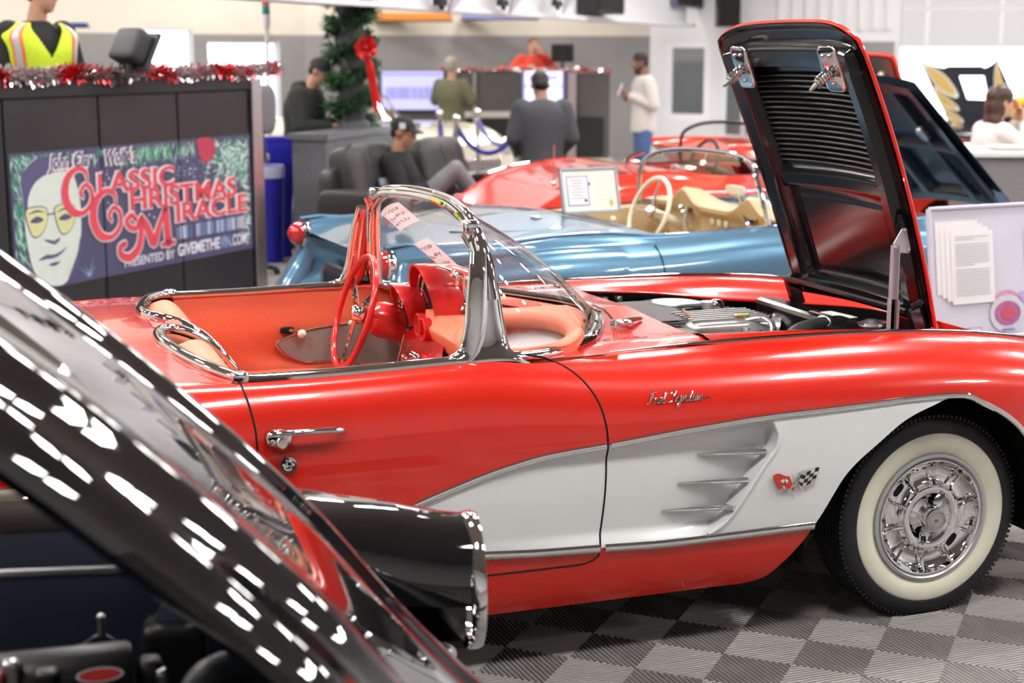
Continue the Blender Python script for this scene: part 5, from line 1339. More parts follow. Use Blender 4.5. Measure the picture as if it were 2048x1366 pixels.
def poly(pts, rs, nm):
    P = [Vector((p.x, p.y, 0)) for p in catmull([(a, b, 0) for a, b in pts], 6)]; n = len(P); rr = pchip([(k/(len(rs)-1), r) for k, r in enumerate(rs)])
    q = MB()
    for lay, g, m in ((5, .010, OUTL), (8, 0, BRED)):
        A, B = [], []
        for i, p in enumerate(P):
            t = (P[min(i+1, n-1)]-P[max(i-1, 0)]).normalized(); nn = Vector((-t.y, t.x, 0)); r = rr(i/(n-1))+g
            A.append(p+nn*r); B.append(p-nn*r)
        q.grid([[(a.x, y0-.0012*lay, a.y), (b.x, y0-.0012*lay, b.y)] for a, b in zip(A, B)], m)
        for p, r in ((P[0], rr(0)+g), (P[-1], rr(1)+g)): q.flat([(p.x+r*math.cos(a), p.y+r*math.sin(a)) for a in np.linspace(0, 2*PI, 12, endpoint=False)], m, O=(0, y0-.0012*lay, 0))
    part(q, nm, None, bn, smooth=False)
bigC(.53, .845, .27, 'large_initial'); bigC(.78, .665, .29, 'large_initial')
poly([(1.20, .76), (1.16, .79), (1.11, .76), (1.13, .72), (1.20, .70), (1.25, .75), (1.25, .65), (1.21, .56), (1.12, .515), (1.04, .54), (1.03, .59), (1.08, .61)], [.016, .018, .02, .02, .018, .02, .028, .03, .028, .024, .022, .02], 'large_initial')
poly([(1.26, .77), (1.32, .69), (1.38, .585), (1.44, .69), (1.52, .80)], [.018, .03, .034, .022, .018], 'large_initial'); poly([(1.52, .81), (1.525, .70), (1.535, .57)], [.030, .034, .036], 'large_initial'); poly([(1.47, .56), (1.53, .562), (1.60, .565)], [.014, .014, .014], 'large_initial')
btext("John Clay", .408, 1.140, .125, OUTL, 5, .428, .012, .25); btext("Wolfe's", .911, 1.138, .125, OUTL, 5, .318, .012, .25); btext("John Clay", .412, 1.142, .125, NAV, 6, .42, .003, .25); btext("Wolfe's", .915, 1.140, .125, NAV, 6, .31, .003, .25)
btext('PRESENTED BY', 1.065, .455, .082, WHT, 6, .53, .001); btext('GIVEMETHE', 1.635, .462, .112, WHT, 6, .485, .003); btext('VIN', 2.128, .462, .112, SKY, 6, .125, .003); btext('.COM', 2.262, .462, .112, WHT, 6, .185, .002)
bc = MB(); x = 1.64; rnd = random.Random(3)
while x < 2.44:
    w_ = rnd.choice((.004, .007, .011)); bflat(bc, [(x, .575), (x+w_, .575), (x+w_, .665), (x, .665)], (SKY, WHT, SKY, PUR)[rnd.randrange(4)], 4); x += w_+rnd.choice((.003, .006))
part(bc, 'barcode', None, bn, smooth=False)

# tinsel along the top
FOILR = mat('red_foil', (.75, .05, .07), .18, metal=.9, var=.1); FOILS = mat('silver_foil', (.85, .78, .80), .15, metal=.9, var=.05)
def tinsel(name, label, A, B, n, rad, sag=.01, parentless=True, seed=1):
    A, B = Vector(A), Vector(B); t = thing(name, label, 'tinsel', A); rnd = random.Random(seed); q = MB()
    for i in range(n):
        u = rnd.random(); p = (B-A)*u+Vector((0, 0, sag*math.sin(u*40)))
        d = Vector((rnd.gauss(0, 1), rnd.gauss(0, 1), rnd.gauss(0, 1))).normalized(); l = rad*rnd.uniform(.5, 1.25); s = d.orthogonal().normalized()*.006
        band = math.sin(u*37+1.3)+.6*math.sin(u*91); m = FOILR if band+rnd.gauss(0, .7) > .35 else FOILS
        q.add([p-s, p+s, p+d*l+s*.6+Vector((0, 0, -.01)), p+d*l-s*.6], [(0, 1, 2, 3)], m)
    part(q, 'foil_strands', None, t, smooth=False, fix=False)
    part(mk().tube([(0, 0, 0), tuple((B-A)*.5+Vector((0, 0, .004))), tuple(B-A)], .006, STEEL, n=6), 'core_wire', None, t)
    return t
tA = PLd+(PRd-PLd).normalized()*-1.7; tB = PLd+(PRd-PLd).normalized()*2.92
nrm = Vector((math.sin(ANG), -math.cos(ANG), 0))
tinsel('tinsel_garland', 'red and silver tinsel along the top of the black banner desk', tA+Vector((0, 0, 1.715))+nrm*.01, tB+Vector((0, 0, 1.715))+nrm*.01, 11000, .062)
stg = thing('stage_platform', 'dark riser behind the banner desk on which the man in the vest stands', 'platform', PLd-nrm*1.82+(PRd-PLd)*.2, ANG)
part(mk().bx((-2.6, -1.0, 0), (2.2, 1.0, .50), CARPET), 'riser', None, stg, smooth=False); part(mk().bx((-2.6, -1.0, .50), (2.2, 1.0, .53), WGREY), 'deck_board', None, stg, smooth=False)
# things on the desk
mp = at(262, 104, 9.95)
mo = thing('monitor', 'black monitor seen from behind, tilted on the tinsel trimmed desk', 'monitor', (mp.x, mp.y, 1.68), R(30))
MBK = mat('monitor_back', (.03, .03, .036), .45, var=.08)
rt = Matrix.Rotation(R(28), 3, 'Y')
part(mk().rbox((0, 0, .20), (.13, .26, .22), .3, MBK, rt, n=6), 'monitor_back', None, mo)
part(mk().box(Vector((0, 0, .20))+rt @ Vector((.075, 0, 0)), (.03, .30, .26), MBK, rt), 'screen_bezel', None, mo, bevel=.008, smooth=False)
part(mk().tube([(0, 0, .16), (-.02, 0, .02)], .03, MBK).rbox((-.02, 0, .012), (.16, .2, .02), .5, MBK), 'monitor_stand', None, mo)
kp = at(180, 128, 9.8); kb = thing('keyboard', 'low black keyboard lying on the desk beside the man in the vest', 'keyboard', (kp.x, kp.y, 1.68), R(45))
part(mk().bx((-.2, -.07, 0), (.2, .07, .03), BLKPL), 'key_tray', None, kb, bevel=.01, smooth=False); part(mk().bx((-.18, -.055, .03), (.18, .055, .042), MBK), 'keys', None, kb, smooth=False)
# signal tower on its pole
sp = at(533, 60, 14.6); st_ = thing('signal_tower', 'thin white pole with stacked red, amber and green signal lamps', 'signal light', (sp.x, sp.y, 0))
z3 = [cz(y, 14.6) for y in (50, 29, 10, 2, -10)]
part(mk().tube([(0, 0, 0), (0, 0, z3[0])], .018, TRW), 'pole', None, st_); part(mk().lathe([(.03, z3[0]-.03), (.038, z3[0]), (.038, z3[1]), (0, z3[1])], (0, 0, 0), (0, 0, 1), 20, TRW), 'lamp_base', None, st_); part(mk().lathe([(.10, 0), (.10, .02), (.03, .04)], (0, 0, 0), (0, 0, 1), 24, TRW), 'pole_foot', None, st_)
for k, (nm, c) in enumerate((('green_lens', (.01, .16, .13)), ('red_lens_band', (.7, .03, .03)), ('amber_lens', (.8, .45, .05)))):
    part(mk().lathe([(.034, z3[k+1]), (.036, z3[k+1]+.005), (.036, z3[k+2]-.005), (.034, z3[k+2]), (0, z3[k+2])], (0, 0, 0), (0, 0, 1), 20, mat(nm, c, .2, coat=.5, var=.05)), nm, None, st_)
cp_ = at(526, 205, 12.6); oc = thing('office_chair', 'grey office chair back beside the metal corner of the banner desk', 'chair', (cp_.x, cp_.y, 0), -YAW+R(165))
CHG = mat('grey_upholstery', (.14, .14, .155), .7, var=.08, scale=60)
part(mk().rbox((0, 0, 1.38), (.12, .32, .40), .5, CHG, n=6), 'backrest', None, oc); part(mk().rbox((.24, 0, .98), (.46, .46, .10), .5, CHG, n=6), 'seat', None, oc)
part(mk().tube([(.22, 0, .95), (.22, 0, .12)], .03, STEEL).tube([(.02, 0, 1.2), (.0, 0, .98), (.2, 0, .94)], .02, BLKPL), 'gas_post', None, oc)
for k in range(5): a = 2*PI*k/5; part(mk().tube([(.22, 0, .12), (.22+.28*math.cos(a), .28*math.sin(a), .05)], .02, BLKPL).ball((.22+.28*math.cos(a), .28*math.sin(a), .03), .03, BLKPL), 'leg', None, oc)
# bins
BINB = mat('blue_bin_plastic', (.018, .018, .36), .4, var=.05)
p = at(553, 400, 13.9); bb = thing('trash_bin', 'tall square royal blue bin against the grey counter', 'bin', (p.x, p.y, 0), R(10))
zt = cz(277, 13.9); part(mk().add([(-.10, -.1, 0), (.10, -.1, 0), (.10, .1, 0), (-.10, .1, 0), (-.125, -.125, zt), (.125, -.125, zt), (.125, .125, zt), (-.125, .125, zt)], [(0, 1, 5, 4), (1, 2, 6, 5), (2, 3, 7, 6), (3, 0, 4, 7), (0, 1, 2, 3)], BINB), 'bin_body', None, bb, smooth=False)
part(mk().tube([(-.13, -.13, zt), (.13, -.13, zt), (.13, .13, zt), (-.13, .13, zt)], .012, BINB, n=6, closed=True), 'bin_rim', None, bb)
p = at(540, 450, 13.55); b2 = thing('trash_bin', 'round blue bin with a white liner, in front of the tall blue bin', 'bin', (p.x, p.y, 0)); zt = cz(332, 13.55)
part(mk().lathe([(0, 0), (.11, 0), (.135, zt), (.125, zt), (.12, zt-.05)], (0, 0, 0), (0, 0, 1), 32, BINB), 'bin_body', None, b2); part(mk().lathe([(.138, zt-.10), (.141, zt-.02), (.136, zt+.006), (.12, zt-.02)], (0, 0, 0), (0, 0, 1), 32, mat('white_liner', (.55, .55, .75), .4, var=.08)), 'bin_liner', None, b2)
# grey counter, column with garland and bow
CG = mat('grey_laminate', (.11, .11, .125), .35, coat=.3, var=.15, scale=40)
A_, Bc, Cc = plan(578, 14.1), plan(648, 13.2), plan(832, 15.3); zt = cz(268, 13.2)
D_ = A_+(Cc-Bc)
ct = thing('counter', 'charcoal counter carrying the garland column, blue bins at its left end', 'counter', (Bc.x, Bc.y, 0)); o_ = Vector((Bc.x, Bc.y, 0))
quad = [Vector(q)-o_ for q in (A_, Bc, Cc, D_)]
eA = (quad[0]-quad[1]).normalized(); eC = (quad[2]-quad[1]).normalized(); lA = (quad[0]-quad[1]).length; lC = (quad[2]-quad[1]).length
fA = (eC-eA*eC.dot(eA)).normalized(); fC = (eA-eC*eA.dot(eC)).normalized(); Z0 = Vector((0, 0, 0))
for nm, z0, z1, gr in (('counter_body', 0, zt-.05, 0), ('counter_top', zt-.05, zt, .03)):
    m_ = MB(); W_ = .32+gr
    for q in ([-eC*gr-fC*gr, eC*(lC+gr)-fC*gr, eC*(lC+gr)+fC*W_, -eC*gr+fC*W_],): m_.prism([(p_.x, p_.y) for p_ in q], (0, 0, z1-z0-(.0 if nm == 'counter_body' else 0)), CG, O=(0, 0, z0), U=(1, 0, 0), V=(0, 1, 0))
    part(m_, nm, None, ct, smooth=False)
p = at(704, 150, 14.35); cl = thing('column', 'dark round column rising from the grey counter inside the fir garland', 'column', (p.x, p.y, zt))
part(mk().lathe([(.115, 0), (.115, HZ-zt)], (0, 0, 0), (0, 0, 1), 28, mat('column_wrap', (.07, .065, .085), .6, var=.1)), 'shaft', None, cl); part(mk().lathe([(.16, 0), (.16, .05), (.12, .07)], (0, 0, 0), (0, 0, 1), 28, CG), 'column_base', None, cl)
gd = thing('fir_garland', 'thick green fir garland wound round the dark column on the counter', 'garland', (p.x, p.y, zt)); rnd = random.Random(5); lf = MB(); FIR = [mat('fir_a', (.014, .065, .018), .6, var=.2), mat('fir_b', (.03, .10, .03), .6, var=.2), mat('fir_c', (.006, .03, .012), .7, var=.2)]
core = [Vector((.15*math.cos(a*.9), .15*math.sin(a*.9), .05+a*.036)) for a in np.linspace(0, 62, 420)]
for i in range(7600):
    q = core[rnd.randrange(len(core))]; d = Vector((q.x, q.y, 0)).normalized()*rnd.uniform(.2, 1)+Vector((rnd.gauss(0, .7), rnd.gauss(0, .7), rnd.gauss(-.1, .6))); d.normalize(); l = rnd.uniform(.06, .15); s = d.orthogonal().normalized()*.010; m = FIR[rnd.randrange(3)]
    b_ = q+Vector((rnd.gauss(0, .03), rnd.gauss(0, .03), rnd.gauss(0, .03)))
    lf.add([b_-s*.4, b_+d*l*.5-s, b_+d*l, b_+d*l*.5+s], [(0, 1, 2, 3)], m)
part(lf, 'fir_needles', None, gd, smooth=False, fix=False); part(mk().tube(core[::3], .045, FIR[2], n=7), 'garland_core', None, gd)
p2 = at(733, 95, 14.1); bw = thing('bow', 'shiny red bow with long ribbon tails tied to the fir garland', 'bow', p2); BOWR = mat('red_satin', (.60, .012, .015), .18, metal=.35, var=.1)
lp = MB()
for k in range(9):
    a = 2*PI*k/9+.2; ax = RGT*math.cos(a)+Vector((0, 0, math.sin(a)*1.15)); c = ax*.05-FWD*(.02+.02*(k % 2))
    lp.tube(catmull([(0, 0, 0), tuple(c+FWD.cross(ax)*.03), tuple(ax*.09-FWD*.04), tuple(c-FWD.cross(ax)*.03), (0, 0, 0)], 5), .017, BOWR, n=8, flat=.35)
part(lp, 'loops', None, bw); part(mk().ball(tuple(-FWD*.05), .024, BOWR), 'knot', None, bw)
for dx, L_ in ((.02, .58), (.05, .50)): part(mk().tube(catmull([(0, 0, -.03), tuple(RGT*dx+Vector((0, 0, -.2))), tuple(RGT*(dx+.03)+Vector((0, 0, -.4))), tuple(RGT*(dx+.06)+Vector((0, 0, -L_)))], 6), .019, BOWR, n=6, flat=.15), 'ribbon_tail', None, bw)
# sofa
p = at(785, 400, 12.6); so = thing('sofa', 'black leather sofa with padded back cushions where the man in the cap sits', 'sofa', (p.x, p.y, 0), ANGS := -YAW+R(-33))
# local x = seat front direction, y = along the back
zc1 = cz(345, 12.2)
part(mk().bx((-.24, -.62, .06), (.60, 1.55, .40), LEATH), 'base', None, so, bevel=.03, smooth=False)
for y in (-.60, 1.52): part(mk().rbox((.18, y, .42), (.84, .22, .70), .25, LEATH, n=7), 'arm', None, so)
for y in (-.08, .90):
    part(mk().rbox((.15, y, .46), (.75, .80, .18), .35, LEATH, n=7), 'seat_cushion', None, so)
    b_ = part(mk().rbox((-.20, y, .80), (.30, .66, .62), .42, LEATH, Matrix.Rotation(R(-14), 3, 'Y'), n=8), 'back_cushion', None, so)
    part(mk().tube([(-.02-.05, y-.12, 1.05), (.02, y-.12, .80), (.06, y-.12, .58)], .006, BLKPL).tube([(-.07, y+.12, 1.05), (.02, y+.12, .80), (.06, y+.12, .58)], .006, BLKPL), 'piping', None, b_)
    part(mk().box((-.02+.012, y, .80), (.012, .16, .06), mat('grey_blue_patch', (.22, .26, .36), .6, var=.2), Matrix.Rotation(R(-14), 3, 'Y')), 'patch', None, b_, smooth=False)
part(mk().rbox((-.30, .47, .60), (.14, 2.0, .68), .25, LEATH, n=7), 'back_frame', None, so)
# stanchions with blue ropes
def stanchion(px, d, label, zt=1.15):
    p = plan(px, d); s = thing('rope_stanchion', label, 'stanchion', p, 0, 'chrome rope stanchions')
    part(mk().lathe([(.16, 0), (.16, .015), (.12, .03), (.03, .05)], (0, 0, 0), (0, 0, 1), 28, STEEL), 'base', None, s); part(mk().tube([(0, 0, .03), (0, 0, zt)], .025, STEEL), 'post', None, s); part(mk().ball((0, 0, zt+.03), .04, CHROME), 'finial', None, s)
    return p+Vector((0, 0, zt-.06))
s1 = stanchion(912, 15.6, 'chrome stanchion in front of the ivory car nose'); s2 = stanchion(1040, 15.6, 'chrome stanchion at the left elbow of the man in the charcoal coat'); s3 = stanchion(955, 17.2, 'chrome stanchion in front of the far podium'); s4 = stanchion(878, 16.8, 'chrome stanchion beside the ivory car headlamp')
ROPE = mat('blue_velvet_rope', (.012, .014, .22), .7, var=.1, sheen=.3)
def rope(a, b, sag, label):
    r = thing('velvet_rope', label, 'rope', a); v = b-a
    part(mk().tube([tuple(v*t-Vector((0, 0, sag*4*t*(1-t)))) for t in np.linspace(.03, .97, 20)], .026, ROPE), 'rope', None, r)
    for t in (.0, .97): part(mk().tube([tuple(v*t-Vector((0, 0, sag*4*t*(1-t)))), tuple(v*(t+.03)-Vector((0, 0, sag*4*(t+.03)*(.97-t))))], .03, CHROME), 'hook', None, r)
rope(s1, s2, .26, 'blue rope hanging in front of the far podium, lower of the two'); rope(s3, s2, .22, 'blue rope running from the podium to the coat man, upper of the two'); rope(s4, s1, -.0+.3, 'blue rope slanting in front of the ivory car')
# far podium
PD = 22.5; p0 = plan(985, PD); pod_ = thing('podium', 'long dark podium with lit screens in front of the grey back wall', 'podium', p0, -YAW)
kx = PD/FPX*1.0; X_ = lambda px: (px-985)*kx; Z_ = lambda y: cz(y, PD)
PG = mat('podium_grey', (.075, .07, .068), .6, var=.05)
part(mk().bx((X_(760), 0, .30), (X_(1150), .7, Z_(142)), PG), 'podium_front', None, pod_, smooth=False)
part(mk().bx((X_(1150), .02, .30), (X_(1217), .72, Z_(146)), PG), 'podium_wing', None, pod_, smooth=False)
part(mk().bx((X_(888), -.03, Z_(312)), (X_(1045), -.002, Z_(236)), BLKPL), 'black_base', None, pod_, smooth=False)
part(mk().bx((X_(1152), -.01, Z_(312)), (X_(1205), .018, Z_(234)), BLKPL), 'black_base', None, pod_, smooth=False)
part(mk().bx((X_(925), -.05, Z_(235)), (X_(1040), -.002, Z_(223)), mat('beige_rail', (.5, .47, .42), .5, var=.05)), 'rail', None, pod_, smooth=False)
for a, b in ((946, 953), (1133, 1150)): part(mk().bx((X_(a), -.06, .30), (X_(b), -.002, Z_(145)), STEEL), 'metal_post', None, pod_, smooth=False)
SCR = mat('lit_screen', (.3, .3, .5), .3, emit=hexc('#b4b4ea'), estr=1.0); SCRB = mat('screen_band', (.1, .1, .2), .3, emit=hexc('#7c7cc0'), estr=1.0); SCRW = mat('screen_white', (.5, .5, .6), .3, emit=hexc('#dcdcf4'), estr=1.1)
sc = MB().bx((X_(765), -.06, Z_(221)), (X_(890), -.002, Z_(140)), BLKPL); part(sc, 'screen_bezel', None, pod_, smooth=False)
o = part(mk().bx((X_(767), -.064, Z_(219)), (X_(888), -.06, Z_(142)), SCR), 'screen', None, pod_, 'lit lavender screen showing a barcode', smooth=False)
q = MB(); rnd = random.Random(9); x = 775
while x < 876: w_ = rnd.choice((.8, 1.4, 2.2)); q.bx((X_(x), -.066, Z_(198)), (X_(x+w_), -.064, Z_(174)), SCRB); x += w_+rnd.choice((.8, 1.2))
for k in range(14): q.bx((X_(770+8.3*k), -.066, Z_(151)), (X_(775.5+8.3*k), -.064, Z_(146)), SCRB)
part(q, 'barcode', None, o, smooth=False)
o = part(mk().bx((X_(1044), -.064, Z_(212)), (X_(1126), -.055, Z_(142)), SCRW), 'screen', None, pod_, 'pale lit screen behind the charcoal coat', smooth=False)
part(mk().bx((X_(1044), -.066, Z_(174)), (X_(1126), -.064, Z_(171)), SCRB).bx((X_(1044), -.066, Z_(212)), (X_(1048), -.064, Z_(142)), SCRB).bx((X_(1122), -.066, Z_(212)), (X_(1126), -.064, Z_(142)), SCRB).bx((X_(1056), -.066, Z_(160)), (X_(1114), -.064, Z_(150)), SCR), 'screen_frame_lines', None, o, smooth=False)
sg = thing('stage_platform', 'low beige stage under the far podium', 'platform', p0, -YAW); part(mk().bx((X_(720), -.4, 0), (X_(1222), 3.0, .30), mat('beige_stage', (.42, .39, .35), .7, var=.05)), 'stage_box', None, sg, smooth=False)
a_ = p0+Vector((X_(885)*math.cos(-YAW), X_(885)*math.sin(-YAW), Z_(138))); b_ = p0+Vector((X_(1217)*math.cos(-YAW), X_(1217)*math.sin(-YAW), Z_(140)))
tinsel('tinsel_garland', 'red tinsel along the top of the far podium under the man in red', a_, b_, 1500, .055, seed=4)
p = at(1125, 105, 22.85); mo2 = thing('monitor', 'wide black monitor on the far podium beside the man in red', 'monitor', (p.x, p.y, Z_(142)), -YAW)
h_ = cz(88, 22.85)-Z_(142); part(mk().bx((-.165, -.02, h_-.26), (.165, .02, h_), BLKPL), 'screen_panel', None, mo2, bevel=.006, smooth=False); part(mk().bx((-.02, 0, 0), (.02, .02, h_-.1), BLKPL).bx((-.09, -.05, 0), (.09, .07, .015), BLKPL).bx((-.012, -.023, h_-.26), (.012, -.02, h_), MBK), 'monitor_stand', None, mo2, smooth=False)
# signs and boxes under the ceiling
def wallbox(name, label, cat, px0, px1, y0_, y1_, d, m, depth=.10, tilt=0):
    a, b = plan(px0, d), plan(px1, d); p = (a+b)/2; t = thing(name, label, cat, (p.x, p.y, cz(y1_, d)), math.atan2((b-a).y, (b-a).x)); w_ = (b-a).length; h = cz(y0_, d)-cz(y1_, d)
    return t, w_, h
def sconn(name, label, cat, a0, a1, b0, b1, d, m, part_name, depth=.1):
    t, w_, h = wallbox(name, label, cat, a0, a1, b0, b1, d, m); part(mk().bx((-w_/2, 0, 0), (w_/2, depth, h), m), part_name, None, t, bevel=.01, smooth=False); return t, w_, h
t, w_, h = sconn('wall_sign', 'long orange sign high on the beige back wall', 'sign', 752, 903, 26, 41, 26.2, mat('orange_sign', (.75, .26, .04), .5, var=.05), 'sign_board', .25); part(mk().bx((-w_/2-.02, -.02, -.02), (w_/2+.02, .25, 0), BLKPL), 'sign_frame', None, t, smooth=False)
t, w_, h = sconn('wall_sign', 'long violet blue sign high on the wall, right of the orange one', 'sign', 925, 1075, 24, 38, 26.6, mat('violet_sign', (.30, .30, .62), .5, var=.05), 'sign_board', .25); part(mk().bx((-w_/2-.02, -.02, -.02), (w_/2+.02, .25, 0), BLKPL), 'sign_frame', None, t, smooth=False)
t, w_, h = sconn('wall_sign', 'small dark blue sign on the wall above the man in the vest', 'sign', 120, 174, 45, 53, 20.5, mat('navy_sign', (.05, .07, .25), .5, var=.05), 'sign_board', .15); part(mk().bx((-w_/2-.02, -.02, -.02), (w_/2+.02, .15, 0), BLKPL), 'sign_frame', None, t, smooth=False)
def on_bulk(px, y, z_off=0):
    s, d = son(BA, ub, px, 0); return BA+ub*s, d
def bulkbox(name, label, cat, px0, px1, y0_, y1_, m, dep=.35):
    a, da_ = on_bulk(px0, 0); b, db = on_bulk(px1, 0); p = (a+b)/2; d = (da_+db)/2; N_ = Vector((ub.y, -ub.x, 0))
    t = thing(name, label, cat, Vector((p.x, p.y, cz(y1_, d)))+N_*.002, math.atan2(ub.y, ub.x)); w_ = (b-a).length; h = cz(y0_, d)-cz(y1_, d)
    part(mk().bx((-w_/2, -dep, 0), (w_/2, 0, h), m), 'case', None, t, bevel=.01, smooth=False); part(mk().bx((-w_/2+.03, -dep-.01, .03), (w_/2-.03, -dep, h-.03), DARK), 'front_face', None, t, smooth=False); return t
bulkbox('loudspeaker', 'black loudspeaker hung on the white bulkhead left of the small screen', 'speaker', 1152, 1206, -40, 28, BLKPL, .3)
bulkbox('television', 'small violet screen high on the white bulkhead', 'television', 1338, 1392, -25, 15, mat('violet_case', (.12, .11, .2), .4, var=.05), .12)
t, w_, h = sconn('loudspeaker', 'tall black speaker column on the white wall above the raised red hood', 'speaker', 1434, 1480, -120, 54, 26.3, BLKPL, 'case', .35); part(mk().bx((-w_/2+.03, -.012, .03), (w_/2-.03, 0, h-.03), DARK), 'front_face', None, t, smooth=False)
for px, lb_ in ((850, 'leftmost slanted screen on a dark bracket under the bulkhead'), (975, 'middle slanted screen on a dark bracket under the bulkhead'), (1085, 'rightmost slanted screen on a dark bracket under the bulkhead')):
    a, d = on_bulk(px, 0); N_ = Vector((ub.y, -ub.x, 0)); t = thing('ceiling_screen', lb_, 'screen', Vector((a.x, a.y, cz(18, d)))+N_*.25, math.atan2(ub.y, ub.x))
    part(mk().box((.12, -.1, .22), (.62, .04, .36), mat('pale_screen_back', (.62, .62, .70), .4, var=.05), Matrix.Rotation(R(-25), 3, 'Y') @ Matrix.Rotation(R(20), 3, 'X')), 'screen_panel', None, t, bevel=.01, smooth=False)
    part(mk().tube([(-.16, .0, .0), (-.02, .1, .16), (.1, .23, .3)], .03, BLKPL).box((-.2, .0, .06), (.2, .08, .07), BLKPL), 'bracket', None, t)
# sign on an easel at the right, certificate on the blue car
p0 = Vector((1.50, 1.35, 0)); es = thing('information_board', 'white board with typed sheets and a red lamp picture, right of the raised red hood', 'sign', p0, R(6))
rt = Matrix.Rotation(R(-8), 3, 'X'); BO = Vector((0, 0, .44))
def bp(x, z, o=0): return BO+rt @ Vector((x, -o, z))
def bq(mb, x0, x1, z0, z1, m, o): mb.add([bp(x0, z0, o), bp(x1, z0, o), bp(x1, z1, o), bp(x0, z1, o)], [(0, 1, 2, 3)], m)
LAV = mat('lavender_print', (.62, .61, .72), .35, var=.04, scale=5); PW = mat('paper_white', (.80, .80, .82), .6, var=.01); LINE = mat('print_grey', (.42, .42, .46), .7, var=.05); VIO = mat('violet_print', (.30, .22, .55), .5, var=.05)
m_ = MB(); c = [bp(x, z, o) for o in (0, -.02) for x, z in ((0, 0), (.80, 0), (.80, .66), (0, .66))]; m_.add(c, [(0, 1, 2, 3), (7, 6, 5, 4), (0, 4, 5, 1), (1, 5, 6, 2), (2, 6, 7, 3), (3, 7, 4, 0)], LAV); bd_ = part(m_, 'board', None, es, smooth=False)
fr_ = MB()
for a, b in (((0, 0), (0, .66)), ((0, .66), (.80, .66)), ((.80, .66), (.80, 0)), ((.80, 0), (0, 0))): fr_.tube([bp(a[0], a[1], .004), bp(b[0], b[1], .004)], .010, mat('clear_edge', (.62, .62, .75), .2, var=.03), n=6)
part(fr_, 'board_frame', None, es)
for k in range(4):
    m_ = MB(); x0, z0 = .03+.03*k, .235-.018*k; bq(m_, x0, x0+.27, z0, z0+.36, PW, .003+.002*k); o = part(m_, 'typed_sheet', None, bd_, smooth=False)
    if k == 3:
        l = MB()
        for q in range(24):
            if q in (2, 12): continue
            bq(l, x0+.025, x0+.24-(.1 if q in (11, 1) else 0), z0+.330-.0125*q, z0+.334-.0125*q, LINE, .012)
        part(l, 'typed_lines', None, o, smooth=False)
m_ = MB(); bq(m_, .60, .76, .20, .56, PW, .004); part(m_, 'typed_sheet', None, bd_, smooth=False)
m_ = MB()
def disc(cx, cz_, rx, rz, m, o): m_.add([bp(cx+rx*math.cos(a), cz_+rz*math.sin(a), o) for a in np.linspace(0, 2*PI, 32, endpoint=False)], [tuple(range(32))], m)
disc(.47, .135, .11, .10, mat('pink_print', (.62, .30, .42), .5, var=.05), .004); disc(.47, .115, .115, .095, mat('pale_chrome_print', (.60, .60, .70), .4, var=.05), .006); disc(.47, .118, .085, .062, mat('magenta_print', (.42, .12, .30), .4, var=.2, scale=20), .008); disc(.47, .118, .045, .035, mat('red_print', (.55, .08, .15), .4, var=.1), .010)
bq(m_, .43, .51, .028, .042, VIO, .010); bq(m_, .55, .70, .16, .22, mat('lilac_print', (.45, .38, .70), .5, var=.1), .004)
part(m_, 'lamp_picture', None, bd_, smooth=False)
m_ = MB(); bq(m_, .02, .30, .02, .06, VIO, .004); bq(m_, .028, .292, .026, .054, PW, .006); part(m_, 'caption_box', None, bd_, smooth=False)
for x in (.12, .68): part(mk().tube([bp(x, .05, -.02), (x+(.0), -.06, 0)], .012, STEEL).tube([bp(x, .5, -.02), (x, .42, 0)], .012, STEEL), 'easel_leg', None, es)
c0 = at(1112, 424, 8.75); ce = thing('certificate_frame', 'framed certificate propped on the blue car behind its seats', 'certificate', (.01, 2.56, 1.008), R(6))
m_ = MB(); rt = Matrix.Rotation(R(-14), 3, 'X')
def fq(x0, x1, z0, z1, o, th, m): m_.add([rt @ Vector((x, -oo, z)) for oo in (o, o+th) for x, z in ((x0, z0), (x1, z0), (x1, z1), (x0, z1))], [(3, 2, 1, 0), (4, 5, 6, 7), (0, 1, 5, 4), (1, 2, 6, 5), (2, 3, 7, 6), (3, 0, 4, 7)], m)
FRM = mat('bluegrey_frame', (.30, .33, .36), .3, metal=.5, var=.05)
fq(0, .345, 0, .245, -.012, .012, FRM); fq(0, .345, 0, .012, 0, .01, FRM); fq(0, .345, .233, .245, 0, .01, FRM); fq(0, .012, 0, .245, 0, .01, FRM); fq(.333, .345, 0, .245, 0, .01, FRM)
fo = part(m_, 'picture_frame', None, ce, smooth=False)
m_ = MB(); fq(.012, .333, .012, .233, 0, .002, mat('cream_sheet', (.80, .79, .70), .6, var=.02)); sh_ = part(m_, 'certificate_sheet', None, ce, smooth=False)
m_ = MB(); CB = mat('cert_blue', (.30, .34, .62), .6, var=.05)
fq(.035, .165, .04, .20, .002, .001, CB); fq(.042, .158, .047, .193, .003, .001, PW)
for q in range(7): fq(.06+.01*(q % 2), .14-.008*(q % 3), .175-.016*q, .180-.016*q, .004, .0005, LINE); fq(.21, .30-.02*(q % 2), .19-.02*q, .194-.02*q, .002, .0005, mat('faint_print', (.60, .60, .56), .6, var=.02))
fq(.135, .150, .06, .075, .004, .0005, BLKPL); part(m_, 'certificate_print', None, sh_, smooth=False)
m_ = MB(); fq(.283, .303, .035, .065, .002, .002, mat('gold_seal', (.50, .42, .16), .35, metal=.6, var=.1)); part(m_, 'gold_seal', None, sh_, smooth=False)
part(mk().tube([(.17, .03, .16), (.17, .12, .0)], .006, FRM), 'strut', None, ce)
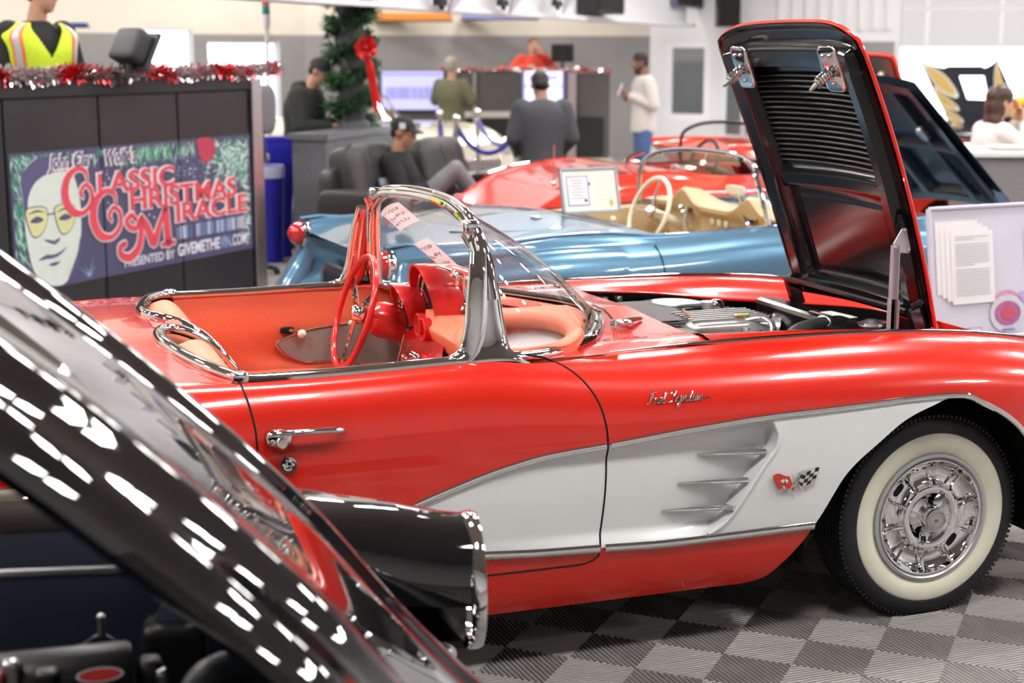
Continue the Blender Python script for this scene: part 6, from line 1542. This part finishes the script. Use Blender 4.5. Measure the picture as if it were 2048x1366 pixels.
# raised red hood of the car behind the blue one
rh = emp('hood', (.18, .05, .93)); rh.parent = r2; rh.rotation_euler = (0, R(-114), 0)
part(mk().grid([[(v*.96, u*.46, -.05*(1-u*u)) for v in np.linspace(0, 1, 8)] for u in np.linspace(-1, 1, 15)], R2P), 'hood_skin', None, rh)
part(mk().grid([[(v*.95, u*.45, .03-.05*(1-u*u)) for v in np.linspace(0, 1, 8)] for u in np.linspace(-1, 1, 15)], BLKSAT), 'hood_underside', None, rh); part(mk().tube([(v, -.46, -.0) for v in np.linspace(0, .95, 6)]+[(.96, u*.45, -.05*(1-u*u)) for u in np.linspace(-1, 1, 9)]+[(v, .46, 0) for v in np.linspace(1, 0, 6)], .016, R2P, n=6), 'hood_edge', None, rh)
part(mk().lathe([(0, .03), (.02, .03), (.03, 0)], (.80, -.24, .0), (0, 0, 1), 16, CREAM), 'hood_bumper', None, rh)
# dark bonnet with gold bird wings on a car in the doorway
TD = 20.0; q0 = plan(1925, TD); ta = thing('muscle_car', 'black car in the bright doorway, its raised bonnet painted with gold feathered wings', 'car', q0, -YAW)
kx2 = TD/FPX; X2 = lambda px: (px-1925)*kx2; Z2 = lambda y: cz(y, TD)
def P2(L): return [(X2(a), Z2(b)) for a, b in L]
BLKC = mat('black_bonnet', (.012, .013, .022), .25, coat=.6, var=.05)
m_ = MB(); D2 = (0, .05, 0)
m_.prism(P2([(1843, 120), (1858, 128), (1876, 133), (1892, 136), (1900, 132), (1922, 152), (1940, 198), (1950, 240), (1962, 262), (1938, 272), (1904, 236), (1872, 180)]), D2, BLKC); m_.prism(P2([(1900, 132), (1965, 132), (1972, 152), (1922, 152)]), D2, BLKC); m_.prism(P2([(1965, 132), (1972, 136), (1984, 130), (1996, 120), (2030, 190), (2050, 232), (2060, 290), (1998, 284), (1984, 200), (1972, 152)]), D2, BLKC); m_.prism(P2([(1940, 198), (1984, 200), (1998, 284), (1962, 262), (1950, 240)]), D2, BLKC)
o = part(m_, 'bonnet', None, ta, smooth=False)
GOLD = mat('gold_decal', (.55, .40, .13), .4, metal=.3, var=.08, scale=8); WDE = mat('pale_decal', (.72, .70, .64), .5, var=.03)
def feather(L, g=.82):
    m_ = MB()
    P_ = P2(L); s = [(p.x, p.y) for p in catmull([(a, b, 0) for a, b in P_], 5, True)]; cx = sum(p[0] for p in s)/len(s); c_ = sum(p[1] for p in s)/len(s)
    m_.flat(s, WDE, O=(0, -.004, 0)); m_.flat([((a-cx)*g+cx, (b-c_)*g+c_) for a, b in s], GOLD, O=(0, -.008, 0))
    part(m_, 'feather_decal', None, o, smooth=False)
feather([(1848, 125), (1872, 136), (1898, 155), (1920, 186), (1917, 196), (1890, 184), (1866, 160)]); feather([(1872, 172), (1895, 190), (1921, 212), (1922, 222), (1895, 212), (1880, 196)]); feather([(1888, 206), (1905, 218), (1930, 236), (1933, 246), (1912, 238), (1898, 226)]); feather([(1903, 234), (1920, 243), (1938, 256), (1938, 266), (1920, 256)])
feather([(1994, 124), (2002, 145), (2010, 180), (2006, 204), (1994, 186), (1990, 150)]); feather([(2010, 166), (2026, 190), (2030, 212), (2018, 212), (2012, 192)]); feather([(2016, 206), (2036, 216), (2046, 236), (2030, 236)])
part(mk().rbox((X2(1950), .9, .55), (1.8, 2.4, .70), .35, BLKC, n=7), 'body', None, ta); part(mk().bx((X2(1905), .06, .80), (X2(1915), .10, Z2(240)), STEEL), 'prop_rod', None, ta, smooth=False)
for x in (-.7, .95): part(mk().lathe([(0, -.1), (.3, -.1), (.33, -.07), (.33, .07), (.3, .1), (0, .1)], (X2(1950)+x, -.15, .33), (1, 0, 0), 32, RUBBER), 'tyre', None, ta)
# booth table on the right with a tray
p = plan(2035, 11.0); bt = thing('booth_counter', 'mauve grey counter with a white top at the right edge, the woman leaning on it', 'counter', p, -YAW); zt = cz(303, 11.0)
part(mk().bx((-.26, 0, 0), (.9, .6, zt-.04), mat('mauve_laminate', (.22, .20, .21), .6, var=.08, scale=30)), 'counter_body', None, bt, smooth=False); part(mk().bx((-.30, -.04, zt-.04), (.95, .64, zt), mat('white_top', (.75, .74, .72), .4, var=.02)), 'counter_top', None, bt, bevel=.006, smooth=False)
ty_ = thing('tray', 'shallow cream tray on the white topped counter at the right edge', 'tray', p+RGT*.02+FWD*.15+Vector((0, 0, zt)), -YAW); part(mk().rbox((0, 0, .02), (.26, .18, .04), .4, mat('cream_tray', (.62, .62, .55), .4, var=.03), n=6), 'tray_body', None, ty_)
# ================================================================ people
def cap_tube(mb, pts, rs, n=14, m=None):
    pts = [Vector(p) for p in pts]
    P, Rr = [], []
    for i in range(len(pts)-1):
        for k in range(4): t = k/4; P.append(pts[i].lerp(pts[i+1], t)); Rr.append(lerp(rs[i], rs[i+1], t))
    P.append(pts[-1]); Rr.append(rs[-1])
    mb.tube(P, Rr, m, n=n)
    for p, r in zip(pts, rs): mb.ball(p, r*.99, m, 12)
def soft(mb, name, m, parent, vox=.011, it=5, label=None):
    o = mb.build(name, m, parent, smooth=True, fix=False)
    md = o.modifiers.new('skin', 'REMESH'); md.mode = 'VOXEL'; md.voxel_size = vox; md.use_smooth_shade = True
    ms = o.modifiers.new('soft', 'SMOOTH'); ms.factor = .5; ms.iterations = it
    if label: o['label'] = label
    return o
def rotz(v, a): return Matrix.Rotation(a, 3, 'Z') @ Vector(v)
def torso(mb, pel, che, nek, side, grow=0.0, hipw=.155, wst=.135, chw=.175, deep=.115, sh=None):
    # lofted trunk from the hips to the base of the neck; side = unit vector to the person's left
    ax = [(pel+Vector((0, 0, -.09)), hipw*.94, deep*.95), (pel, hipw, deep), (pel.lerp(che, .40), wst, deep*.92), (pel.lerp(che, .8), chw*.98, deep*1.06), (che, chw*1.05, deep*1.05), (che.lerp(nek, .45), chw*1.03, deep*.9), (che.lerp(nek, .80), chw*.62, deep*.66), (nek, .062, .062)]
    rows = []
    for i, (c, a, b) in enumerate(ax):
        t = (ax[min(i+1, len(ax)-1)][0]-ax[max(i-1, 0)][0]).normalized(); s = (side-t*side.dot(t)).normalized(); f = t.cross(s)
        rows.append([c+s*((a+grow)*math.cos(q))+f*((b+grow)*math.sin(q)) for q in np.linspace(0, 2*PI, 25)])
    fine = []
    for k in range(25):
        fine.append(catmull([r[k] for r in rows], 4))
    mb.grid(fine); top = [f_[-1] for f_ in fine]; bot = [f_[0] for f_ in fine]
    mb.add(top, [tuple(range(len(top)))]); mb.add(bot, [tuple(range(len(bot)))[::-1]])
def head(mb, c, f, up=Vector((0, 0, 1)), k=1.0):
    f = Vector(f).normalized(); s = up.cross(f).normalized(); u = f.cross(s)
    M_ = Matrix((f, s, u)).transposed()
    g = lambda x, y, z: c+M_ @ Vector((x*k, y*k, z*k))
    mb.ball(g(-.012, 0, .035), (.098*k, .078*k, .088*k), None, 16, M_); mb.ball(g(.025, 0, -.045), (.066*k, .058*k, .075*k), None, 16, M_); mb.ball(g(.055, 0, -.095), (.030*k, .032*k, .026*k), None, 12, M_)
    mb.tube([g(.085, 0, .02), g(.108, 0, -.025), g(.090, 0, -.038)], [.010*k, .016*k, .013*k], None, 8)
    mb.ball(g(.085, 0, -.063), (.014*k, .026*k, .009*k), None, 10, M_); mb.ball(g(.083, 0, .045), (.016*k, .05*k, .012*k), None, 10, M_)
    for q in (-1, 1): mb.ball(g(-.012, q*.078, -.005), (.022*k, .011*k, .034*k), None, 10, M_); mb.ball(g(.055, q*.036, -.025), (.024*k, .022*k, .02*k), None, 10, M_)
    return M_
def hand(mb, w, d, pn, curl=.5, k=1.0, thumb=1):
    # w wrist, d direction of the hand, pn palm normal
    d = Vector(d).normalized(); pn = Vector(pn); pn = (pn-d*pn.dot(d)).normalized(); s = d.cross(pn)
    mb.ball(w+d*.05*k, (.052*k, .044*k, .020*k), None, 12, Matrix((d, s, pn)).transposed())
    for i, (o, ln) in enumerate(((-.033, .066), (-.011, .076), (.011, .072), (.032, .058))):
        a = w+d*.088*k+s*o*k; d1 = (d+pn*curl*.6).normalized(); d2 = (d+pn*curl*2.0).normalized(); d3 = (d*.5+pn*curl*3).normalized()
        mb.tube([a, a+d1*ln*.42*k, a+d1*ln*.42*k+d2*ln*.33*k, a+d1*ln*.42*k+d2*ln*.33*k+d3*ln*.25*k], [.0105*k, .0098*k, .009*k, .0075*k], None, 8)
    a = w+d*.03*k-s*.036*k*thumb; mb.tube([a, a+(d*.7-s*.7*thumb+pn*.3).normalized()*.035*k, a+(d*.7-s*.7*thumb+pn*.3).normalized()*.035*k+(d+pn*.5).normalized()*.032*k], [.014*k, .012*k, .009*k], None, 8)
def person(label, loc, rz, J, skin, tops, legs, hair, group=None, sleeves='long', vox=.011):
    """J: joints in local metres, person faces +x, left is +y. tops=(name, material), legs=(name, material)"""
    p = thing('person', label, 'person', loc, rz, group)
    V_ = {k: Vector(v) for k, v in J.items() if hasattr(v, '__len__') and not isinstance(v, str)}
    side = V_.get('side', Vector((0, 1, 0))); pel, che, nek, hd = V_['pel'], V_['che'], V_['nek'], V_['hed']; hf = V_.get('hf', Vector((1, 0, 0))); hu = V_.get('hu', Vector((0, 0, 1)))
    kb = J.get('bulk', 1.0); g = .0
    b = MB(); torso(b, pel, che, nek, side, -.012, .155*kb, .135*kb, .175*kb, .115*kb)
    M_ = head(b, hd, hf, hu)
    cap_tube(b, [nek-Vector((0, 0, .03)), nek.lerp(hd, .45), hd+M_ @ Vector((-.015, 0, -.03))], [.064, .058, .056])
    for q in 'LR':
        sh, el, wr = V_['sh'+q], V_['el'+q], V_['wr'+q]
        cap_tube(b, [sh, sh.lerp(el, .5), el, el.lerp(wr, .35), wr], [.056*kb, .048*kb, .040*kb, .040, .027])
        hdir = V_.get('hd'+q, (wr-el)); pn = V_.get('pn'+q, Vector((0, -1 if q == 'L' else 1, 0))); hand(b, wr, hdir, pn, J.get('curl', .5), 1.0, 1 if q == 'R' else -1)
        hp, kn, an = V_['hp'+q], V_['kn'+q], V_['an'+q]
        cap_tube(b, [hp, hp.lerp(kn, .5), kn, kn.lerp(an, .4), an], [.082*kb, .070*kb, .052, .050, .034])
        b.ball(an+Vector((.06, 0, -.05)), (.12, .043, .042), None, 12)
    soft(b, 'body', skin, p, vox, 3)
    # trousers
    t = MB(); tp = pel+(che-pel)*.10
    t.ball(pel+Vector((0, 0, -.02)), (.135*kb, .178*kb, .125), None, 16, Matrix((side.cross(Vector((0, 0, 1))), side, Vector((0, 0, 1)))).transposed())
    for q in 'LR':
        hp, kn, an = V_['hp'+q], V_['kn'+q], V_['an'+q]
        cap_tube(t, [hp, hp.lerp(kn, .5), kn, kn.lerp(an, .5), an+Vector((0, 0, .0))], [.098*kb, .088*kb, .072, .068, .058])
    soft(t, legs[0], legs[1], p, .014, 5)
    for q in 'LR':
        an = V_['an'+q]; f_ = Vector((1, 0, 0)) if 'toe' not in V_ else V_['toe']
        part(mk().rbox(an+f_*.055+Vector((0, 0, -.055)), (.28, .10, .10), .55, J.get('shoe', BLKPL), n=5), 'shoe', None, p)
    # top garment
    s = MB(); lg = J.get('loose', .022); torso(s, pel+Vector((0, 0, J.get('hem', -.02))), che, nek+Vector((0, 0, -.005)), side, lg, .155*kb, .142*kb, .178*kb, .118*kb)
    for q in 'LR':
        sh, el, wr = V_['sh'+q], V_['el'+q], V_['wr'+q]
        if sleeves == 'long': cap_tube(s, [sh, sh.lerp(el, .5), el, el.lerp(wr, .5), el.lerp(wr, .93)], [.070*kb+lg*.5, .062*kb+lg*.5, .056*kb+lg*.4, .050+lg*.4, .040+lg*.3])
        else: cap_tube(s, [sh, sh.lerp(el, .5), sh.lerp(el, .85)], [.070*kb+lg*.4, .064*kb+lg*.4, .062*kb+lg*.4])
    if J.get('collar'): s.lathe([(.060, -.02), (.070, .0), (.073, .035), (.066, .05)], nek, (nek-che).normalized(), 24)
    if J.get('hood'): s.ball(nek+Vector((-.09, 0, .0)), (.09, .13, .06), None, 14)
    gt = soft(s, tops[0], tops[1], p, .012, 5)
    g_ = lambda x, y, z: hd+M_ @ Vector((x, y, z))
    # eyes and brows
    for q in (-1, 1): part(mk().ball(g_(.078, q*.032, .012), .011, mat('eye_white', (.7, .68, .64), .3, var=.02), 10).ball(g_(.087, q*.032, .012), .005, BLKPL, 8), 'eye', None, p)
    h = MB()
    if hair[0] == 'short':
        hm = hair[1]; h.ball(g_(-.022, 0, .050), (.099, .086, .086), None, 18, M_); h.ball(g_(-.05, 0, .0), (.066, .078, .07), None, 16, M_)
        soft(h, 'hair', hm, p, .010, 3)
    elif hair[0] == 'cap':
        hm = hair[1]; h.ball(g_(-.020, 0, .035), (.094, .082, .075), None, 18, M_); h.ball(g_(-.06, 0, -.01), (.05, .07, .055), None, 14, M_); soft(h, 'hair', hm, p, .010, 3)
        c = MB(); nphi = 9
        rows = [[g_(-.012+.112*math.cos(a)*math.cos(e), .092*math.sin(a)*math.cos(e), .035+.098*math.sin(e)) for e in np.linspace(.0, PI/2, nphi)] for a in np.linspace(0, 2*PI, 33)]
        c.grid(rows); co = part(c, 'cap', hair[2], p)
        vis = MB().grid([[g_(.075+.105*r*math.cos(a*.95), (.078+.0*r)*math.sin(a)*(.98), .045-.022*r+.0*a+.012*math.cos(a)) for r in np.linspace(0, 1, 6)] for a in np.linspace(-1.35, 1.35, 15)]); part(vis, 'cap_visor', hair[2], co, solid=.008)
    elif hair[0] == 'long':
        hm = hair[1]; h.ball(g_(-.018, 0, .045), (.110, .094, .092), None, 18, M_); h.ball(g_(-.055, 0, -.04), (.078, .092, .12), None, 16, M_); h.ball(g_(-.075, 0, -.18), (.062, .105, .16), None, 16, M_); h.ball(g_(-.085, 0, -.32), (.045, .095, .12), None, 14, M_)
        soft(h, 'hair', hm, p, .010, 4)
    if len(hair) > 3 and hair[3] == 'beard':
        q = MB(); q.ball(g_(.045, 0, -.085), (.055, .062, .055), None, 14, M_); q.ball(g_(.02, 0, -.06), (.05, .066, .05), None, 14, M_); soft(q, 'beard', hair[1], p, .010, 3)
    return p, V_, M_, g_
SK1 = mat('skin_fair', (.55, .30, .21), .5, var=.05, scale=30); SK2 = mat('skin_tan', (.38, .20, .13), .5, var=.05, scale=30); SK3 = mat('skin_brown', (.22, .11, .07), .5, var=.05, scale=30)
HB = mat('dark_hair', (.012, .009, .008), .5, var=.2, scale=120); HG = mat('grey_hair', (.32, .28, .24), .6, var=.2, scale=120); HBR = mat('brown_hair', (.050, .022, .015), .35, var=.3, scale=60)
CL = lambda n, h, **k: mat('cloth_'+n, hexc(h), .85, var=.08, scale=50, bump=.15, **k)
def stand(**k):
    J = dict(pel=(0, 0, .96), che=(.0, 0, 1.30), nek=(0, 0, 1.48), hed=(.03, 0, 1.64), shL=(0, .185, 1.40), elL=(-.02, .24, 1.12), wrL=(.06, .23, .88), shR=(0, -.185, 1.40), elR=(-.02, -.24, 1.12), wrR=(.06, -.23, .88), hpL=(0, .09, .90), knL=(.02, .10, .50), anL=(-.01, .11, .10), hpR=(0, -.09, .90), knR=(.02, -.10, .50), anR=(-.01, -.11, .10))
    J.update(k); return J
def aim(deg): return -YAW+R(deg)     # heading: 0 = to the right of the picture, 90 = away from the camera

# man in the reflective vest on the riser behind the banner desk, facing right
q = at(72, 60, 9.95)
VB = CL('black_polo', '#1c1b1c'); VY = mat('vest_yellow', (.62, .80, .03), .6, var=.05, scale=40, bump=.1); VO = mat('vest_orange', (.80, .22, .05), .6, var=.04); VS = mat('vest_silver', (.55, .53, .55), .35, metal=.3, var=.05)
p, V_, M_, g_ = person('person in a yellow reflective vest over a black shirt, standing behind the banner desk', (q.x, q.y, .56), aim(-46), stand(hed=(.05, .03, 1.655), hf=(.8, .6, -.10), wrL=(.30, .16, 1.08), elL=(.0, .27, 1.14), wrR=(.32, -.12, 1.08), elR=(.02, -.27, 1.14), collar=1, bulk=1.1), SK1, ('polo_shirt', VB), ('trousers', CL('black_trousers', '#161616')), ('short', mat('dark_brown_hair', (.03, .02, .014), .5, var=.2)))
def vest_rows(grow):
    pel, che, nek, side = V_['pel'], V_['che'], V_['nek'], Vector((0, 1, 0)); kb = 1.1
    ax = [(pel+Vector((0, 0, -.02)), .165*kb, .125*kb), (pel.lerp(che, .40), .160*kb, .125*kb), (pel.lerp(che, .8), .182*kb, .130*kb), (che, .190*kb, .130*kb), (che.lerp(nek, .45), .200*kb, .116*kb), (che.lerp(nek, .72), .165*kb, .10*kb), (che.lerp(nek, .92), .10*kb, .085*kb)]
    rows = [[c+Vector(((b_+grow)*math.cos(q_), (a_+grow)*math.sin(q_), 0)) for q_ in np.linspace(0, 2*PI, 145)] for c, a_, b_ in ax]
    return [catmull([r[k] for r in rows], 12) for k in range(145)]
def vest_keep(k, j, n):
    a_ = abs((((k+.5)*2.5+180) % 360)-180); t = j/n      # angle from the front, height 0..1
    if t > .36 and a_ < (t-.36)*58: return False    # V neck
    if t > .62 and abs(a_-92) < 22-(.95-t)*22: return False   # arm holes
    return True
G_ = vest_rows(.050); n_ = len(G_[0])-1
v = MB().grid(G_, mf=lambda i, j: VY if vest_keep(i, j+.5, n_) else False); ves = part(v, 'vest', None, p, solid=.006)
for nm, m, gr_, hw_ in (('orange_braid', VO, .056, 2), ('reflective_strip', VS, .060, 1)):
    G2 = vest_rows(gr_)
    for c_ in (19, -19, 55, -55):
        part(mk().grid([[G2[(c_+d_) % 144][j] for d_ in range(-hw_*2, hw_*2+1)] for j in range(9, n_+1)], m), nm, None, ves)
    lo_, hi_ = (4, 16) if hw_ == 2 else (6, 14)
    part(mk().grid([[G2[k][j] for j in range(lo_, hi_+1)] for k in range(145)], m), nm.replace('braid', 'band').replace('strip', 'band'), None, ves)
# man in the black cap leaning on the counter, looking at his phone
q = at(600, 200, 14.5); JK = CL('olive_black_jacket', '#2b2d29')
p, V_, M_, g_ = person('person in black jacket and dark cap looking down at a phone by the garland', (q.x, q.y, 0), aim(-12), stand(che=(.05, 0, 1.33), nek=(.10, 0, 1.52), hed=(.20, 0, 1.655), hf=(1, -.1, -.55), shL=(.06, .20, 1.43), shR=(.06, -.20, 1.43), elL=(.08, .28, 1.16), wrL=(.32, .10, 1.17), elR=(.10, -.28, 1.16), wrR=(.34, -.14, 1.17), pnL=(0, -.3, 1), pnR=(0, .3, 1), hdL=(1, -.3, 0), hdR=(1, .3, 0), bulk=1.32, hood=1, loose=.03), SK1, ('jacket', JK), ('trousers', CL('dark_jeans', '#20222a')), ('cap', HB, mat('charcoal_cap', (.035, .036, .042), .8, var=.1)))
ph = thing('phone', 'dark phone in the hands of the man by the fir garland', 'phone', Vector((q.x, q.y, 0))+rotz((.45, -.03, 1.20), aim(-12)), aim(-12)); part(mk().box((0, 0, 0), (.14, .072, .009), BLKPL), 'phone_case', None, ph, bevel=.003, smooth=False); part(mk().box((0, 0, .005), (.13, .064, .002), MBK), 'phone_screen', None, ph, smooth=False)
# man sitting on the sofa
q = at(800, 400, 12.8); BK = CL('black_bomber', '#17161a')
p, V_, M_, g_ = person('person in a black cap, black jacket and grey trousers, sitting on the black sofa', (q.x, q.y, .0), aim(-10), dict(pel=(.10, 0, .56), che=(-.02, 0, .86), nek=(-.02, 0, 1.03), hed=(.035, 0, 1.185), hf=(1, -.15, -.22), shL=(-.03, .19, .95), elL=(.10, .28, .70), wrL=(.34, .12, .72), shR=(-.03, -.19, .95), elR=(.10, -.28, .70), wrR=(.36, -.06, .74), hpL=(.14, .10, .54), knL=(.54, .16, .74), anL=(.70, .16, .30), hpR=(.14, -.10, .54), knR=(.50, -.10, .90), anR=(.70, .10, .56), pnL=(0, -.2, 1), pnR=(0, .3, 1), collar=1, bulk=1.05, loose=.03, shoe=mat('white_shoe', (.65, .65, .66), .6, var=.03)), SK2, ('jacket', BK), ('trousers', CL('grey_trousers', '#77767a')), ('cap', HB, mat('black_cap', (.012, .012, .014), .8, var=.1)))
part(mk().box(g_(.02, -.094, .065), (.05, .006, .05), mat('white_stitch', (.6, .6, .6), .7, var=.05)), 'cap_patch', None, p, smooth=False)
ph = thing('phone', 'phone held by the man sitting on the black sofa', 'phone', Vector((q.x, q.y, 0))+rotz((.45, .02, .775), aim(-10)), aim(-10)); part(mk().box((0, 0, 0), (.012, .075, .145), BLKPL, Matrix.Rotation(R(-35), 3, 'Y')), 'phone_case', None, ph, bevel=.003, smooth=False)
# man in olive, arms folded, seen from behind
q = at(903, 200, 20.6)
person('person in olive shirt with grey hair, arms folded, seen from behind', (q.x, q.y, 0), aim(60), stand(hed=(.02, 0, 1.64), elL=(.06, .30, 1.16), wrL=(.24, -.02, 1.18), elR=(.06, -.30, 1.16), wrR=(.24, .02, 1.14), hdL=(.2, -1, 0), hdR=(.2, 1, 0), bulk=1.1, loose=.026), SK1, ('shirt', CL('olive_shirt', '#5f5f48')), ('trousers', CL('blue_jeans', '#3a4560')), ('short', HG), sleeves='short', vox=.014)
# man in the charcoal coat, seen from behind
q = at(1085, 250, 14.3)
person('person in a charcoal coat with dark hair, seen from behind near the red car', (q.x, q.y, 0), aim(95), stand(pel=(0, 0, .90), che=(.02, 0, 1.24), nek=(.05, 0, 1.40), hed=(.10, .015, 1.53), hf=(1, .1, -.45), shL=(.02, .19, 1.32), shR=(.02, -.19, 1.32), elL=(.0, .27, 1.06), elR=(.0, -.27, 1.06), wrL=(.18, .20, .92), wrR=(.18, -.20, .92), hpL=(0, .09, .86), hpR=(0, -.09, .86), collar=1, hem=-.20, bulk=1.12, loose=.04), SK2, ('coat', CL('charcoal_coat', '#45474d')), ('trousers', CL('charcoal_trousers', '#22232a')), ('short', HB), vox=.012)
# auctioneer in red
q = at(1066, 105, 22.95); zb0 = .30
p, V_, M_, g_ = person('person in a red jacket talking into a microphone behind the far podium', (q.x, q.y, zb0), aim(-70), stand(hed=(.02, 0, 1.615), elL=(.0, .34, 1.24), wrL=(.20, .07, 1.50), hdL=(0, -.5, .9), elR=(.0, -.32, 1.26), wrR=(.25, -.20, 1.30), pnL=(-1, -.4, 0), bulk=1.1, loose=.035, collar=1), SK1, ('jacket', mat('cloth_red_jacket', (.72, .065, .035), .8, var=.08, scale=50)), ('trousers', CL('dark_slacks', '#22222a')), ('short', mat('sandy_hair', (.16, .085, .045), .6, var=.2)), vox=.013)
mc = thing('microphone', 'silver microphone held to the mouth of the person in red', 'microphone', Vector((q.x, q.y, zb0))+rotz((.16, .02, 1.57), aim(-70)), aim(-70)); part(mk().tube([(0, .02, -.12), (0, 0, .0)], [.012, .016], BLKPL), 'microphone_handle', None, mc); part(mk().ball((0, 0, .02), .026, STEEL), 'microphone_head', None, mc)
# bearded man in the white sweater
q = at(1288, 200, 19.3)
p, V_, M_, g_ = person('person with a dark beard in a white sweater and blue jeans, looking at a phone', (q.x, q.y, 0), aim(190), stand(pel=(0, 0, 1.0), che=(0, 0, 1.35), nek=(.02, 0, 1.55), hed=(.06, 0, 1.70), hf=(1, 0, -.30), shL=(0, .19, 1.46), shR=(0, -.19, 1.46), elL=(-.06, .26, 1.19), wrL=(.20, .08, 1.30), elR=(-.06, -.26, 1.18), wrR=(.18, -.08, 1.27), hpL=(0, .09, .94), hpR=(0, -.09, .94), bulk=1.08, loose=.03, hem=-.06), SK3, ('sweater', mat('cloth_white_sweater', (.62, .59, .57), .9, var=.05, scale=40, bump=.15)), ('jeans', CL('mid_jeans', '#4a608e')), ('short', HB, None, 'beard'), vox=.012)
ph = thing('phone', 'pale phone in the hand of the bearded man in the white sweater', 'phone', Vector((q.x, q.y, 0))+rotz((.31, .02, 1.38), aim(190)), aim(190)); part(mk().box((0, 0, 0), (.010, .075, .15), mat('silver_phone', (.6, .6, .62), .3, var=.03), Matrix.Rotation(R(-20), 3, 'Y')), 'phone_case', None, ph, bevel=.003, smooth=False)
# woman drinking at the booth and the dark haired person beyond her
q = at(1976, 300, 11.9)
p, V_, M_, g_ = person('person with long brown hair in a white blouse, drinking at the booth counter', (q.x, q.y, .14), aim(12), stand(pel=(0, 0, .72), che=(.03, 0, 1.02), nek=(.04, 0, 1.17), hed=(.09, 0, 1.325), hf=(1, .0, .05), shL=(.03, .16, 1.10), shR=(.03, -.16, 1.10), elL=(.20, .20, .96), wrL=(.27, .07, 1.16), elR=(.22, -.20, .95), wrR=(.27, -.05, 1.16), hdL=(.15, -.2, 1), hdR=(.15, .2, 1), pnL=(.0, -1, 0), pnR=(0, 1, 0), hpL=(0, .09, .68), hpR=(0, -.09, .68), knL=(.1, .1, .42), knR=(.1, -.1, .42), anL=(.0, .11, -.04), anR=(.0, -.11, -.04), curl=.8, bulk=.92, loose=.03), SK1, ('blouse', mat('cloth_white_blouse', (.72, .68, .66), .85, var=.12, scale=60)), ('trousers', CL('black_leggings', '#1b1b1e')), ('long', HBR), vox=.010)
cu = thing('drink', 'yellow and orange drink held to the mouth by the person with long brown hair', 'cup', Vector((q.x, q.y, .14))+rotz((.265, .01, 1.315), aim(12)), aim(12)); part(mk().tube([(-.05, 0, .0), (.06, 0, .035)], [.040, .034], mat('yellow_cup', (.75, .50, .05), .4, var=.2, scale=30), n=16), 'cup_body', None, cu); part(mk().tube([(-.062, 0, -.005), (-.05, 0, 0)], .042, mat('orange_lid', (.7, .25, .05), .4, var=.05), n=16), 'cup_rim', None, cu)
q = at(2066, 300, 12.3)
person('person in black with dark hair, half out of the frame behind the drinking woman', (q.x, q.y, .14), aim(200), stand(pel=(0, 0, .74), che=(0, 0, 1.04), nek=(0, 0, 1.19), hed=(.03, 0, 1.31), shL=(0, .18, 1.12), shR=(0, -.18, 1.12), elL=(.05, .24, .90), elR=(.05, -.24, .90), wrL=(.25, .1, .92), wrR=(.25, -.1, .92), hpL=(0, .09, .7), hpR=(0, -.09, .7), knL=(.1, .1, .42), knR=(.1, -.1, .42), anL=(0, .1, -.04), anR=(0, -.1, -.04), bulk=1.0), SK2, ('hoodie', CL('black_hoodie', '#1a1a1e')), ('trousers', CL('black_leggings', '#1b1b1e')), ('short', HB), vox=.013)
# ---------------- notes behind the windscreen glass
if NOTES:
    note([(.55, .92), (.36, .90), (.39, .70), (.55, .67)], 'pink handwritten note at the top of the red car windscreen, far side')
    note([(.54, .50), (.45, .53), (.42, .21), (.48, .14)], 'long pink handwritten note lower on the red car windscreen')
